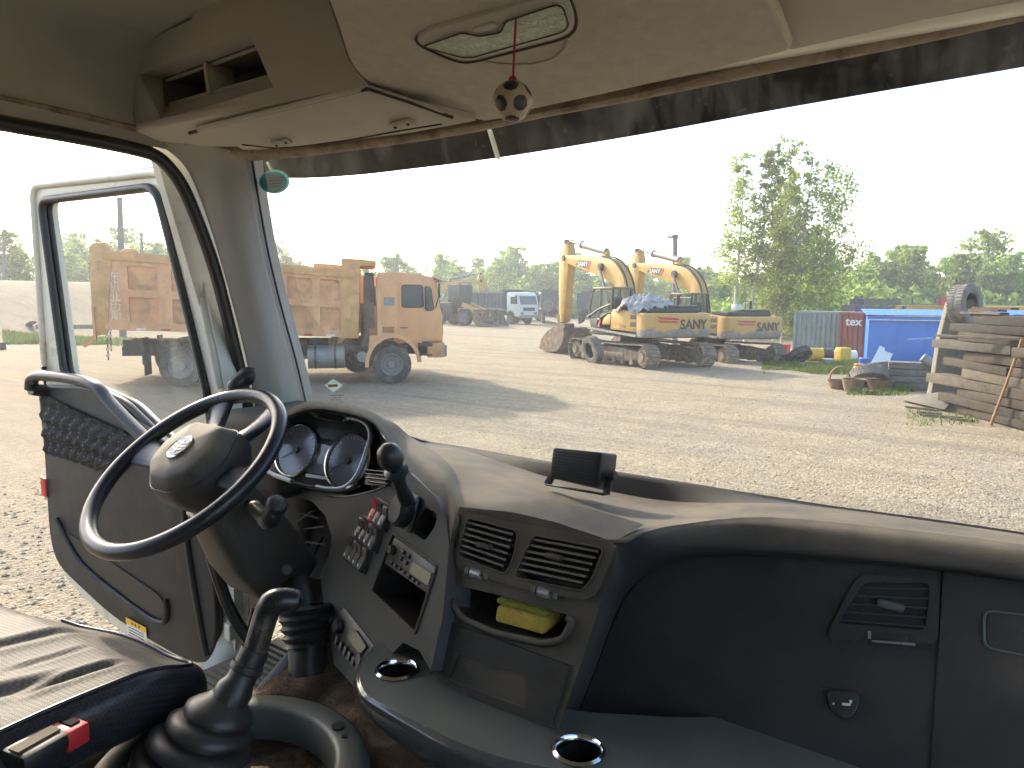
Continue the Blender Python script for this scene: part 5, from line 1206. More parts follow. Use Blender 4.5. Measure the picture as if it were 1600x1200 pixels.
    mb = MB(); mb.plate([q+V((0,Wd-.08,0)) for q in outer], (0,.06,0)); mb.build('far_box_side', M_ORGB, T)
    mb = MB(); mb.plate([V((-7.62,.05,zb(-7.6))),V((-.95,.05,zb(-.95))),V((-.95,Wd-.05,zb(-.95))),V((-7.62,Wd-.05,zb(-7.6)))], (0,0,.06)); mb.build('box_floor', M_CHAS, T)
    mb = MB(); mb.bar((-7.5,-.02,zt(-7.5)-.05), (-1.0,-.02,zt(-1.0)-.05), .09, .22); mb.build('top_rail', M_OCH, T)
    mb = MB(); mb.bar((-7.5,Wd+.0,zt(-7.5)-.05), (-1.0,Wd+.0,zt(-1.0)-.05), .09, .22); mb.build('top_rail', M_OCH, T)
    mb = MB(); mb.bar((-7.55,-.01,zb(-7.5)+.07), (-1.42,-.01,zb(-1.4)+.07), .07, .16); BR = mb.build('bottom_rail', M_ORGB, T)
    for k in range(9):
        x = -1.7-k*.62; mb = MB(); mb.box((x,-.05,zb(x)+.03), (.24,.012,.05)); mb.build('marker_strip', M_DECR if k % 2 else M_DECW, BR)
    mb = MB(); lquad(mb, [(-1.42,1.34),(-.93,1.33),(-.86,3.38),(-.41,3.38),(-.41,3.52),(-.85,3.56),(-1.36,3.58)], -.03, .10); lquad(mb, [(-1.42,1.34),(-.93,1.33),(-.86,3.38),(-.41,3.38),(-.41,3.52),(-.85,3.56),(-1.36,3.58)], Wd-.07, .10)
    mb.box((-1.15,Wd/2,2.45), (.10,Wd-.25,2.1)); mb.box((-.68,Wd/2,3.45), (.55,Wd-.2,.05)); mb.build('headboard', M_OCH, T)
    lp = [(-7.86,1.45),(-7.52,1.45),(-7.30,3.60),(-7.34,3.80),(-7.44,3.88),(-7.72,3.88),(-7.84,3.78)]
    for y in (-.04, Wd-.06):
        mb = MB(); lquad(mb, lp, y, .10); mb.build('rear_post', M_OCH, T, bevel=.02)
    mb = MB(); mb.plate([V((-7.78,.1,1.55)),V((-7.78,Wd-.1,1.55)),V((-7.80,Wd-.1,3.62)),V((-7.80,.1,3.62))], (-.07,0,0)); mb.build('tailgate', M_ORGB, T)
    for y in (.3, .9, 1.5, 2.1):
        mb = MB(); mb.box((-7.90,y,2.6), (.10,.12,1.95)); mb.build('tailgate_rib', M_OCH, T)
    mb = MB(); mb.bar((-7.82,-.06,2.2), (-7.80,-.06,1.3), .12, .05, (1,0,0)); mb.bar((-7.80,-.06,1.35), (-8.1,-.06,1.15), .10, .05, (0,1,0)); mb.build('tailgate_latch', M_OCH, T)
    mb = MB()
    for k in range(8): mb.lathe([(.035,0),(.045,.012),(.035,.024),(.025,.012)], (-7.55,.02,1.40-k*.085), (1,0,0) if k % 2 else (0,1,0), 8, closed=True)
    mb.build('chain', M_CHAS, T)
    # faded white characters on the rear of the side
    for k, ch in enumerate('东机业历斯'):
        vs, fs = text_mesh(ch, .30, .002)
        mb = MB(); mb.add([V((-7.28+v.x, -.006-v.z, 2.98-k*.255+v.y)) for v in vs], fs); mb.build('painted_character', pmat('faded_white', (.74,.62,.50), .7, dirt=(.68,.36,.18), dirt_amt=.4, dirt_s=9), BX, smooth=0)
    return T
def rp2(L, r): return [(p.x, p.z) for p in rpoly([V((x, 0, z)) for x, z in L], r, 3)]
HO = math.atan2(4.2, 3.9); oo = V((-15.2,15.0,0))
T1 = dump_truck('orange_dump_truck', 'nearest orange dump truck with rusty ribbed box, seen through the door window', 'orange dump trucks parked side by side')
place(T1, oo, HO)
T2 = copytree(T1)
R3 = Matrix.Rotation(HO, 3, 'Z')
place(T2, oo+R3 @ V((-1.0,3.4,0)), HO)
T2['label'] = 'second orange dump truck mostly hidden behind the nearest one'

# ------------------------------------------------------------------ excavators
def excavator(name, label):
    X = thing(name, label, 'excavator', group='yellow excavators')
    for s in (1, -1):
        y = 1.25*s; r = .43; x0, x1 = -2.45, 2.25; P = []
        L1 = x1-x0; per = 2*L1+2*math.pi*r; n_ = 46
        mb = MB()
        for k in range(n_):
            d = per*k/n_
            if d < L1: p, a = (x0+d, .86+.0), 0
            elif d < L1+math.pi*r:
                t = (d-L1)/r; p, a = (x1+r*math.sin(t), .43+r*math.cos(t)), -t
            elif d < 2*L1+math.pi*r: p, a = (x1-(d-L1-math.pi*r), 0.0), math.pi
            else:
                t = (d-2*L1-math.pi*r)/r; p, a = (x0-r*math.sin(t), .43-r*math.cos(t)), math.pi-t
            sag = -.05*math.sin(math.pi*min(1, max(0, (p[0]-x0)/L1))) if p[1] > .5 else 0
            rot = Matrix.Rotation(-a, 3, 'Y')
            mb.box((p[0], y, p[1]+sag), (per/n_*.93,.60,.035), rot); mb.box(V((p[0], y, p[1]+sag))+rot @ V((.04,0,.03)), (.025,.60,.035), rot)
        mb.build('track_chain', M_TRK, X)['kind'] = 'stuff'
        mb = MB(); lquad(mb, [(x0+.1,.30),(x0+.1,.58),(-.9,.70),(.9,.70),(x1-.2,.58),(x1-.1,.30),(1.2,.2),(-1.2,.2)], y-.17, .34); mb.box((0,y+.18*s,.38), (2.6,.06,.22)); mb.build('track_frame', M_TRK, X, bevel=.02)
        for xx, rr in ((x0,.36),(x1,.36)):
            mb = MB(); mb.lathe([(0,.24),(rr*.45,.24),(rr*.5,.18),(rr*.9,.16),(rr,.12),(rr,-.12),(rr*.9,-.16),(rr*.5,-.18),(rr*.45,-.24),(0,-.24)], (xx,y,.43), (0,1,0), 22); mb.build('sprocket' if xx < 0 else 'idler', M_TRK, X, smooth=35)
        for k in range(7):
            mb = MB(); mb.cyl((-1.8+k*.58,y-.2,.20), (-1.8+k*.58,y+.2,.20), .11, n=12); mb.build('roller', M_TRK, X)
    mb = MB(); mb.box((0,0,.62), (1.6,2.0,.30)); mb.cyl((0,0,.75), (0,0,1.08), .62, n=24); mb.build('undercarriage', M_CHAS, X, bevel=.03)
    mb = MB(); mb.box((-.7,0,1.17), (3.8,2.8,.16)); mb.build('slew_deck', M_MBLK, X, bevel=.02)
    # counterweight: bowed rear
    mb = MB(); rows = []
    for z, o_ in ((1.12,-.10),(1.17,0),(1.55,.03),(1.93,0),(1.99,-.06)):
        pl_ = [(-2.15,1.47),(-2.50,1.47),(-2.72,1.30),(-2.86,.6),(-2.90,0),(-2.86,-.6),(-2.72,-1.30),(-2.50,-1.47),(-2.15,-1.47)]
        rows.append([V((x-o_ if x < -2.3 else x, y*(1+o_*.05), z)) for x, y in pl_])
    mb.grid(patch(rows, 3, 2)); q = rows[-1]; mb.add(q, [list(range(len(q)))]); q = rows[0]; mb.add(q, [list(range(len(q)))]); CW = mb.build('counterweight', M_CWT, X, smooth=50)
    vs, fs = text_mesh('SANY', .50, .004, bold=.012)
    mb = MB(); mb.add([V((-2.935-v.z-.0+.045*((-.46-v.x*.98)/1.2)**2*1.6, -.46-v.x*.98, 1.58+v.y*.95)) for v in vs], fs); mb.build('lettering', M_DECD, CW, smooth=0)
    for k in range(2):
        mb = MB(); mb.plate([V((-2.93+.11*(y_/1.1)**2, y_, z_)) for y_, z_ in ((1.10,1.86-k*.12),(.25,1.83-k*.12),(.22,1.75-k*.10),(.95,1.78-k*.12))], (-.004,0,0)); mb.build('red_stripe', M_DECR, CW, smooth=0)
    # side bodies
    sp_ = [(.62,1.36),(.60,1.70),(-.55,2.11),(-.72,2.12),(-2.15,2.0),(-2.15,1.30)]
    for y, d in ((1.46,-.55),(-1.46,.55)):
        mb = MB(); lquad(mb, sp_, y, d); SB = mb.build('side_body', M_DCHR, X, bevel=.03)
        sg = 1 if y > 0 else -1
        for (a, b_, c_, e_) in ((-2.10,-1.72,1.76,1.92),(-2.10,-1.72,1.50,1.66)):
            mb = MB(); lquad(mb, [(a,c_),(b_,c_),(b_,e_),(a,e_)], y, .006*sg); GR_ = mb.build('vent', M_MBLK, SB)
        mb = MB(); lquad(mb, [(-2.10,1.955),(-1.70,1.975),(-1.70,2.0),(-2.10,1.98)], y, .006*sg); mb.build('vent', M_MBLK, SB)
        mb = MB(); lquad(mb, [(-1.60,1.42),(-.62,1.40),(-.62,1.50),(-1.60,1.50)], y, .004*sg); mb.build('model_plate', M_DCHR, SB)
        vs, fs = text_mesh('SY330H', .13, .001)
        mb = MB(); mb.add([V((-1.28-v.x*1.1*sg, y+sg*(.008+v.z), 1.47+v.y)) for v in vs], fs); mb.build('lettering', M_DECD, SB, smooth=0)
        mb = MB(); lquad(mb, [(.56,1.42),(.42,1.38),(.30,1.62),(.36,1.74)], y, .006*sg); mb.build('red_panel', M_DECR, SB)
        mb = MB(); lquad(mb, rp2([(.20,1.50),(-.40,1.52),(-.42,1.92),(-.20,1.90),(.1,1.72)], .05), y, .012*sg); mb.build('hatch', M_DCHR, SB, bevel=.004)
        mb = MB(); mb.bar((1.20,y,1.34), (-2.2,y,1.16), .14, .07); mb.build('walkway', M_GREYM, X)
    mb = MB(); mb.box((-1.75,-.1,2.08), (1.0,2.3,.22)); mb.box((-1.9,-.5,2.2), (.7,1.4,.16)); mb.build('engine_cover', M_MBLK, X, bevel=.06)
    mb = MB(); mb.cyl((-1.4,-.9,2.1), (-1.4,-.9,2.62), .06, n=12); mb.build('exhaust_pipe', M_MBLK, X)
    mb = MB(); mb.tube([V((-.6,-1.35,2.1)), V((-.6,-1.35,2.55)), V((-1.6,-1.35,2.55)), V((-1.6,-1.35,2.1))], .02, 6); mb.build('handrail', M_MBLK, X)
    # cab
    y0, y1 = .52, 1.46
    cp = [(-.45,1.25),(-.45,2.02),(.36,1.92),(.42,1.72),(1.22,1.72),(1.0,1.25)]
    mb = MB(); lquad(mb, cp, y0, y1-y0); CBX = mb.build('cab', M_MBLK, X, bevel=.03)
    for nm, P_ in (('cab_post', [(-.41,1.98),(-.41,2.88)]), ('cab_post', [(.40,1.72),(.40,2.88)]), ('cab_post', [(1.20,1.72),(1.22,2.15),(1.00,2.80),(.9,2.88)])):
        for y in (y0+.04, y1-.04):
            mb = MB()
            for (xa, za), (xb, zb_) in zip(P_, P_[1:]): mb.bar((xa,y,za), (xb,y,zb_), .08, .10, (1,0,0))
            mb.build(nm, M_MBLK, CBX)
    mb = MB(); mb.box((.25,(y0+y1)/2,2.90), (1.40,.94,.09)); mb.build('cab_roof', pmat('cab_roof_paint', (.20,.15,.09), .6), CBX, bevel=.03)
    for y in (y0+.01, y1-.01):
        for wq in ([(.95,2.80),(.45,2.84),(.45,1.72),(1.18,1.72),(1.20,2.12)], [(.36,2.84),(-.38,2.84),(-.38,2.0),(.36,1.92)]):
            mb = MB(); lquad(mb, wq, y, .008); mb.build('window', M_CGL, CBX)
    mb = MB(); mb.plate([V((-.42,y0+.06,2.84)),V((-.42,y1-.06,2.84)),V((-.42,y1-.06,2.02)),V((-.42,y0+.06,2.02))], (.006,0,0)); mb.build('rear_window', M_CGL, CBX)
    mb = MB(); mb.plate([V((.98,y0+.06,2.82)),V((.98,y1-.06,2.82)),V((1.22,y1-.06,2.14)),V((1.22,y0+.06,2.14))], (.008,0,0)); mb.build('front_window', M_CGL, CBX)
    mb = MB(); mb.box((-.05,1.0,1.95), (.5,.5,.2)); mb.box((-.25,1.0,2.25), (.14,.48,.6)); mb.build('operator_seat', M_MBLK, CBX, bevel=.06)
    mb = MB(); mb.tube([V((.9,1.5,1.35)), V((1.3,1.5,1.75)), V((.4,1.5,2.10)), V((-.45,1.5,2.30))][1:], .025, 6); mb.build('grab_rail', M_MBLK, CBX)
    # boom, stick, cylinders, bucket
    up_ = spline([V((5.56,0,4.42)),V((4.8,0,4.41)),V((3.6,0,4.33)),V((2.49,0,4.22)),V((1.6,0,4.06)),V((1.03,0,3.74)),V((.62,0,3.30)),V((.38,0,2.7)),V((.25,0,2.0)),V((.22,0,1.55))], 3)
    dn_ = spline([V((.62,0,1.45)),V((.80,0,2.1)),V((1.12,0,2.9)),V((1.6,0,3.14)),V((2.3,0,3.38)),V((3.5,0,3.66)),V((4.73,0,3.94)),V((5.40,0,4.13)),V((5.62,0,4.25))], 3)
    mb = MB(); mb.plate([q+V((0,-.24,0)) for q in up_+dn_], (0,.48,0)); BM = mb.build('boom', M_DCHR, X, bevel=.02, bang=60)
    for y in (-.15, .16):
        mb = MB(); mb.tube([q+V((0,y,.05)) for q in up_[9:-3]], .03, 6); mb.build('hydraulic_hose', M_CHAS, BM)
    for sg in (1, -1):
        pq = [(4.48,3.97),(4.25,4.17),(3.12,4.09),(3.38,3.74)]
        mb = MB(); lquad(mb, pq, .243*sg, .006*sg); SP = mb.build('name_plate', M_DECD, BM, smooth=0)
        mb = MB(); lquad(mb, [(3.24,4.10),(3.12,4.09),(3.38,3.74),(3.50,3.77)], .250*sg, .004*sg); mb.build('red_stripe', M_DECR, BM, smooth=0)
        vs, fs = text_mesh('SANY', .33, .002, bold=.006)
        mb = MB(); mb.add([V((3.84-sg*v.x*1.05, sg*(.2535+v.z), 3.98+v.y*.85+.055*(-sg*v.x)*1.0)) for v in vs], fs); mb.build('lettering', M_DECW, BM, smooth=0)
    mb = MB(); mb.plate([V((x,-.19,z)) for x, z in ((5.52,5.14),(5.36,5.05),(5.22,4.6),(5.25,3.8),(5.42,2.7),(5.62,1.42),(5.92,1.36),(6.02,2.0),(6.10,3.3),(6.10,4.4),(5.88,4.9),(5.62,5.12))], (0,.38,0)); SK = mb.build('stick', M_DCHR, X, bevel=.02)
    mb = MB(); mb.cyl((5.55,-.3,4.32), (5.55,.3,4.32), .12, n=16); mb.cyl((5.50,-.24,5.06), (5.50,.24,5.06), .09, n=14); mb.build('pivot_pin', M_MBLK, SK)
    def ram(a, b_, r0, r1, yy, nm='hydraulic_ram'):
        a, b_ = V((a[0],yy,a[1])), V((b_[0],yy,b_[1])); m_ = a.lerp(b_, .62)
        mb = MB(); mb.cyl(a, m_, r0, n=14); mb.cyl(m_, m_+(b_-a)*.03, r0*1.2, n=14); o_ = mb.build(nm, M_GREYM, X, smooth=40)
        mb = MB(); mb.cyl(m_, b_, r1, n=10); mb.build('ram_rod', M_GREYM, o_, smooth=40)
    ram((2.30,4.44), (5.46,5.08), .15, .06, 0)
    mb = MB(); mb.box((2.35,0,4.32), (.4,.22,.3)); mb.build('ram_bracket', M_DCHR, BM, bevel=.04)
    for y in (-.36, .36): ram((.95,1.35), (2.28,3.80), .10, .055, y)
    for y in (-.30, .30):
        mb = MB(); mb.cyl((2.28,y-.06,3.80), (2.28,y+.06,3.80), .16, n=14); mb.build('boom_pin', M_MBLK, BM)
    ram((6.05,4.35), (6.32,1.75), .09, .045, 0)
    mb = MB(); mb.bar((6.32,-.16,1.75), (5.85,-.16,1.45), .05, .12); mb.bar((6.32,.16,1.75), (5.85,.16,1.45), .05, .12); mb.bar((6.32,0,1.75), (6.25,0,1.15), .2, .09, (0,1,0)); mb.build('bucket_linkage', M_STEEL, X)
    # bucket: curved shell, side plates, teeth
    arc = [(4.62,1.18),(4.55,.92),(4.62,.60),(4.85,.32),(5.2,.12),(5.7,.04),(6.35,.05),(6.95,.12)]
    bp = spline([V((x,0,z)) for x, z in arc], 3); hw = .72
    mb = MB(); mb.grid([[q+V((0,-hw,0)) for q in bp], [q+V((0,hw,0)) for q in bp]]); BK_ = mb.build('bucket', M_STEEL, X, solid=.05)
    side = [(4.62,1.18),(4.55,.92),(4.62,.60),(4.85,.32),(5.2,.12),(5.7,.04),(6.35,.05),(6.9,.12),(6.75,.55),(6.2,.95),(5.5,1.2)]
    for s in (-1, 1):
        mb = MB(); lquad(mb, side, s*hw-.025, .05); mb.build('bucket_side', M_STEEL, BK_)
    for k in range(5):
        mb = MB(); mb.box((7.02,-.6+.3*k,.13), (.26,.09,.07), Matrix.Rotation(-.15, 3, 'Y')); mb.build('bucket_tooth', M_STEEL, BK_)
    mb = MB(); mb.box((5.7,0,1.22), (.7,.5,.25)); mb.build('bucket_ear', M_STEEL, BK_)
    return X
M_CGL = glassmat('machine_cab_glass', tint=(.78,.84,.80), dust=.05, streak=.05, gloss=.08)
HE = math.atan2(.485, -.874)
E1 = excavator('excavator', 'nearest yellow excavator with a grey tarpaulin heaped on its engine deck')
place(E1, (-13.0,26.2,gz(-13,26.2)), HE)
E2 = copytree(E1); E2['label'] = 'yellow excavator parked behind the one with the tarpaulin, beside the containers'
place(E2, (-11.74,30.8,gz(-11.74,30.8)), HE)
E3 = copytree(E1); E3['label'] = 'distant yellow excavator whose boom rises behind the orange truck cab'
e3 = at(706,506,Z=0); place(E3, (e3.x-4.6,e3.y+1.6,0), R_(46), .98)
MD = Matrix.Translation(V((-13.0,26.2,gz(-13,26.2)))) @ Matrix.Rotation(HE, 4, 'Z')
MD2 = Matrix.Translation(V((-11.74,30.8,gz(-11.74,30.8)))) @ Matrix.Rotation(HE, 4, 'Z')
# tarpaulin on the near excavator
rows = []
for j in range(30):
    row = []
    for i in range(44):
        u_ = i/43*2-1; v_ = j/29*2-1
        x = -1.45+u_*.80; y = .55+v_*1.05; r2 = u_*u_*.9+v_*v_*.75
        z = 2.12+.44*max(0, 1-r2)**.6+.22*noise.noise(V((x*2.6,y*2.6,0)))*sstep(1.25,.3,r2)+.20*noise.noise(V((x*6,y*6,2)))+.16*abs(noise.noise(V((x*11,y*9,5))))-.04
        if v_ > .8: z -= .5*(v_-.8)
        row.append(MD @ V((x, y, max(z, 2.03 if abs(u_) < .9 else 2.0))))
    rows.append(row)
mb = MB(); mb.grid(rows); tag(mb.build('tarpaulin', pmat('grey_tarp', (.42,.41,.40), .9, spec=.1, var=.3, vs=5, dirt=(.13,.125,.125), dirt_amt=.4, dirt_s=4), smooth=50), 'crumpled grey tarpaulin heaped on the nearest excavator', 'tarpaulin')
mb = MB(); tq_ = MD2 @ V((-1.95,.35,2.36)); mb.box(tq_, (.3,.3,.22), Matrix.Rotation(HE, 3, 'Z')); tag(mb.build('white_box', M_WCAB, bevel=.01), 'small white box on the engine deck of the second excavator', 'box')

# ------------------------------------------------------------------ grey tippers far away
def grey_tipper(name, label, white=True):
    T = thing(name, label, 'dump truck', group='grey dump trucks in the distance')
    L = 7.2
    mb = MB(); mb.box((-3.5,0,.95), (9.4,1.0,.3)); mb.build('chassis', M_CHAS, T)
    mb = MB(); mb.box((-4.6,-1.2,2.25), (L,.06,1.55)); mb.box((-4.6,1.2,2.25), (L,.06,1.55)); mb.box((-4.6,0,1.5), (L,2.4,.08)); mb.box((-1.0,0,2.4), (.08,2.4,1.9)); mb.box((-8.2,0,2.25), (.08,2.4,1.55)); BX = mb.build('tipper_box', M_DGREY, T)
    for k in range(13):
        for s in (-1, 1):
            mb = MB(); mb.box((-8.0+k*.57,s*1.26,2.25), (.16,.10,1.45)); mb.build('rib', M_DGREY, BX)
    for s in (-1, 1):
        mb = MB(); mb.box((-4.6,s*1.27,3.05), (L+.1,.14,.16)); mb.box((-4.6,s*1.27,1.46), (L+.1,.12,.14)); mb.build('rail', M_GREYM, BX)
    mb = MB(); mb.box((-.75,0,3.25), (.9,2.45,.06)); mb.build('canopy', M_DGREY, BX)
    pr_ = [(-.45,.95),(-.45,2.95),(-.3,3.08),(.9,3.02),(1.2,2.75),(1.42,1.9),(1.46,.75),(.75,.75),(.60,1.1),(.05,1.3),(-.40,1.1)]
    mb = MB(); lquad(mb, pr_, -1.22, 2.44); CBX = mb.build('cab_shell', M_WCAB if white else M_DGREY, T, bevel=.06)
    mb = MB(); mb.plate([V((1.20,-1.05,2.72)),V((1.20,1.05,2.72)),V((1.44,1.05,1.92)),V((1.44,-1.05,1.92))], (.03,0,0)); mb.build('windscreen', M_VGL, CBX)
    for s in (-1, 1):
        mb = MB(); lquad(mb, rp2([(.15,2.65),(.95,2.62),(1.22,1.95),(.15,1.95)], .06), s*1.222, .01*s); mb.build('window', M_VGL, CBX)
        mb = MB(); mb.box((1.45,s*.85,1.05), (.06,.4,.22)); mb.build('headlight', M_GREYM, CBX)
        mb = MB(); mb.tube([V((1.0,s*1.2,2.8)), V((1.25,s*1.5,2.75)), V((1.25,s*1.5,2.0))], .025, 6); mb.box((1.26,s*1.5,2.45), (.08,.22,.55)); mb.build('mirror', M_MBLK, CBX)
    mb = MB(); mb.box((1.44,0,1.45), (.06,1.5,.32)); mb.build('grille', M_MBLK, CBX)
    mb = MB(); mb.box((1.40,0,.75), (.22,2.4,.26)); mb.build('bumper', M_GREYM, CBX)
    for x in (.1, -1.75, -5.4, -6.8):
        for s in (-1, 1): wheel(T, x, s*1.02, .54, flip=(s > 0))
    return T
def hd(x0, y0, x1, y1): return math.atan2(y1-y0, x1-x0)
a = at(811,506,Z=0); b_ = at(742,504,Z=0)
GT = grey_tipper('grey_dump_truck', 'grey ribbed dump truck with a white cab in the distance')
rz_ = R_(-14)
place(GT, (a.x,a.y,0), rz_)
# spare tyres hang on the tail of the next truck; its dark box shows past the excavator arm
GT2 = copytree(GT); GT2['label'] = 'dark dump truck tail with two spare tyres, left of the excavator arm'
for c in [c for c in GT2.children if c.name.startswith('cab_shell')]:
    c.data = c.data.copy(); c.data.materials[0] = M_DGREY
c = at(866,506,Z=0); place(GT2, (c.x-.588*8.3,c.y+.809*8.3,0), R_(126))
tl = GT2.matrix_basis @ V((-8.55,0,0))
GT3 = copytree(GT); GT3['label'] = 'dark grey dump truck showing between the arm and cab of the nearest excavator'
for c in [c for c in GT3.children if c.name.startswith('cab_shell')]:
    c.data = c.data.copy(); c.data.materials[0] = M_DGREY
c = at(930,506,Z=0); place(GT3, (c.x-.5*8.3,c.y+.8*8.3,0), R_(118))
GT4 = copytree(GT); GT4['label'] = 'long dark grey tipper standing behind the white cabbed truck'
for c in [c for c in GT4.children if c.name.startswith('cab_shell')]:
    c.data = c.data.copy(); c.data.materials[0] = M_DGREY
c = at(778,500,Z=0); c = V((c.x,c.y,0))+V((.81,.59,0))*4.6; place(GT4, c, R_(36))
def loose_tyre(label, loc, rz, rx=0, ry=0, r=.56, w_=.32, group=None, mat=None, rim=True, cat='tyre'):
    t = bpy.data.objects.new('tyre', None); bpy.data.objects.remove(t)
    key = (r, w_)
    if key not in _wc: wq = wheel(None, 0,0,0, r, w_); bpy.data.objects.remove(wq.children[0]); bpy.data.objects.remove(wq)
    me_ = _wc[key][0]
    if mat:
        me_ = me_.copy(); me_.materials[0] = mat
    o = bpy.data.objects.new('tyre', me_); COL.objects.link(o); place(o, loc, rz, 1, rx, ry)
    if rim:
        k = bpy.data.objects.new('rim', _wc[key][1]); COL.objects.link(k); k.parent = o
    return tag(o, label, cat, group)
tw = GT2.matrix_basis @ V((-8.62,.62,1.75)); loose_tyre('left spare tyre on the dark truck tail', tw, R_(36), mat=M_TYRED)
tw = GT2.matrix_basis @ V((-8.62,-.62,1.75)); loose_tyre('right spare tyre on the dark truck tail', tw, R_(36), mat=M_TYRED)

# ------------------------------------------------------------------ wheel loader with wide bucket
def wheel_loader():
    T = thing('wheel_loader', 'black cabbed wheel loader with wide rusty bucket in the distance', 'wheel loader')
    mb = MB(); mb.box((-1.6,0,1.35), (2.6,1.8,1.0)); mb.build('engine_hood', M_MBLK, T, bevel=.1)
    mb = MB(); mb.box((-.2,0,2.55), (1.4,1.5,1.5)); CBX = mb.build('cab', M_MBLK, T, bevel=.06)
    for s in (-1, 1):
        mb = MB(); mb.box((-.2,s*.755,2.7), (1.1,.01,.95)); mb.build('window', M_VGL, CBX)
        mb = MB(); mb.bar((.5,s*.5,1.7), (2.6,s*.5,.9), .16, .38); mb.build('lift_arm', M_DCHR, T)
    mb = MB(); mb.box((.505,0,2.7), (.01,1.2,.95)); mb.build('front_window', M_VGL, CBX)
    mb = MB(); mb.box((.7,0,1.1), (1.6,.9,.6)); mb.build('front_frame', M_DCHR, T, bevel=.05)
    for x in (-1.7, 1.15):
        for s in (-1, 1): wheel(T, x, s*.95, .68, .68, .48, flip=(s > 0))
    arc = spline([V((2.55,0,1.3)),V((2.5,0,.9)),V((2.6,0,.4)),V((2.9,0,.1)),V((3.7,0,.05))], 3)
    mb = MB(); mb.grid([[q+V((0,-1.5,0)) for q in arc], [q+V((0,1.5,0)) for q in arc]]); B = mb.build('bucket', M_STEEL, T, solid=.05)
    for s in (-1, 1):
        mb = MB(); lquad(mb, [(2.55,1.3),(2.5,.9),(2.6,.4),(2.9,.1),(3.7,.05),(3.2,.8)], s*1.5-.025, .05); mb.build('bucket_side', M_STEEL, B)
    return T
WL_ = wheel_loader(); c = at(722,508,Z=0); place(WL_, (c.x,c.y,0), R_(-2), 1.12)
# ================================================================== containers, shed, clutter on the right
DXR = (at(1600,470,t=1)-at(0,470,t=1)).normalized(); DXR.z = 0; DXR.normalize()      # image right on the ground
def gp_(px, depth, dz=0):
    d = ray(px, 470); t = depth/d.dot(CF); p = EYE+d*t; return V((p.x, p.y, gz(p.x, p.y)+dz))
def corr(a, b_, h, n_, d, mat, name, lab, cat, roof=True, depth=2.4, grp=None):
    """container: corrugated long side from ground point a to b_ (left to right), body behind"""
    T = thing(name, lab, cat, a, group=grp)
    u = (b_-a); u.z = 0; L = u.length; u.normalize(); nrm = V((u.y,-u.x,0))
    if nrm.dot(EYE-a) < 0: nrm = -nrm
    z0 = min(a.z, b_.z)
    pts = []
    for k in range(n_):
        for s, o_ in ((0,0),(.30,0),(.42,-d),(.88,-d)): pts.append(a+u*(L*(k+s)/n_)+nrm*o_)
    pts.append(a+u*L)
    for p in pts: p.z = z0+.12
    mb = MB(); mb.grid([pts, [p+V((0,0,h-.22)) for p in pts]])
    SD = mb.build('corrugated_side', mat, T, world=True, smooth=0)
    mb = MB()
    A = V((a.x,a.y,z0)); B = A+u*L
    for z in (.06, h-.06): mb.bar(A+V((0,0,z))-nrm*.03, B+V((0,0,z))-nrm*.03, .08, .12)
    mb.build('frame_rail', mat, T, world=True)
    for q in (A, B):
        mb = MB(); mb.box(q+V((0,0,h/2))-nrm*.03, (.12,.12,h), Matrix.Rotation(math.atan2(u.y,u.x), 3, 'Z')); mb.build('corner_post', mat, T, world=True)
    mb = MB(); mb.plate([A+V((0,0,h-.03))-nrm*.1, B+V((0,0,h-.03))-nrm*.1, B+V((0,0,h-.03))-nrm*depth, A+V((0,0,h-.03))-nrm*depth], (0,0,.03)); mb.build('roof', mat, T, world=True)
    for q in (A+u*.08, B-u*.08):
        mb = MB(); mb.plate([q-nrm*.1+V((0,0,.05)), q-nrm*depth+V((0,0,.05)), q-nrm*depth+V((0,0,h-.05)), q-nrm*.1+V((0,0,h-.05))], u*.02); mb.build('end_wall', mat, T, world=True)
    return T, A, u, nrm
M_CGR = pmat('container_grey_green', (.20,.255,.25), .6, var=.2, vs=1.5, dirt=(.20,.14,.09), dirt_amt=.2, dirt_s=2)
M_CRD = pmat('container_red', (.27,.075,.05), .6, var=.25, vs=1.5, dirt=(.18,.10,.07), dirt_amt=.25, dirt_s=2)
M_BLU = pmat('blue_shed_paint', (.035,.165,.56), .45, var=.12, vs=1, dirt=(.10,.24,.5), dirt_amt=.15, dirt_s=1.5)
a = gp_(1244,41); b_ = gp_(1313,39.4); _, A1, u1, n1 = corr(a, b_, 2.6, 9, .05, M_CGR, 'shipping_container', 'grey green corrugated shipping container beside the birch trees', 'container')
a = gp_(1315,38.6); b_ = gp_(1357,37.6); CT2, A2, u2, n2 = corr(a, b_, 2.6, 5, .05, M_CRD, 'shipping_container', 'rust red shipping container marked tex, between the grey one and the blue shed', 'container')
vs, fs = text_mesh('tex', .62, .004, bold=.012)
F = frame(A2+u2*.70+V((0,0,2.10))+n2*.03, u2, (0,0,1))
mb = MB(); mb.M = F; mb.add(vs, fs); mb.build('lettering', M_DECW, CT2, world=True, smooth=0)
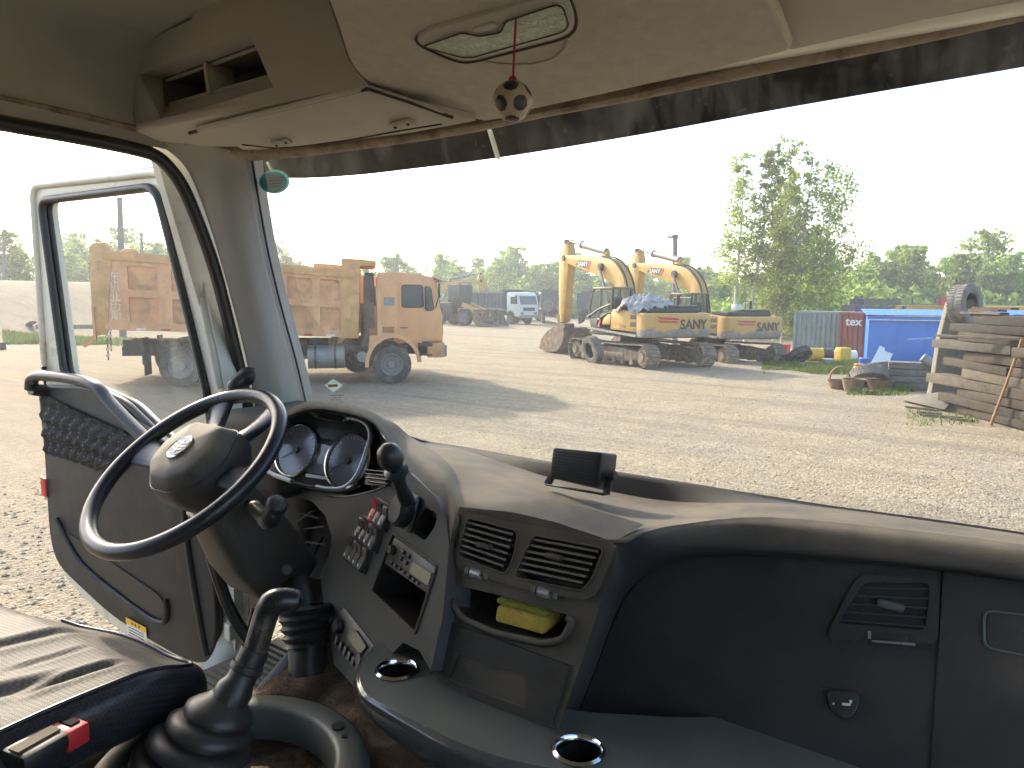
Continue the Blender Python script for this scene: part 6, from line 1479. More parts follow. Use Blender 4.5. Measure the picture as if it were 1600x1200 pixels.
# blue shed
a = gp_(1360,36.2); b_ = gp_(1720,33.0); a.z = b_.z = min(a.z, b_.z)
SHD = thing('blue_shed', 'bright blue metal shed behind the timber stack', 'shed', a)
u = (b_-a); L = u.length; u.normalize(); nr = V((u.y,-u.x,0)); nr = nr if nr.dot(EYE-a) > 0 else -nr
H = 2.34
mb = MB(); mb.plate([a, b_, b_-nr*2.6, a-nr*2.6], (0,0,H)); WLs = mb.build('shed_wall', M_BLU, SHD, world=True)
k = 0
while k*1.25 < L:
    mb = MB(); q = a+u*(k*1.25+.62)+nr*.006; mb.box(q+V((0,0,H/2)), (1.22,.012,H-.1), Matrix.Rotation(math.atan2(u.y,u.x), 3, 'Z')); mb.build('wall_panel', M_BLU, WLs, world=True, bevel=.004); k += 1
n_ = 60; pts = [a-u*.15+u*((L+.3)*i/n_)+V((0,0,H+.10+(.006 if i % 2 else -.006))) for i in range(n_+1)]
mb = MB(); mb.grid([[p+nr*.22 for p in pts], [p-nr*2.8+V((0,0,.25)) for p in pts]]); mb.build('roof', M_BLU, SHD, world=True, solid=.02, smooth=0)
mb = MB(); mb.bar(a+nr*.10+V((0,0,H-.03))-u*.1, b_+nr*.10+V((0,0,H-.03)), .10, .14); mb.build('fascia_board', M_BLU, SHD, world=True)
mb = MB(); mb.bar(a+nr*.14+V((0,0,H-.13)), b_+nr*.14+V((0,0,H-.13)), .03, .04); mb.build('trim_strip', M_WHITE, SHD, world=True)
q = at(1418,530,pl=(a+nr*.03, nr)); q2 = at(1458,528,pl=(a+nr*.03, nr))
mb = MB(); mb.bar(q, q2, .01, .08); mb.build('scuff_plate', pmat('pale_blue', (.25,.42,.70), .5), SHD, world=True)

# ---- low stack of boards with a steel cylinder on top, in front of the shed
def stack_frame(p, ang): return Matrix.Translation(p) @ Matrix.Rotation(ang, 4, 'Z')
AN = math.atan2(u.y, u.x)
M_OLDW = pmat('weathered_grey_wood', (.17,.155,.14), .9, var=.35, vs=9, bump=.5, bs=40, dirt=(.08,.07,.06), dirt_amt=.3)
p0 = gp_(1436,20.6); BS = thing('board_stack', 'low stack of weathered grey boards in front of the blue shed', 'boards', p0)
for k in range(4):
    mb = MB(); mb.M = stack_frame(p0+V((0,0,.10+k*.195)), AN+R_(-6)+random.uniform(-.02,.02)); mb.box((random.uniform(-.05,.05),0,0), (1.35,.5,.18)); mb.build('board', M_OLDW, BS, world=True, bevel=.008)
p1 = at(1441,558,t=20.5)-V((.05,-.05,.27))
cyl = thing('steel_cylinder', 'dented grey metal cylinder lying on the board stack', 'cylinder', p1)
mb = MB(); d_ = V((.62,-.5,-.28)).normalized(); c = at(1442,558,t=(p1-EYE).dot(CF)); mb.lathe([(0,0),(.11,0),(.13,.02),(.13,.50),(.11,.52),(.05,.52),(.05,.49),(0,.49)], p1+V((.05,-.05,.27)), V((.62,.10,-.42)), 18); mb.build('drum_body', M_GREYM, cyl, world=True, smooth=40)
# ---- leaning white sheet
p = gp_(1372,25.0); SHT = thing('white_sheet', 'bent white metal sheet leaning against the blue shed', 'sheet', p)
t_ = 26.0
q = [at(1345,600,t=24.6), at(1372,602,t=24.9), at(1395,553,t=26.8), at(1383,549,t=26.9), at(1382,543,t=27.0), at(1376,541,t=27.0)]
mb = MB(); mb.plate(q, (-.02,-.05,.02)); mb.build('sheet_metal', M_WCAB, SHT, world=True)
# ---- tyres and pots
c = gp_(1366,20.9,.30); loose_tyre('worn tyre lying tilted below the white sheet', c, R_(20), rx=R_(55), mat=M_TYRED, rim=False, r=.52, w_=.30)
c = gp_(1386,21.5,.10); loose_tyre('upper tyre of the pile beside the board stack', c+V((0,0,.42)), R_(50), rx=R_(78), mat=M_TYRED, rim=False, r=.52, w_=.30)
c = gp_(1390,21.6,.17); loose_tyre('bottom tyre of the pile beside the board stack', c, R_(10), rx=R_(90), mat=M_TYRE, rim=False, r=.56, w_=.32)
M_POT = pmat('rusty_pot', (.24,.16,.10), .85, var=.3, vs=6, dirt=(.12,.09,.07), dirt_amt=.4)
def pot(px, dep, r, h, lab, handle=False):
    p = gp_(px, dep); T = thing('steel_pot', lab, 'pot', p, group='rusty pots at the yard edge')
    mb = MB(); mb.lathe([(r*.7,0),(r*.85,h*.4),(r*.95,h*.85),(r*1.05,h),(r*1.05,h*1.06),(r*.92,h*1.04),(r*.80,h*.4),(0,h*.3)], p, n=20); mb.build('pot_body', M_POT, T, world=True, smooth=40)
    if handle:
        mb = MB(); mb.tube([p+V((r*math.cos(a_)*.9, .1, h+r*1.25*math.sin(a_))) for a_ in [math.pi*k/10 for k in range(11)]], .03, 6); mb.build('pot_handle', M_POT, T, world=True, smooth=60)
    return T
pot(1318,20.6,.30,.24,'rusty pot with an arched handle, leftmost of the three', True)
pot(1341,20.0,.30,.34,'deep tan pot standing in the middle of the three')
pot(1383,20.4,.36,.27,'wide rusty pot right of the other two')
# ---- drums, cans
def drum(name, lab, p, ax, L_, r, bands, cat='drum'):
    T = thing(name, lab, cat, p); ax = V(ax).normalized(); s = p; acc = 0
    for k, (fr, m_) in enumerate(bands):
        mb = MB(); h0, h1 = acc*L_, (acc+fr)*L_; mb.lathe(([(0,h0)] if k == 0 else [])+[(r,h0),(r*1.03,h0+.01),(r,h0+.02),(r,h1-.02),(r*1.03,h1-.01),(r,h1)]+([(0,h1)] if k == len(bands)-1 else []), p, ax, 20); mb.build('drum_shell', m_, T, world=True, smooth=30); acc += fr
    return T
M_YDR = pmat('yellow_drum', (.60,.40,.04), .5, var=.2, dirt=(.3,.2,.08), dirt_amt=.25)
drum('oil_drum', 'upright drum painted red over white, right of the excavators', gp_(1227,32.0), (0,0,1), .78, .30, [(.45,M_WHITE),(.55,M_RED)])
q = gp_(1264,30.2,.30); dr_ = DXR*1
drum('oil_drum', 'yellow and black drum lying in the grass by the grey container', q, dr_, 1.05, .28, [(.62,M_YDR),(.38,M_MBLK)])
q = gp_(1294,31.2,.26); drum('white_barrel', 'white plastic barrel lying behind the yellow can', q, dr_, 1.3, .24, [(1,M_WHITE)], 'barrel')
q = gp_(1250,31.2,.2); drum('white_barrel', 'small white barrel half hidden left of the yellow drum', q, dr_, .5, .2, [(1,M_WHITE)], 'barrel')
p = gp_(1322,29.2); CN = thing('yellow_canister', 'square yellow canister standing in front of the red container', 'canister', p)
mb = MB(); mb.M = stack_frame(p+V((0,0,.31)), .9); mb.box((0,0,0), (.50,.40,.62)); cb = mb.build('can_body', M_YDR, CN, world=True, bevel=.05)
mb = MB(); mb.M = stack_frame(p+V((0,0,.31)), .9)
for k in range(3): mb.box((0,0,-.15+k*.14), (.515,.415,.025))
mb.build('moulded_ribs', M_YDR, CN, world=True)
p = gp_(1299,27.6); BX_ = thing('metal_box', 'small grey metal box in the grass below the yellow canister', 'box', p)
mb = MB(); mb.M = stack_frame(p+V((0,0,.14)), .7); mb.box((0,0,0), (.32,.26,.28)); mb.build('box_body', M_GREYM, BX_, world=True, bevel=.01)
mb = MB(); mb.M = stack_frame(p+V((0,0,.285)), .7); mb.box((0,0,0), (.34,.28,.03)); mb.build('box_lid', M_WHITE, BX_, world=True)
p = gp_(1349,24.6); drum('paint_bucket', 'white and orange bucket left of the white sheet', p, (0,0,1), .36, .17, [(.7,M_WHITE),(.3,pmat('bucket_orange',(.6,.2,.05),.5))], 'bucket')
p = gp_(1357,26.6); drum('blue_tub', 'small blue tub standing at the corner of the shed', p, (0,0,1), .40, .20, [(1,M_BLU)], 'tub')
p = gp_(1345,21.6); drum('grey_bucket', 'dull tan bucket standing behind the middle pot', p, (0,0,1), .34, .17, [(1,M_POT)], 'bucket')
c = gp_(1226,30.0,.16); loose_tyre('dark tyre lying flat under the red and white drum', c, 0, rx=R_(90), rim=False)
c = gp_(1253,29.4,.28); loose_tyre('dark tyre leaning between the red drum and yellow drum', c, R_(60), rx=R_(48), rim=False, r=.50, w_=.28)
c = MD @ V((.35,1.78,.52)); loose_tyre('dusty truck tyre leaning on the track of the nearest excavator', c, HE, rx=R_(-14), mat=M_TYRED, rim=False, r=.54, w_=.34)
c = at(757,507,Z=.12); loose_tyre('tyre lying flat in front of the distant loader bucket', (c.x,c.y,.2), 0, rx=R_(90), rim=False, r=.75, w_=.4)
# ---- concrete pillar with tyre, timber stack, leaning pole
M_CONC = pmat('rough_concrete', (.20,.18,.148), .95, spec=.1, var=.25, vs=4, bump=.8, bs=14, dirt=(.13,.11,.085), dirt_amt=.35)
p = gp_(1497,17.6); PIL = thing('concrete_pillar', 'rough concrete pillar standing behind the timber stack', 'pillar', p)
ZT = 2.68
mb = MB(); mb.M = stack_frame(p, AN)
rows = []
for z, w_, d_ in ((0,1.0,.5),(.8,.96,.48),(1.6,.90,.46),(2.2,.78,.42),(2.45,.66,.40),(2.55,.52,.36)):
    rows.append([V((x*w_/2+.05*noise.noise(V((z*3,x,1)))+(.10*z/2.6), y*d_/2, z)) for x, y in ((-1,-1),(-.3,-1.04),(.4,-1),(1,-1),(1,1),(0,1),(-1,1))])
mb.grid(rows, closed=True); mb.add(rows[-1], [list(range(7))]); mb.build('concrete_block', M_CONC, PIL, world=True, bevel=.03, bang=50)
mb = MB(); q = p+V((0,0,ZT-.25)); mb.cyl(q, q+V((0,0,.38)), .03, n=8); mb.build('steel_bar', M_RUST, PIL, world=True)
q = at(1508,477,t=17.2); loose_tyre('large worn tyre perched on top of the concrete pillar', q, R_(-113), rx=R_(6), mat=M_TYRED, rim=False, r=.49, w_=.36)
M_BEAM = [pmat('old_sleeper_%s' % s, c_, .9, var=.4, vs=7, bump=.7, bs=30, dirt=d_, dirt_amt=.35, dirt_s=6) for s, c_, d_ in (('brown', (.055,.041,.028), (.02,.015,.01)), ('grey', (.078,.067,.053), (.025,.021,.016)), ('dark', (.028,.023,.018), (.06,.049,.037)), ('tan', (.115,.09,.06), (.04,.03,.02)))]
random.seed(31)
s0 = at(1475,640,Z=0); s1 = at(1600,672,Z=0); du = (s1-s0); du.z = 0; du.normalize(); dn_v = V((-du.y,du.x,0)); dn_v = dn_v if dn_v.dot(s0) > 0 else -dn_v
TS = thing('timber_stack', 'tall stack of old brown railway sleepers at the right edge', 'timber stack', (s0.x,s0.y,0))
ANs = math.atan2(du.y, du.x); zz = .02
for lay in range(11):
    hgt = .175+.04*random.random()
    for row in range(2):
        st = (-.12 if lay % 2 else .62)+random.uniform(-.12,.12)
        if lay in (3,7): st = -.42+random.uniform(-.1,.1)
        if lay == 10: st = .9
        st += row*.55
        Ln = 2.0+random.random()*.8; x_ = st
        for part in range(2):
            c = s0+du*(x_+Ln/2)+dn_v*(row*.55+.12+random.uniform(-.08,.08))+V((0,0,zz+hgt/2))
            mb = MB(); mb.box(c, (Ln,.42+.1*random.random(),hgt*.96), Matrix.Rotation(ANs+random.uniform(-.05,.05), 3, 'Z') @ Matrix.Rotation(random.uniform(-.015,.02), 3, 'Y'))
            mb.build('sleeper', M_BEAM[random.choice((0,1,2,2,3,1,0))], TS, world=True, bevel=.014)
            x_ += Ln+random.uniform(.02,.15)
    zz += hgt+.004
for k, (o_, dd, Ln) in enumerate(((.5,.0,1.3),(.25,.35,.9),(.75,.15,1.0))):
    mb = MB(); mb.box(s0+du*(o_+Ln/2)+dn_v*dd+V((0,0,zz+.03+k*.05)), (Ln,.2,.045), Matrix.Rotation(ANs+.1*k, 3, 'Z')); mb.build('plank', M_BEAM[3], TS, world=True)
mb = MB(); mb.box(at(1590,520,t=15.0), (.25,.2,.22)); tag(mb.build('red_crate', M_RED, bevel=.01), 'small red crate on the timber stack', 'crate')
pa = at(1548,664,Z=0); pb = at(1597,530,t=(pa-EYE).dot(CF)-.75)
mb = MB(); mb.tube([pa, pa.lerp(pb,.5)+V((.01,0,0)), pb], [.030,.027,.024], 8); tag(mb.build('leaning_pole', pmat('rusty_orange_pole', (.36,.19,.08), .7, var=.3), smooth=60), 'thin rusty orange pole leaning on the timber stack', 'pole')
pa, pb = at(1463,524,t=16.0), at(1597,531,t=14.3)
mb = MB(); mb.bar(pa, pb, .10, .05); tag(mb.build('pale_plank', M_BEAM[3], bevel=.006), 'pale plank laid along the upper face of the timber stack', 'plank')
# fallen slab and splinters at the foot
q = [at(1410,625,Z=.06), at(1440,617,Z=.22), at(1468,612,Z=.35), at(1490,625,Z=.25), at(1475,640,Z=.06)]
mb = MB(); mb.plate(q, (.05,.25,-.08)); tag(mb.build('concrete_slab', M_CONC, bevel=.015), 'pale broken concrete slab at the foot of the timber stack', 'slab')
for k, (x, y, L_) in enumerate(((1440,638,.7),(1452,645,.5),(1470,650,.8),(1500,655,.5))):
    c = at(x, y, Z=.03); mb = MB(); mb.box(c, (L_,.10,.03), Matrix.Rotation(random.uniform(-.5,.6), 3, 'Z')); tag(mb.build('wood_offcut', M_BEAM[3]), ['leftmost pale offcut', 'second offcut from the left', 'third offcut from the left', 'rightmost offcut'][k]+' on the ground by the timber stack', 'offcut')

# ---- things that show over the containers
def gb(px, dep, z): d = ray(px, 470); p = EYE+d*(dep/d.dot(CF)); return V((p.x, p.y, z))
def side_box(px0, px1, y0, y1, dep):   # box faces from pixel extents at a depth
    c = at((px0+px1)/2, (y0+y1)/2, t=dep); return c, (px1-px0)/FPX*dep, (y1-y0)/FPX*dep
RB = Matrix.Rotation(YAW, 3, 'Z')
FB = thing('flatbed_trailer', 'dark blue framed trailer stacked with grey slabs behind the containers', 'trailer', gb(1372,52,gz(2,45)))
def addbox(T, nm, px0, px1, y0, y1, dep, th, mat, **k):
    c, w_, h_ = side_box(px0, px1, y0, y1, dep); mb = MB(); mb.box(c+CF*th/2, (w_,th,h_), RB); return mb.build(nm, mat, T, world=True, **k)
M_NAVY = pmat('navy_frame', (.04,.05,.16), .5, var=.2)
addbox(FB, 'concrete_slab', 1350,1408,464,474,52,2.2,M_CONC); addbox(FB, 'concrete_slab', 1348,1404,476,487,52,2.2,M_CONC)
addbox(FB, 'front_frame', 1336,1348,474,490,51.8,2.2,M_NAVY)
for x in (1337, 1347): addbox(FB, 'stake', x-1.2, x+1.2, 464,476,51.8,.1,M_NAVY)
addbox(FB, 'top_bar', 1337,1348,463,465,51.8,.1,M_NAVY); addbox(FB, 'trailer_bed', 1336,1420,487,495,52,2.4,M_CHAS)
for x in (1350, 1400): addbox(FB, 'trailer_wheel', x-9, x+9, 495,530,52.2,2.2,M_TYRE, bevel=.3)
M_CRY = pmat('crane_yellow', (.62,.40,.03), .5, var=.15, dirt=(.35,.22,.06), dirt_amt=.2)
YC = thing('yellow_crane', 'long yellow crane boom lying behind the blue shed', 'crane', gb(1440,50,gz(2,45)))
addbox(YC, 'crane_boom', 1412,1620,476,489,50,1.2,M_CRY, bevel=.1); addbox(YC, 'crane_body', 1415,1500,489,535,50,2.2,M_CRY, bevel=.1); addbox(YC, 'boom_head', 1404,1413,480,489,50,.9,M_CRY)
addbox(YC, 'boom_edge', 1420,1480,474.5,476.5,49.7,.2,M_RUST); addbox(YC, 'boom_window', 1412,1416,478,486,49.4,.2,M_VGL)
addbox(YC, 'red_hook_block', 1471,1479,464,477,49.5,.3,M_RED)
OC_ = thing('orange_cab_truck', 'orange truck cab roof showing over the blue shed', 'truck', gb(1565,47,gz(2,45)))
addbox(OC_, 'cab_roof', 1538,1592,482,490,47,2.0,M_ORG, bevel=.12); addbox(OC_, 'cab_side', 1534,1596,489,530,47,2.1,M_ORG, bevel=.1); addbox(OC_, 'cab_window', 1540,1566,488.5,494,46.9,.1,M_WHITE)
for k, (x, y) in enumerate(((1426,465),(1462,467),(1469,466),(1530,474),(1566,475),(1583,476))):
    p = gb(x, 62, -.6); mb = MB(); mb.bar(p, V((p.x,p.y,2.5+(472-y)/FPX*62)), .25, .1); tag(mb.build('fence_post', pmat('dark_green_post', (.04,.10,.08), .6)), 'dark green fence post beyond the blue shed', 'post', 'green posts beyond the shed')

# ---- left side clutter
c = at(2,547,Z=0); loose_tyre('dark tyre lying flat on the ground at the left edge', (c.x-.25,c.y-.3,gz(c.x,c.y)+.17), 0, rx=R_(90), rim=False, r=.55, w_=.34)
def beam(px0, y0, px1, y1, z0, z1, w_, h_, mat, name, lab, cat):
    a_ = at(px0, y0, Z=z0); b__ = at(px1, y1, Z=z1); mb = MB(); mb.bar(a_, b__, w_, h_); return tag(mb.build(name, mat, bevel=.01), lab, cat)
beam(26,518,52,503,.1,.9,.35,.10,M_BEAM[3],'timber_beam','tan timber beam propped up left of the open door','beam')
beam(30,521,60,520,.15,.15,.3,.3,M_BEAM[2],'timber_beam','dark timber block under the propped beam','beam')
beam(-10,515,18,516,.1,.1,.3,.15,M_BEAM[3],'timber_beam','pale timber lying flat at the left edge','beam')
for k, z in enumerate((.15,.42,.70)):
    beam(56,511,150,510,z,z,.6,.24,M_CONC,'concrete_beam',['bottom','middle','top'][k]+' concrete beam of the stack behind the open door','beam')
# ---- utility poles and wires
M_POLE = pmat('grey_pole', (.20,.185,.165), .85, var=.3, vs=3, bump=.3, bs=30)
def pole(px, ytop, dep, r, lab, head=None):
    b0 = gb(px, dep, 0); b0.z = gz(b0.x, b0.y)-.2; top_ = at(px-2, ytop, t=dep)
    T = thing('utility_pole', lab, 'pole', b0)
    mb = MB(); mb.tube([b0, V((top_.x,top_.y,top_.z))], [r*1.25, r], 10); mb.build('pole_shaft', M_POLE, T, world=True, smooth=60)
    if head:
        mb = MB(); mb.bar(top_-DXR*.45-V((0,0,.15)), top_+DXR*.2-V((0,0,.15)), .10, .12); mb.build('cross_arm', M_POLE, T, world=True)
        for s in (-.4, -.15, .15):
            mb = MB(); mb.lathe([(.03,0),(.06,.05),(.04,.12),(0,.14)], top_+DXR*s-V((0,0,.1)), n=8); mb.build('insulator', M_GREYM, T, world=True)
    return top_
t1 = pole(1057,367,46,.15,'concrete utility pole with short crossarm behind the excavators',True)
t2 = pole(189,309,44,.17,'tall grey utility pole behind the orange truck box')
t3 = pole(223,364,58,.12,'short dark pole right of the tall utility pole')
t4 = pole(8,372,62,.13,'thin pole among the trees at the left edge')
def wire(a_, b__, sag, lab):
    P = [a_.lerp(b__, k/24)-V((0,0,sag*4*(k/24)*(1-k/24))) for k in range(25)]
    mb = MB(); mb.tube(P, .012, 5); tag(mb.build('power_line', pmat('wire_grey', (.25,.25,.25), .6)), lab, 'wire')
wire(t1, t2, 1.6, 'thin power line slung between the two tall utility poles')
wire(t2, at(-60,300,t=60), .8, 'thin power line running left from the tall pole')
wire(t1+V((0,0,-.1)), at(1700,420,t=75), 1.0, 'thin power line running right over the trees')
# ================================================================== trees, grass, haze
def leafmat(name, c0, c1, tr=.45):
    m, n, l = newmat(name)
    gi = n.new('ShaderNodeNewGeometry').outputs['Random Per Island']; oi = n.new('ShaderNodeObjectInfo').outputs['Random']
    c = ramp(n, l, gi, [(0, c0), (1, c1)])
    hs = n.new('ShaderNodeHueSaturation'); l.new(c, hs.inputs['Color']); l.new(mth(n, l, 'MULTIPLY_ADD', oi, .5, .75), hs.inputs['Value']); l.new(mth(n, l, 'MULTIPLY_ADD', oi, .04, .48), hs.inputs['Hue'])
    d = n.new('ShaderNodeBsdfDiffuse'); l.new(hs.outputs[0], d.inputs[0]); t = n.new('ShaderNodeBsdfTranslucent'); l.new(hs.outputs[0], t.inputs[0])
    x = n.new('ShaderNodeMixShader'); x.inputs[0].default_value = tr; l.new(d.outputs[0], x.inputs[1]); l.new(t.outputs[0], x.inputs[2])
    o = n.new('ShaderNodeOutputMaterial'); l.new(x.outputs[0], o.inputs[0]); return m
M_LEAF = leafmat('birch_leaves', (.17,.23,.03), (.31,.36,.06), .6)
M_LEAFD = leafmat('wood_leaves', (.19,.28,.055), (.32,.40,.11), .6)
M_GRASS = leafmat('grass_blades', (.10,.15,.03), (.22,.25,.08), .3)
M_BARKW = pmat('birch_bark', (.58,.57,.53), .85, var=.3, vs=6, dirt=(.08,.075,.07), dirt_amt=.35, dirt_s=5)
M_BARK = pmat('grey_bark', (.13,.115,.095), .9, var=.4, vs=8)
def leaf(mb, p, s):
    a = V((random.gauss(0,1),random.gauss(0,1),random.gauss(0,1))).normalized(); b_ = a.orthogonal().normalized()
    b_ = Matrix.Rotation(random.random()*6.28, 3, a) @ b_; c = a.cross(b_)
    mb.add([p-b_*s*.5, p+c*s*.32, p+b_*s*.5, p-c*s*.32], [(0,1,2,3)])
def tree_mesh(h, lean, n_br, n_leaf, ls, spread, low=.25, trunk_r=None, top_sparse=.5, seed=0, forks=0, dome=False):
    """returns (trunk MB, crown MB) for a tree at the origin"""
    random.seed(seed); T = MB(); Cw = MB(); r0 = trunk_r or h*.011
    def stem(base, tip, r):
        n_ = 10; P = []
        for k in range(n_+1):
            t = k/n_; P.append(base.lerp(tip, t)+V((noise.noise(V((seed, t*2.3, 1)))*.022*h*t, noise.noise(V((seed, t*2.3, 7)))*.022*h*t, 0)))
        T.tube(P, [r*(1-.86*(k/n_)) for k in range(n_+1)], 7); return P
    stems = [stem(V((0,0,-.3)), V((lean[0]*h, lean[1]*h, h*.97)), r0)]
    for f in range(forks):
        a = random.random()*6.28; s = stems[0][2+f % 2]
        stems.append(stem(s, s+V((math.cos(a)*.13*h, math.sin(a)*.13*h, h*.62)), r0*.55))
    for k in range(n_br):
        S_ = stems[k % len(stems)]; t = low+(1-low)*(k+random.random())/n_br; i = min(9, int(t*10)); p = S_[i].lerp(S_[i+1], t*10-i) if i < 10 else S_[10]
        a = k*2.4+random.uniform(-.5,.5); tt = max(0, (t-low)/(1-low)); L = h*spread*((.35+.75*math.sin(math.pi*min(1, .12+.86*tt))) if dome else (1-.72*tt))*(.55+.7*random.random()); up = .35+.5*random.random()
        d = V((math.cos(a), math.sin(a), up)).normalized(); q = p+d*L+V((0,0,-.06*L))
        mid_ = p.lerp(q, .5)+V((0,0,.10*L)); T.tube([p, mid_, q], [r0*.30*(1.1-t), r0*.18*(1.1-t), r0*.05], 4, caps=False)
        nl = int(n_leaf/n_br*(1.3-.6*t)*(.4+1.2*random.random()))
        ncl = max(2, nl//26); cl = []
        for _ in range(ncl):
            s = .25+.75*random.random()**.7; c = (p.lerp(mid_, s*2) if s < .5 else mid_.lerp(q, s*2-1)); cl.append((c+V((random.gauss(0,1),random.gauss(0,1),random.gauss(0,.7)))*L*.12, .16+.22*random.random()))
        for _ in range(nl):
            c, sg = random.choice(cl); sg *= max(.6, min(1.5, L/1.2))
            leaf(Cw, c+V((random.gauss(0,sg),random.gauss(0,sg),random.gauss(0,sg*.75))), ls*(.6+.8*random.random()))
    return T, Cw
def mk_tree(name, label, loc, args, bark, leafm, group=None):
    T, Cw = tree_mesh(**args); o = thing(name, label, 'tree', loc, group=group)
    T.build('trunk', bark, o, smooth=60); Cw.build('crown', leafm, o, smooth=0); return o
def gat(px, dep): p = gb(px, dep, 0); p.z = gz(p.x, p.y); return p
rt = V((CR.x, CR.y, 0)).normalized()
def ln(k): return (rt.x*k, rt.y*k)
bt = [('sparse birch with white trunk, leftmost of the tall clump', 1148, 56, dict(h=14.2, lean=ln(.02), n_br=40, n_leaf=4200, ls=.21, spread=.23, low=.26, seed=3)),
      ('white birch leaning right across the tall clump', 1166, 55, dict(h=14.8, lean=ln(.12), n_br=40, n_leaf=6000, ls=.22, spread=.15, low=.28, seed=8)),
      ('tallest leafy birch in the middle of the clump', 1212, 58, dict(h=16.0, lean=ln(.045), n_br=64, n_leaf=6800, ls=.22, spread=.17, low=.12, seed=13, forks=1)),
      ('dense leafy birch right of the tallest one', 1248, 57, dict(h=14.8, lean=ln(.03), n_br=66, n_leaf=6800, ls=.22, spread=.18, low=.10, seed=19, forks=1)),
      ('birch with long branches reaching right, rightmost of the tall clump', 1284, 57, dict(h=13.2, lean=ln(.03), n_br=38, n_leaf=6000, ls=.23, spread=.32, low=.16, seed=23, trunk_r=.16)),
      ('low leafy young birch at the foot of the tall clump', 1225, 52, dict(h=8.2, lean=ln(-.04), n_br=40, n_leaf=5200, ls=.21, spread=.26, low=.08, seed=29)),
      ('low bush-like birch by the containers under the tall clump', 1276, 50, dict(h=7.4, lean=ln(.02), n_br=40, n_leaf=5200, ls=.21, spread=.30, low=.06, seed=31))]
for lab, px, dep, ag in bt: mk_tree('birch_tree', lab, gat(px, dep), ag, M_BARKW, M_LEAF, 'tall birch clump')
# variants for the woods
VAR = []
for k in range(7):
    o = mk_tree('wood_tree', 'tree of the far wood', (0,0,-400), dict(h=9+k % 3, lean=(random.uniform(-.04,.04), random.uniform(-.04,.04)), n_br=40+5*(k % 3), n_leaf=2900 if k % 3 else 2000, ls=.48, spread=.22+.03*(k % 3), low=.10+.05*(k % 2), seed=50+k, dome=True), M_BARK, M_LEAFD); VAR.append(o)
random.seed(77); used = set()
def put(px, dep, sc, lab, grp):
    k = random.randrange(7)
    if k in used: o = copytree(VAR[k])
    else: o = VAR[k]; used.add(k)
    place(o, gat(px, dep), random.random()*6.28, sc); o['label'] = lab; o['group'] = grp
def row(px0, px1, step, dep, hpx, lab, grp, jit=.2):
    px = px0
    while px < px1:
        d = dep*(1+random.uniform(-.1,.14)); base = gat(px, d).z; ztop = 2.5+hpx(px)*d/FPX*(1+random.uniform(-jit,jit)); put(px, d, max(.35, (ztop-base)/10.0), lab, grp); px += step*(.6+.8*random.random())
row(-40, 130, 15, 78, lambda x: 88 if x < 40 else 62, 'tree of the wood on the bank at the far left', 'trees on the left bank')
row(120, 330, 12, 95, lambda x: 80+14*math.sin(x*.07), 'tree behind the orange truck box', 'trees behind the orange truck')
row(425, 660, 12, 130, lambda x: 66 if (x < 460 or 590 < x < 640) else 38, 'tree behind the orange truck cab', 'trees behind the orange truck cab')
row(690, 900, 7.5, 135, lambda x: 52+10*math.sin(x*.05), 'tree of the far wood behind the grey trucks', 'trees behind the grey trucks')
row(885, 1130, 8.5, 120, lambda x: 44+8*math.sin(x*.06), 'tree of the wood behind the excavators', 'trees behind the excavators')
row(1085, 1330, 15, 82, lambda x: 40+8*math.sin(x*.1), 'tree behind the birch clump', 'trees behind the birch clump')
row(1320, 1660, 12, 84, lambda x: 62+15*math.sin(x*.045+1), 'tree of the pale green wood behind the blue shed', 'trees behind the blue shed', .18)
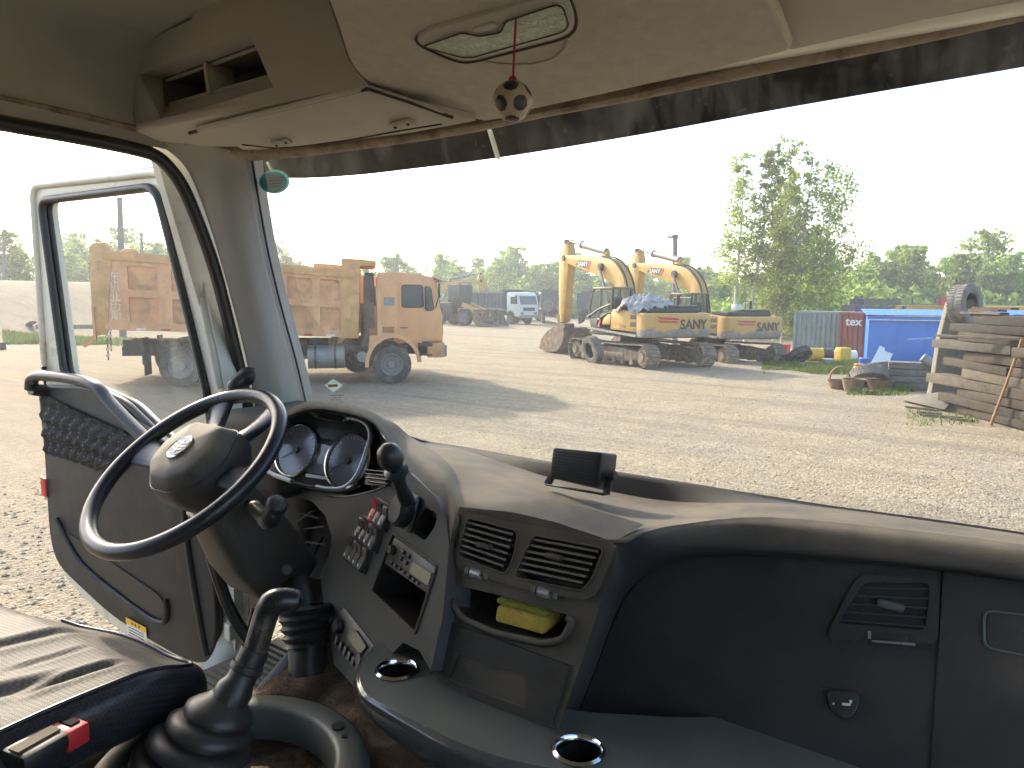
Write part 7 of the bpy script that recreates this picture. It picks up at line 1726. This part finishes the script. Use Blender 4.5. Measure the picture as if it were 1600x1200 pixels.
# undergrowth that closes the wood below the crowns
random.seed(99); UG = MB()
def under(px0, px1, d0, d1, n_, hmax, ls):
    for _ in range(n_):
        px = random.uniform(px0, px1); d = random.uniform(d0, d1); p = gat(px, d); hm = hmax*(.6+.5*noise.noise(V((p.x*.16,p.y*.16,0)))+.25*noise.noise(V((p.x*.5,p.y*.5,3))))
        leaf(UG, p+V((0,0,max(.1, hm)*random.random()**.8)), ls*(.6+.8*random.random()))
under(-60, 340, 82, 105, 6000, 4.0, .75); under(420, 690, 118, 150, 4000, 4.2, .9); under(680, 1140, 118, 145, 14000, 6.5, .9); under(1080, 1340, 60, 85, 9000, 4.8, .55); under(1320, 1680, 72, 100, 15000, 6.5, .65)
tag(UG.build('undergrowth', M_LEAFD, smooth=0), 'green undergrowth closing the foot of the far wood', 'undergrowth', kind='stuff')
# grass along the edge
GS = MB()
def grass(n_, fp, h):
    for _ in range(n_):
        x, y = fp(); z = gz(x, y); hh = h*(.5+random.random()); a = random.random()*6.28; w_ = .012+.012*random.random(); l_ = random.uniform(-.4,.4)*hh
        p = V((x, y, z-.01)); s = V((math.cos(a), math.sin(a), 0)); GS.add([p-s*w_, p+s*w_, p+V((-s.y*l_, s.x*l_, hh))], [(0,1,2)])
def fpx(x0, x1, d0, d1):
    def f():
        while True:
            px = random.uniform(x0, x1); d = random.uniform(d0, d1); p = gat(px, d)
            if noise.noise(V((p.x*.6,p.y*.6,9))) > -.25: return p.x, p.y
    return f
grass(9000, fpx(1195,1365,24.5,30), .09); grass(5000, fpx(1265,1345,25,29.5), .16); grass(1500, fpx(1330,1430,19.2,23.5), .12); grass(350, fpx(1430,1600,14.4,16.6), .08); grass(1500, fpx(1380,1440,20,24), .16)
grass(7000, fpx(0,160,37,42), .20); grass(4000, fpx(60,330,36,42), .16)
c = at(62,536,Z=0)
grass(900, lambda: (c.x+random.gauss(0,.35), c.y+random.gauss(0,.35)), .30)
tag(GS.build('grass', M_GRASS, smooth=0), 'green grass tufts along the yard edges', 'grass', kind='stuff')
# ------------------------------------------------------------------ haze
m, n, l = newmat('haze_air'); pv = n.new('ShaderNodeVolumePrincipled'); pv.inputs['Color'].default_value = (.92,.95,1,1); pv.inputs['Density'].default_value = .0016; pv.inputs['Anisotropy'].default_value = .3
o = n.new('ShaderNodeOutputMaterial'); l.new(pv.outputs[0], o.inputs['Volume'])
mb = MB(); mb.box((-14,18,9.5), (1300,1300,23)); tag(mb.build('haze', m, smooth=0), 'thin pale haze in the air', 'haze', kind='stuff')
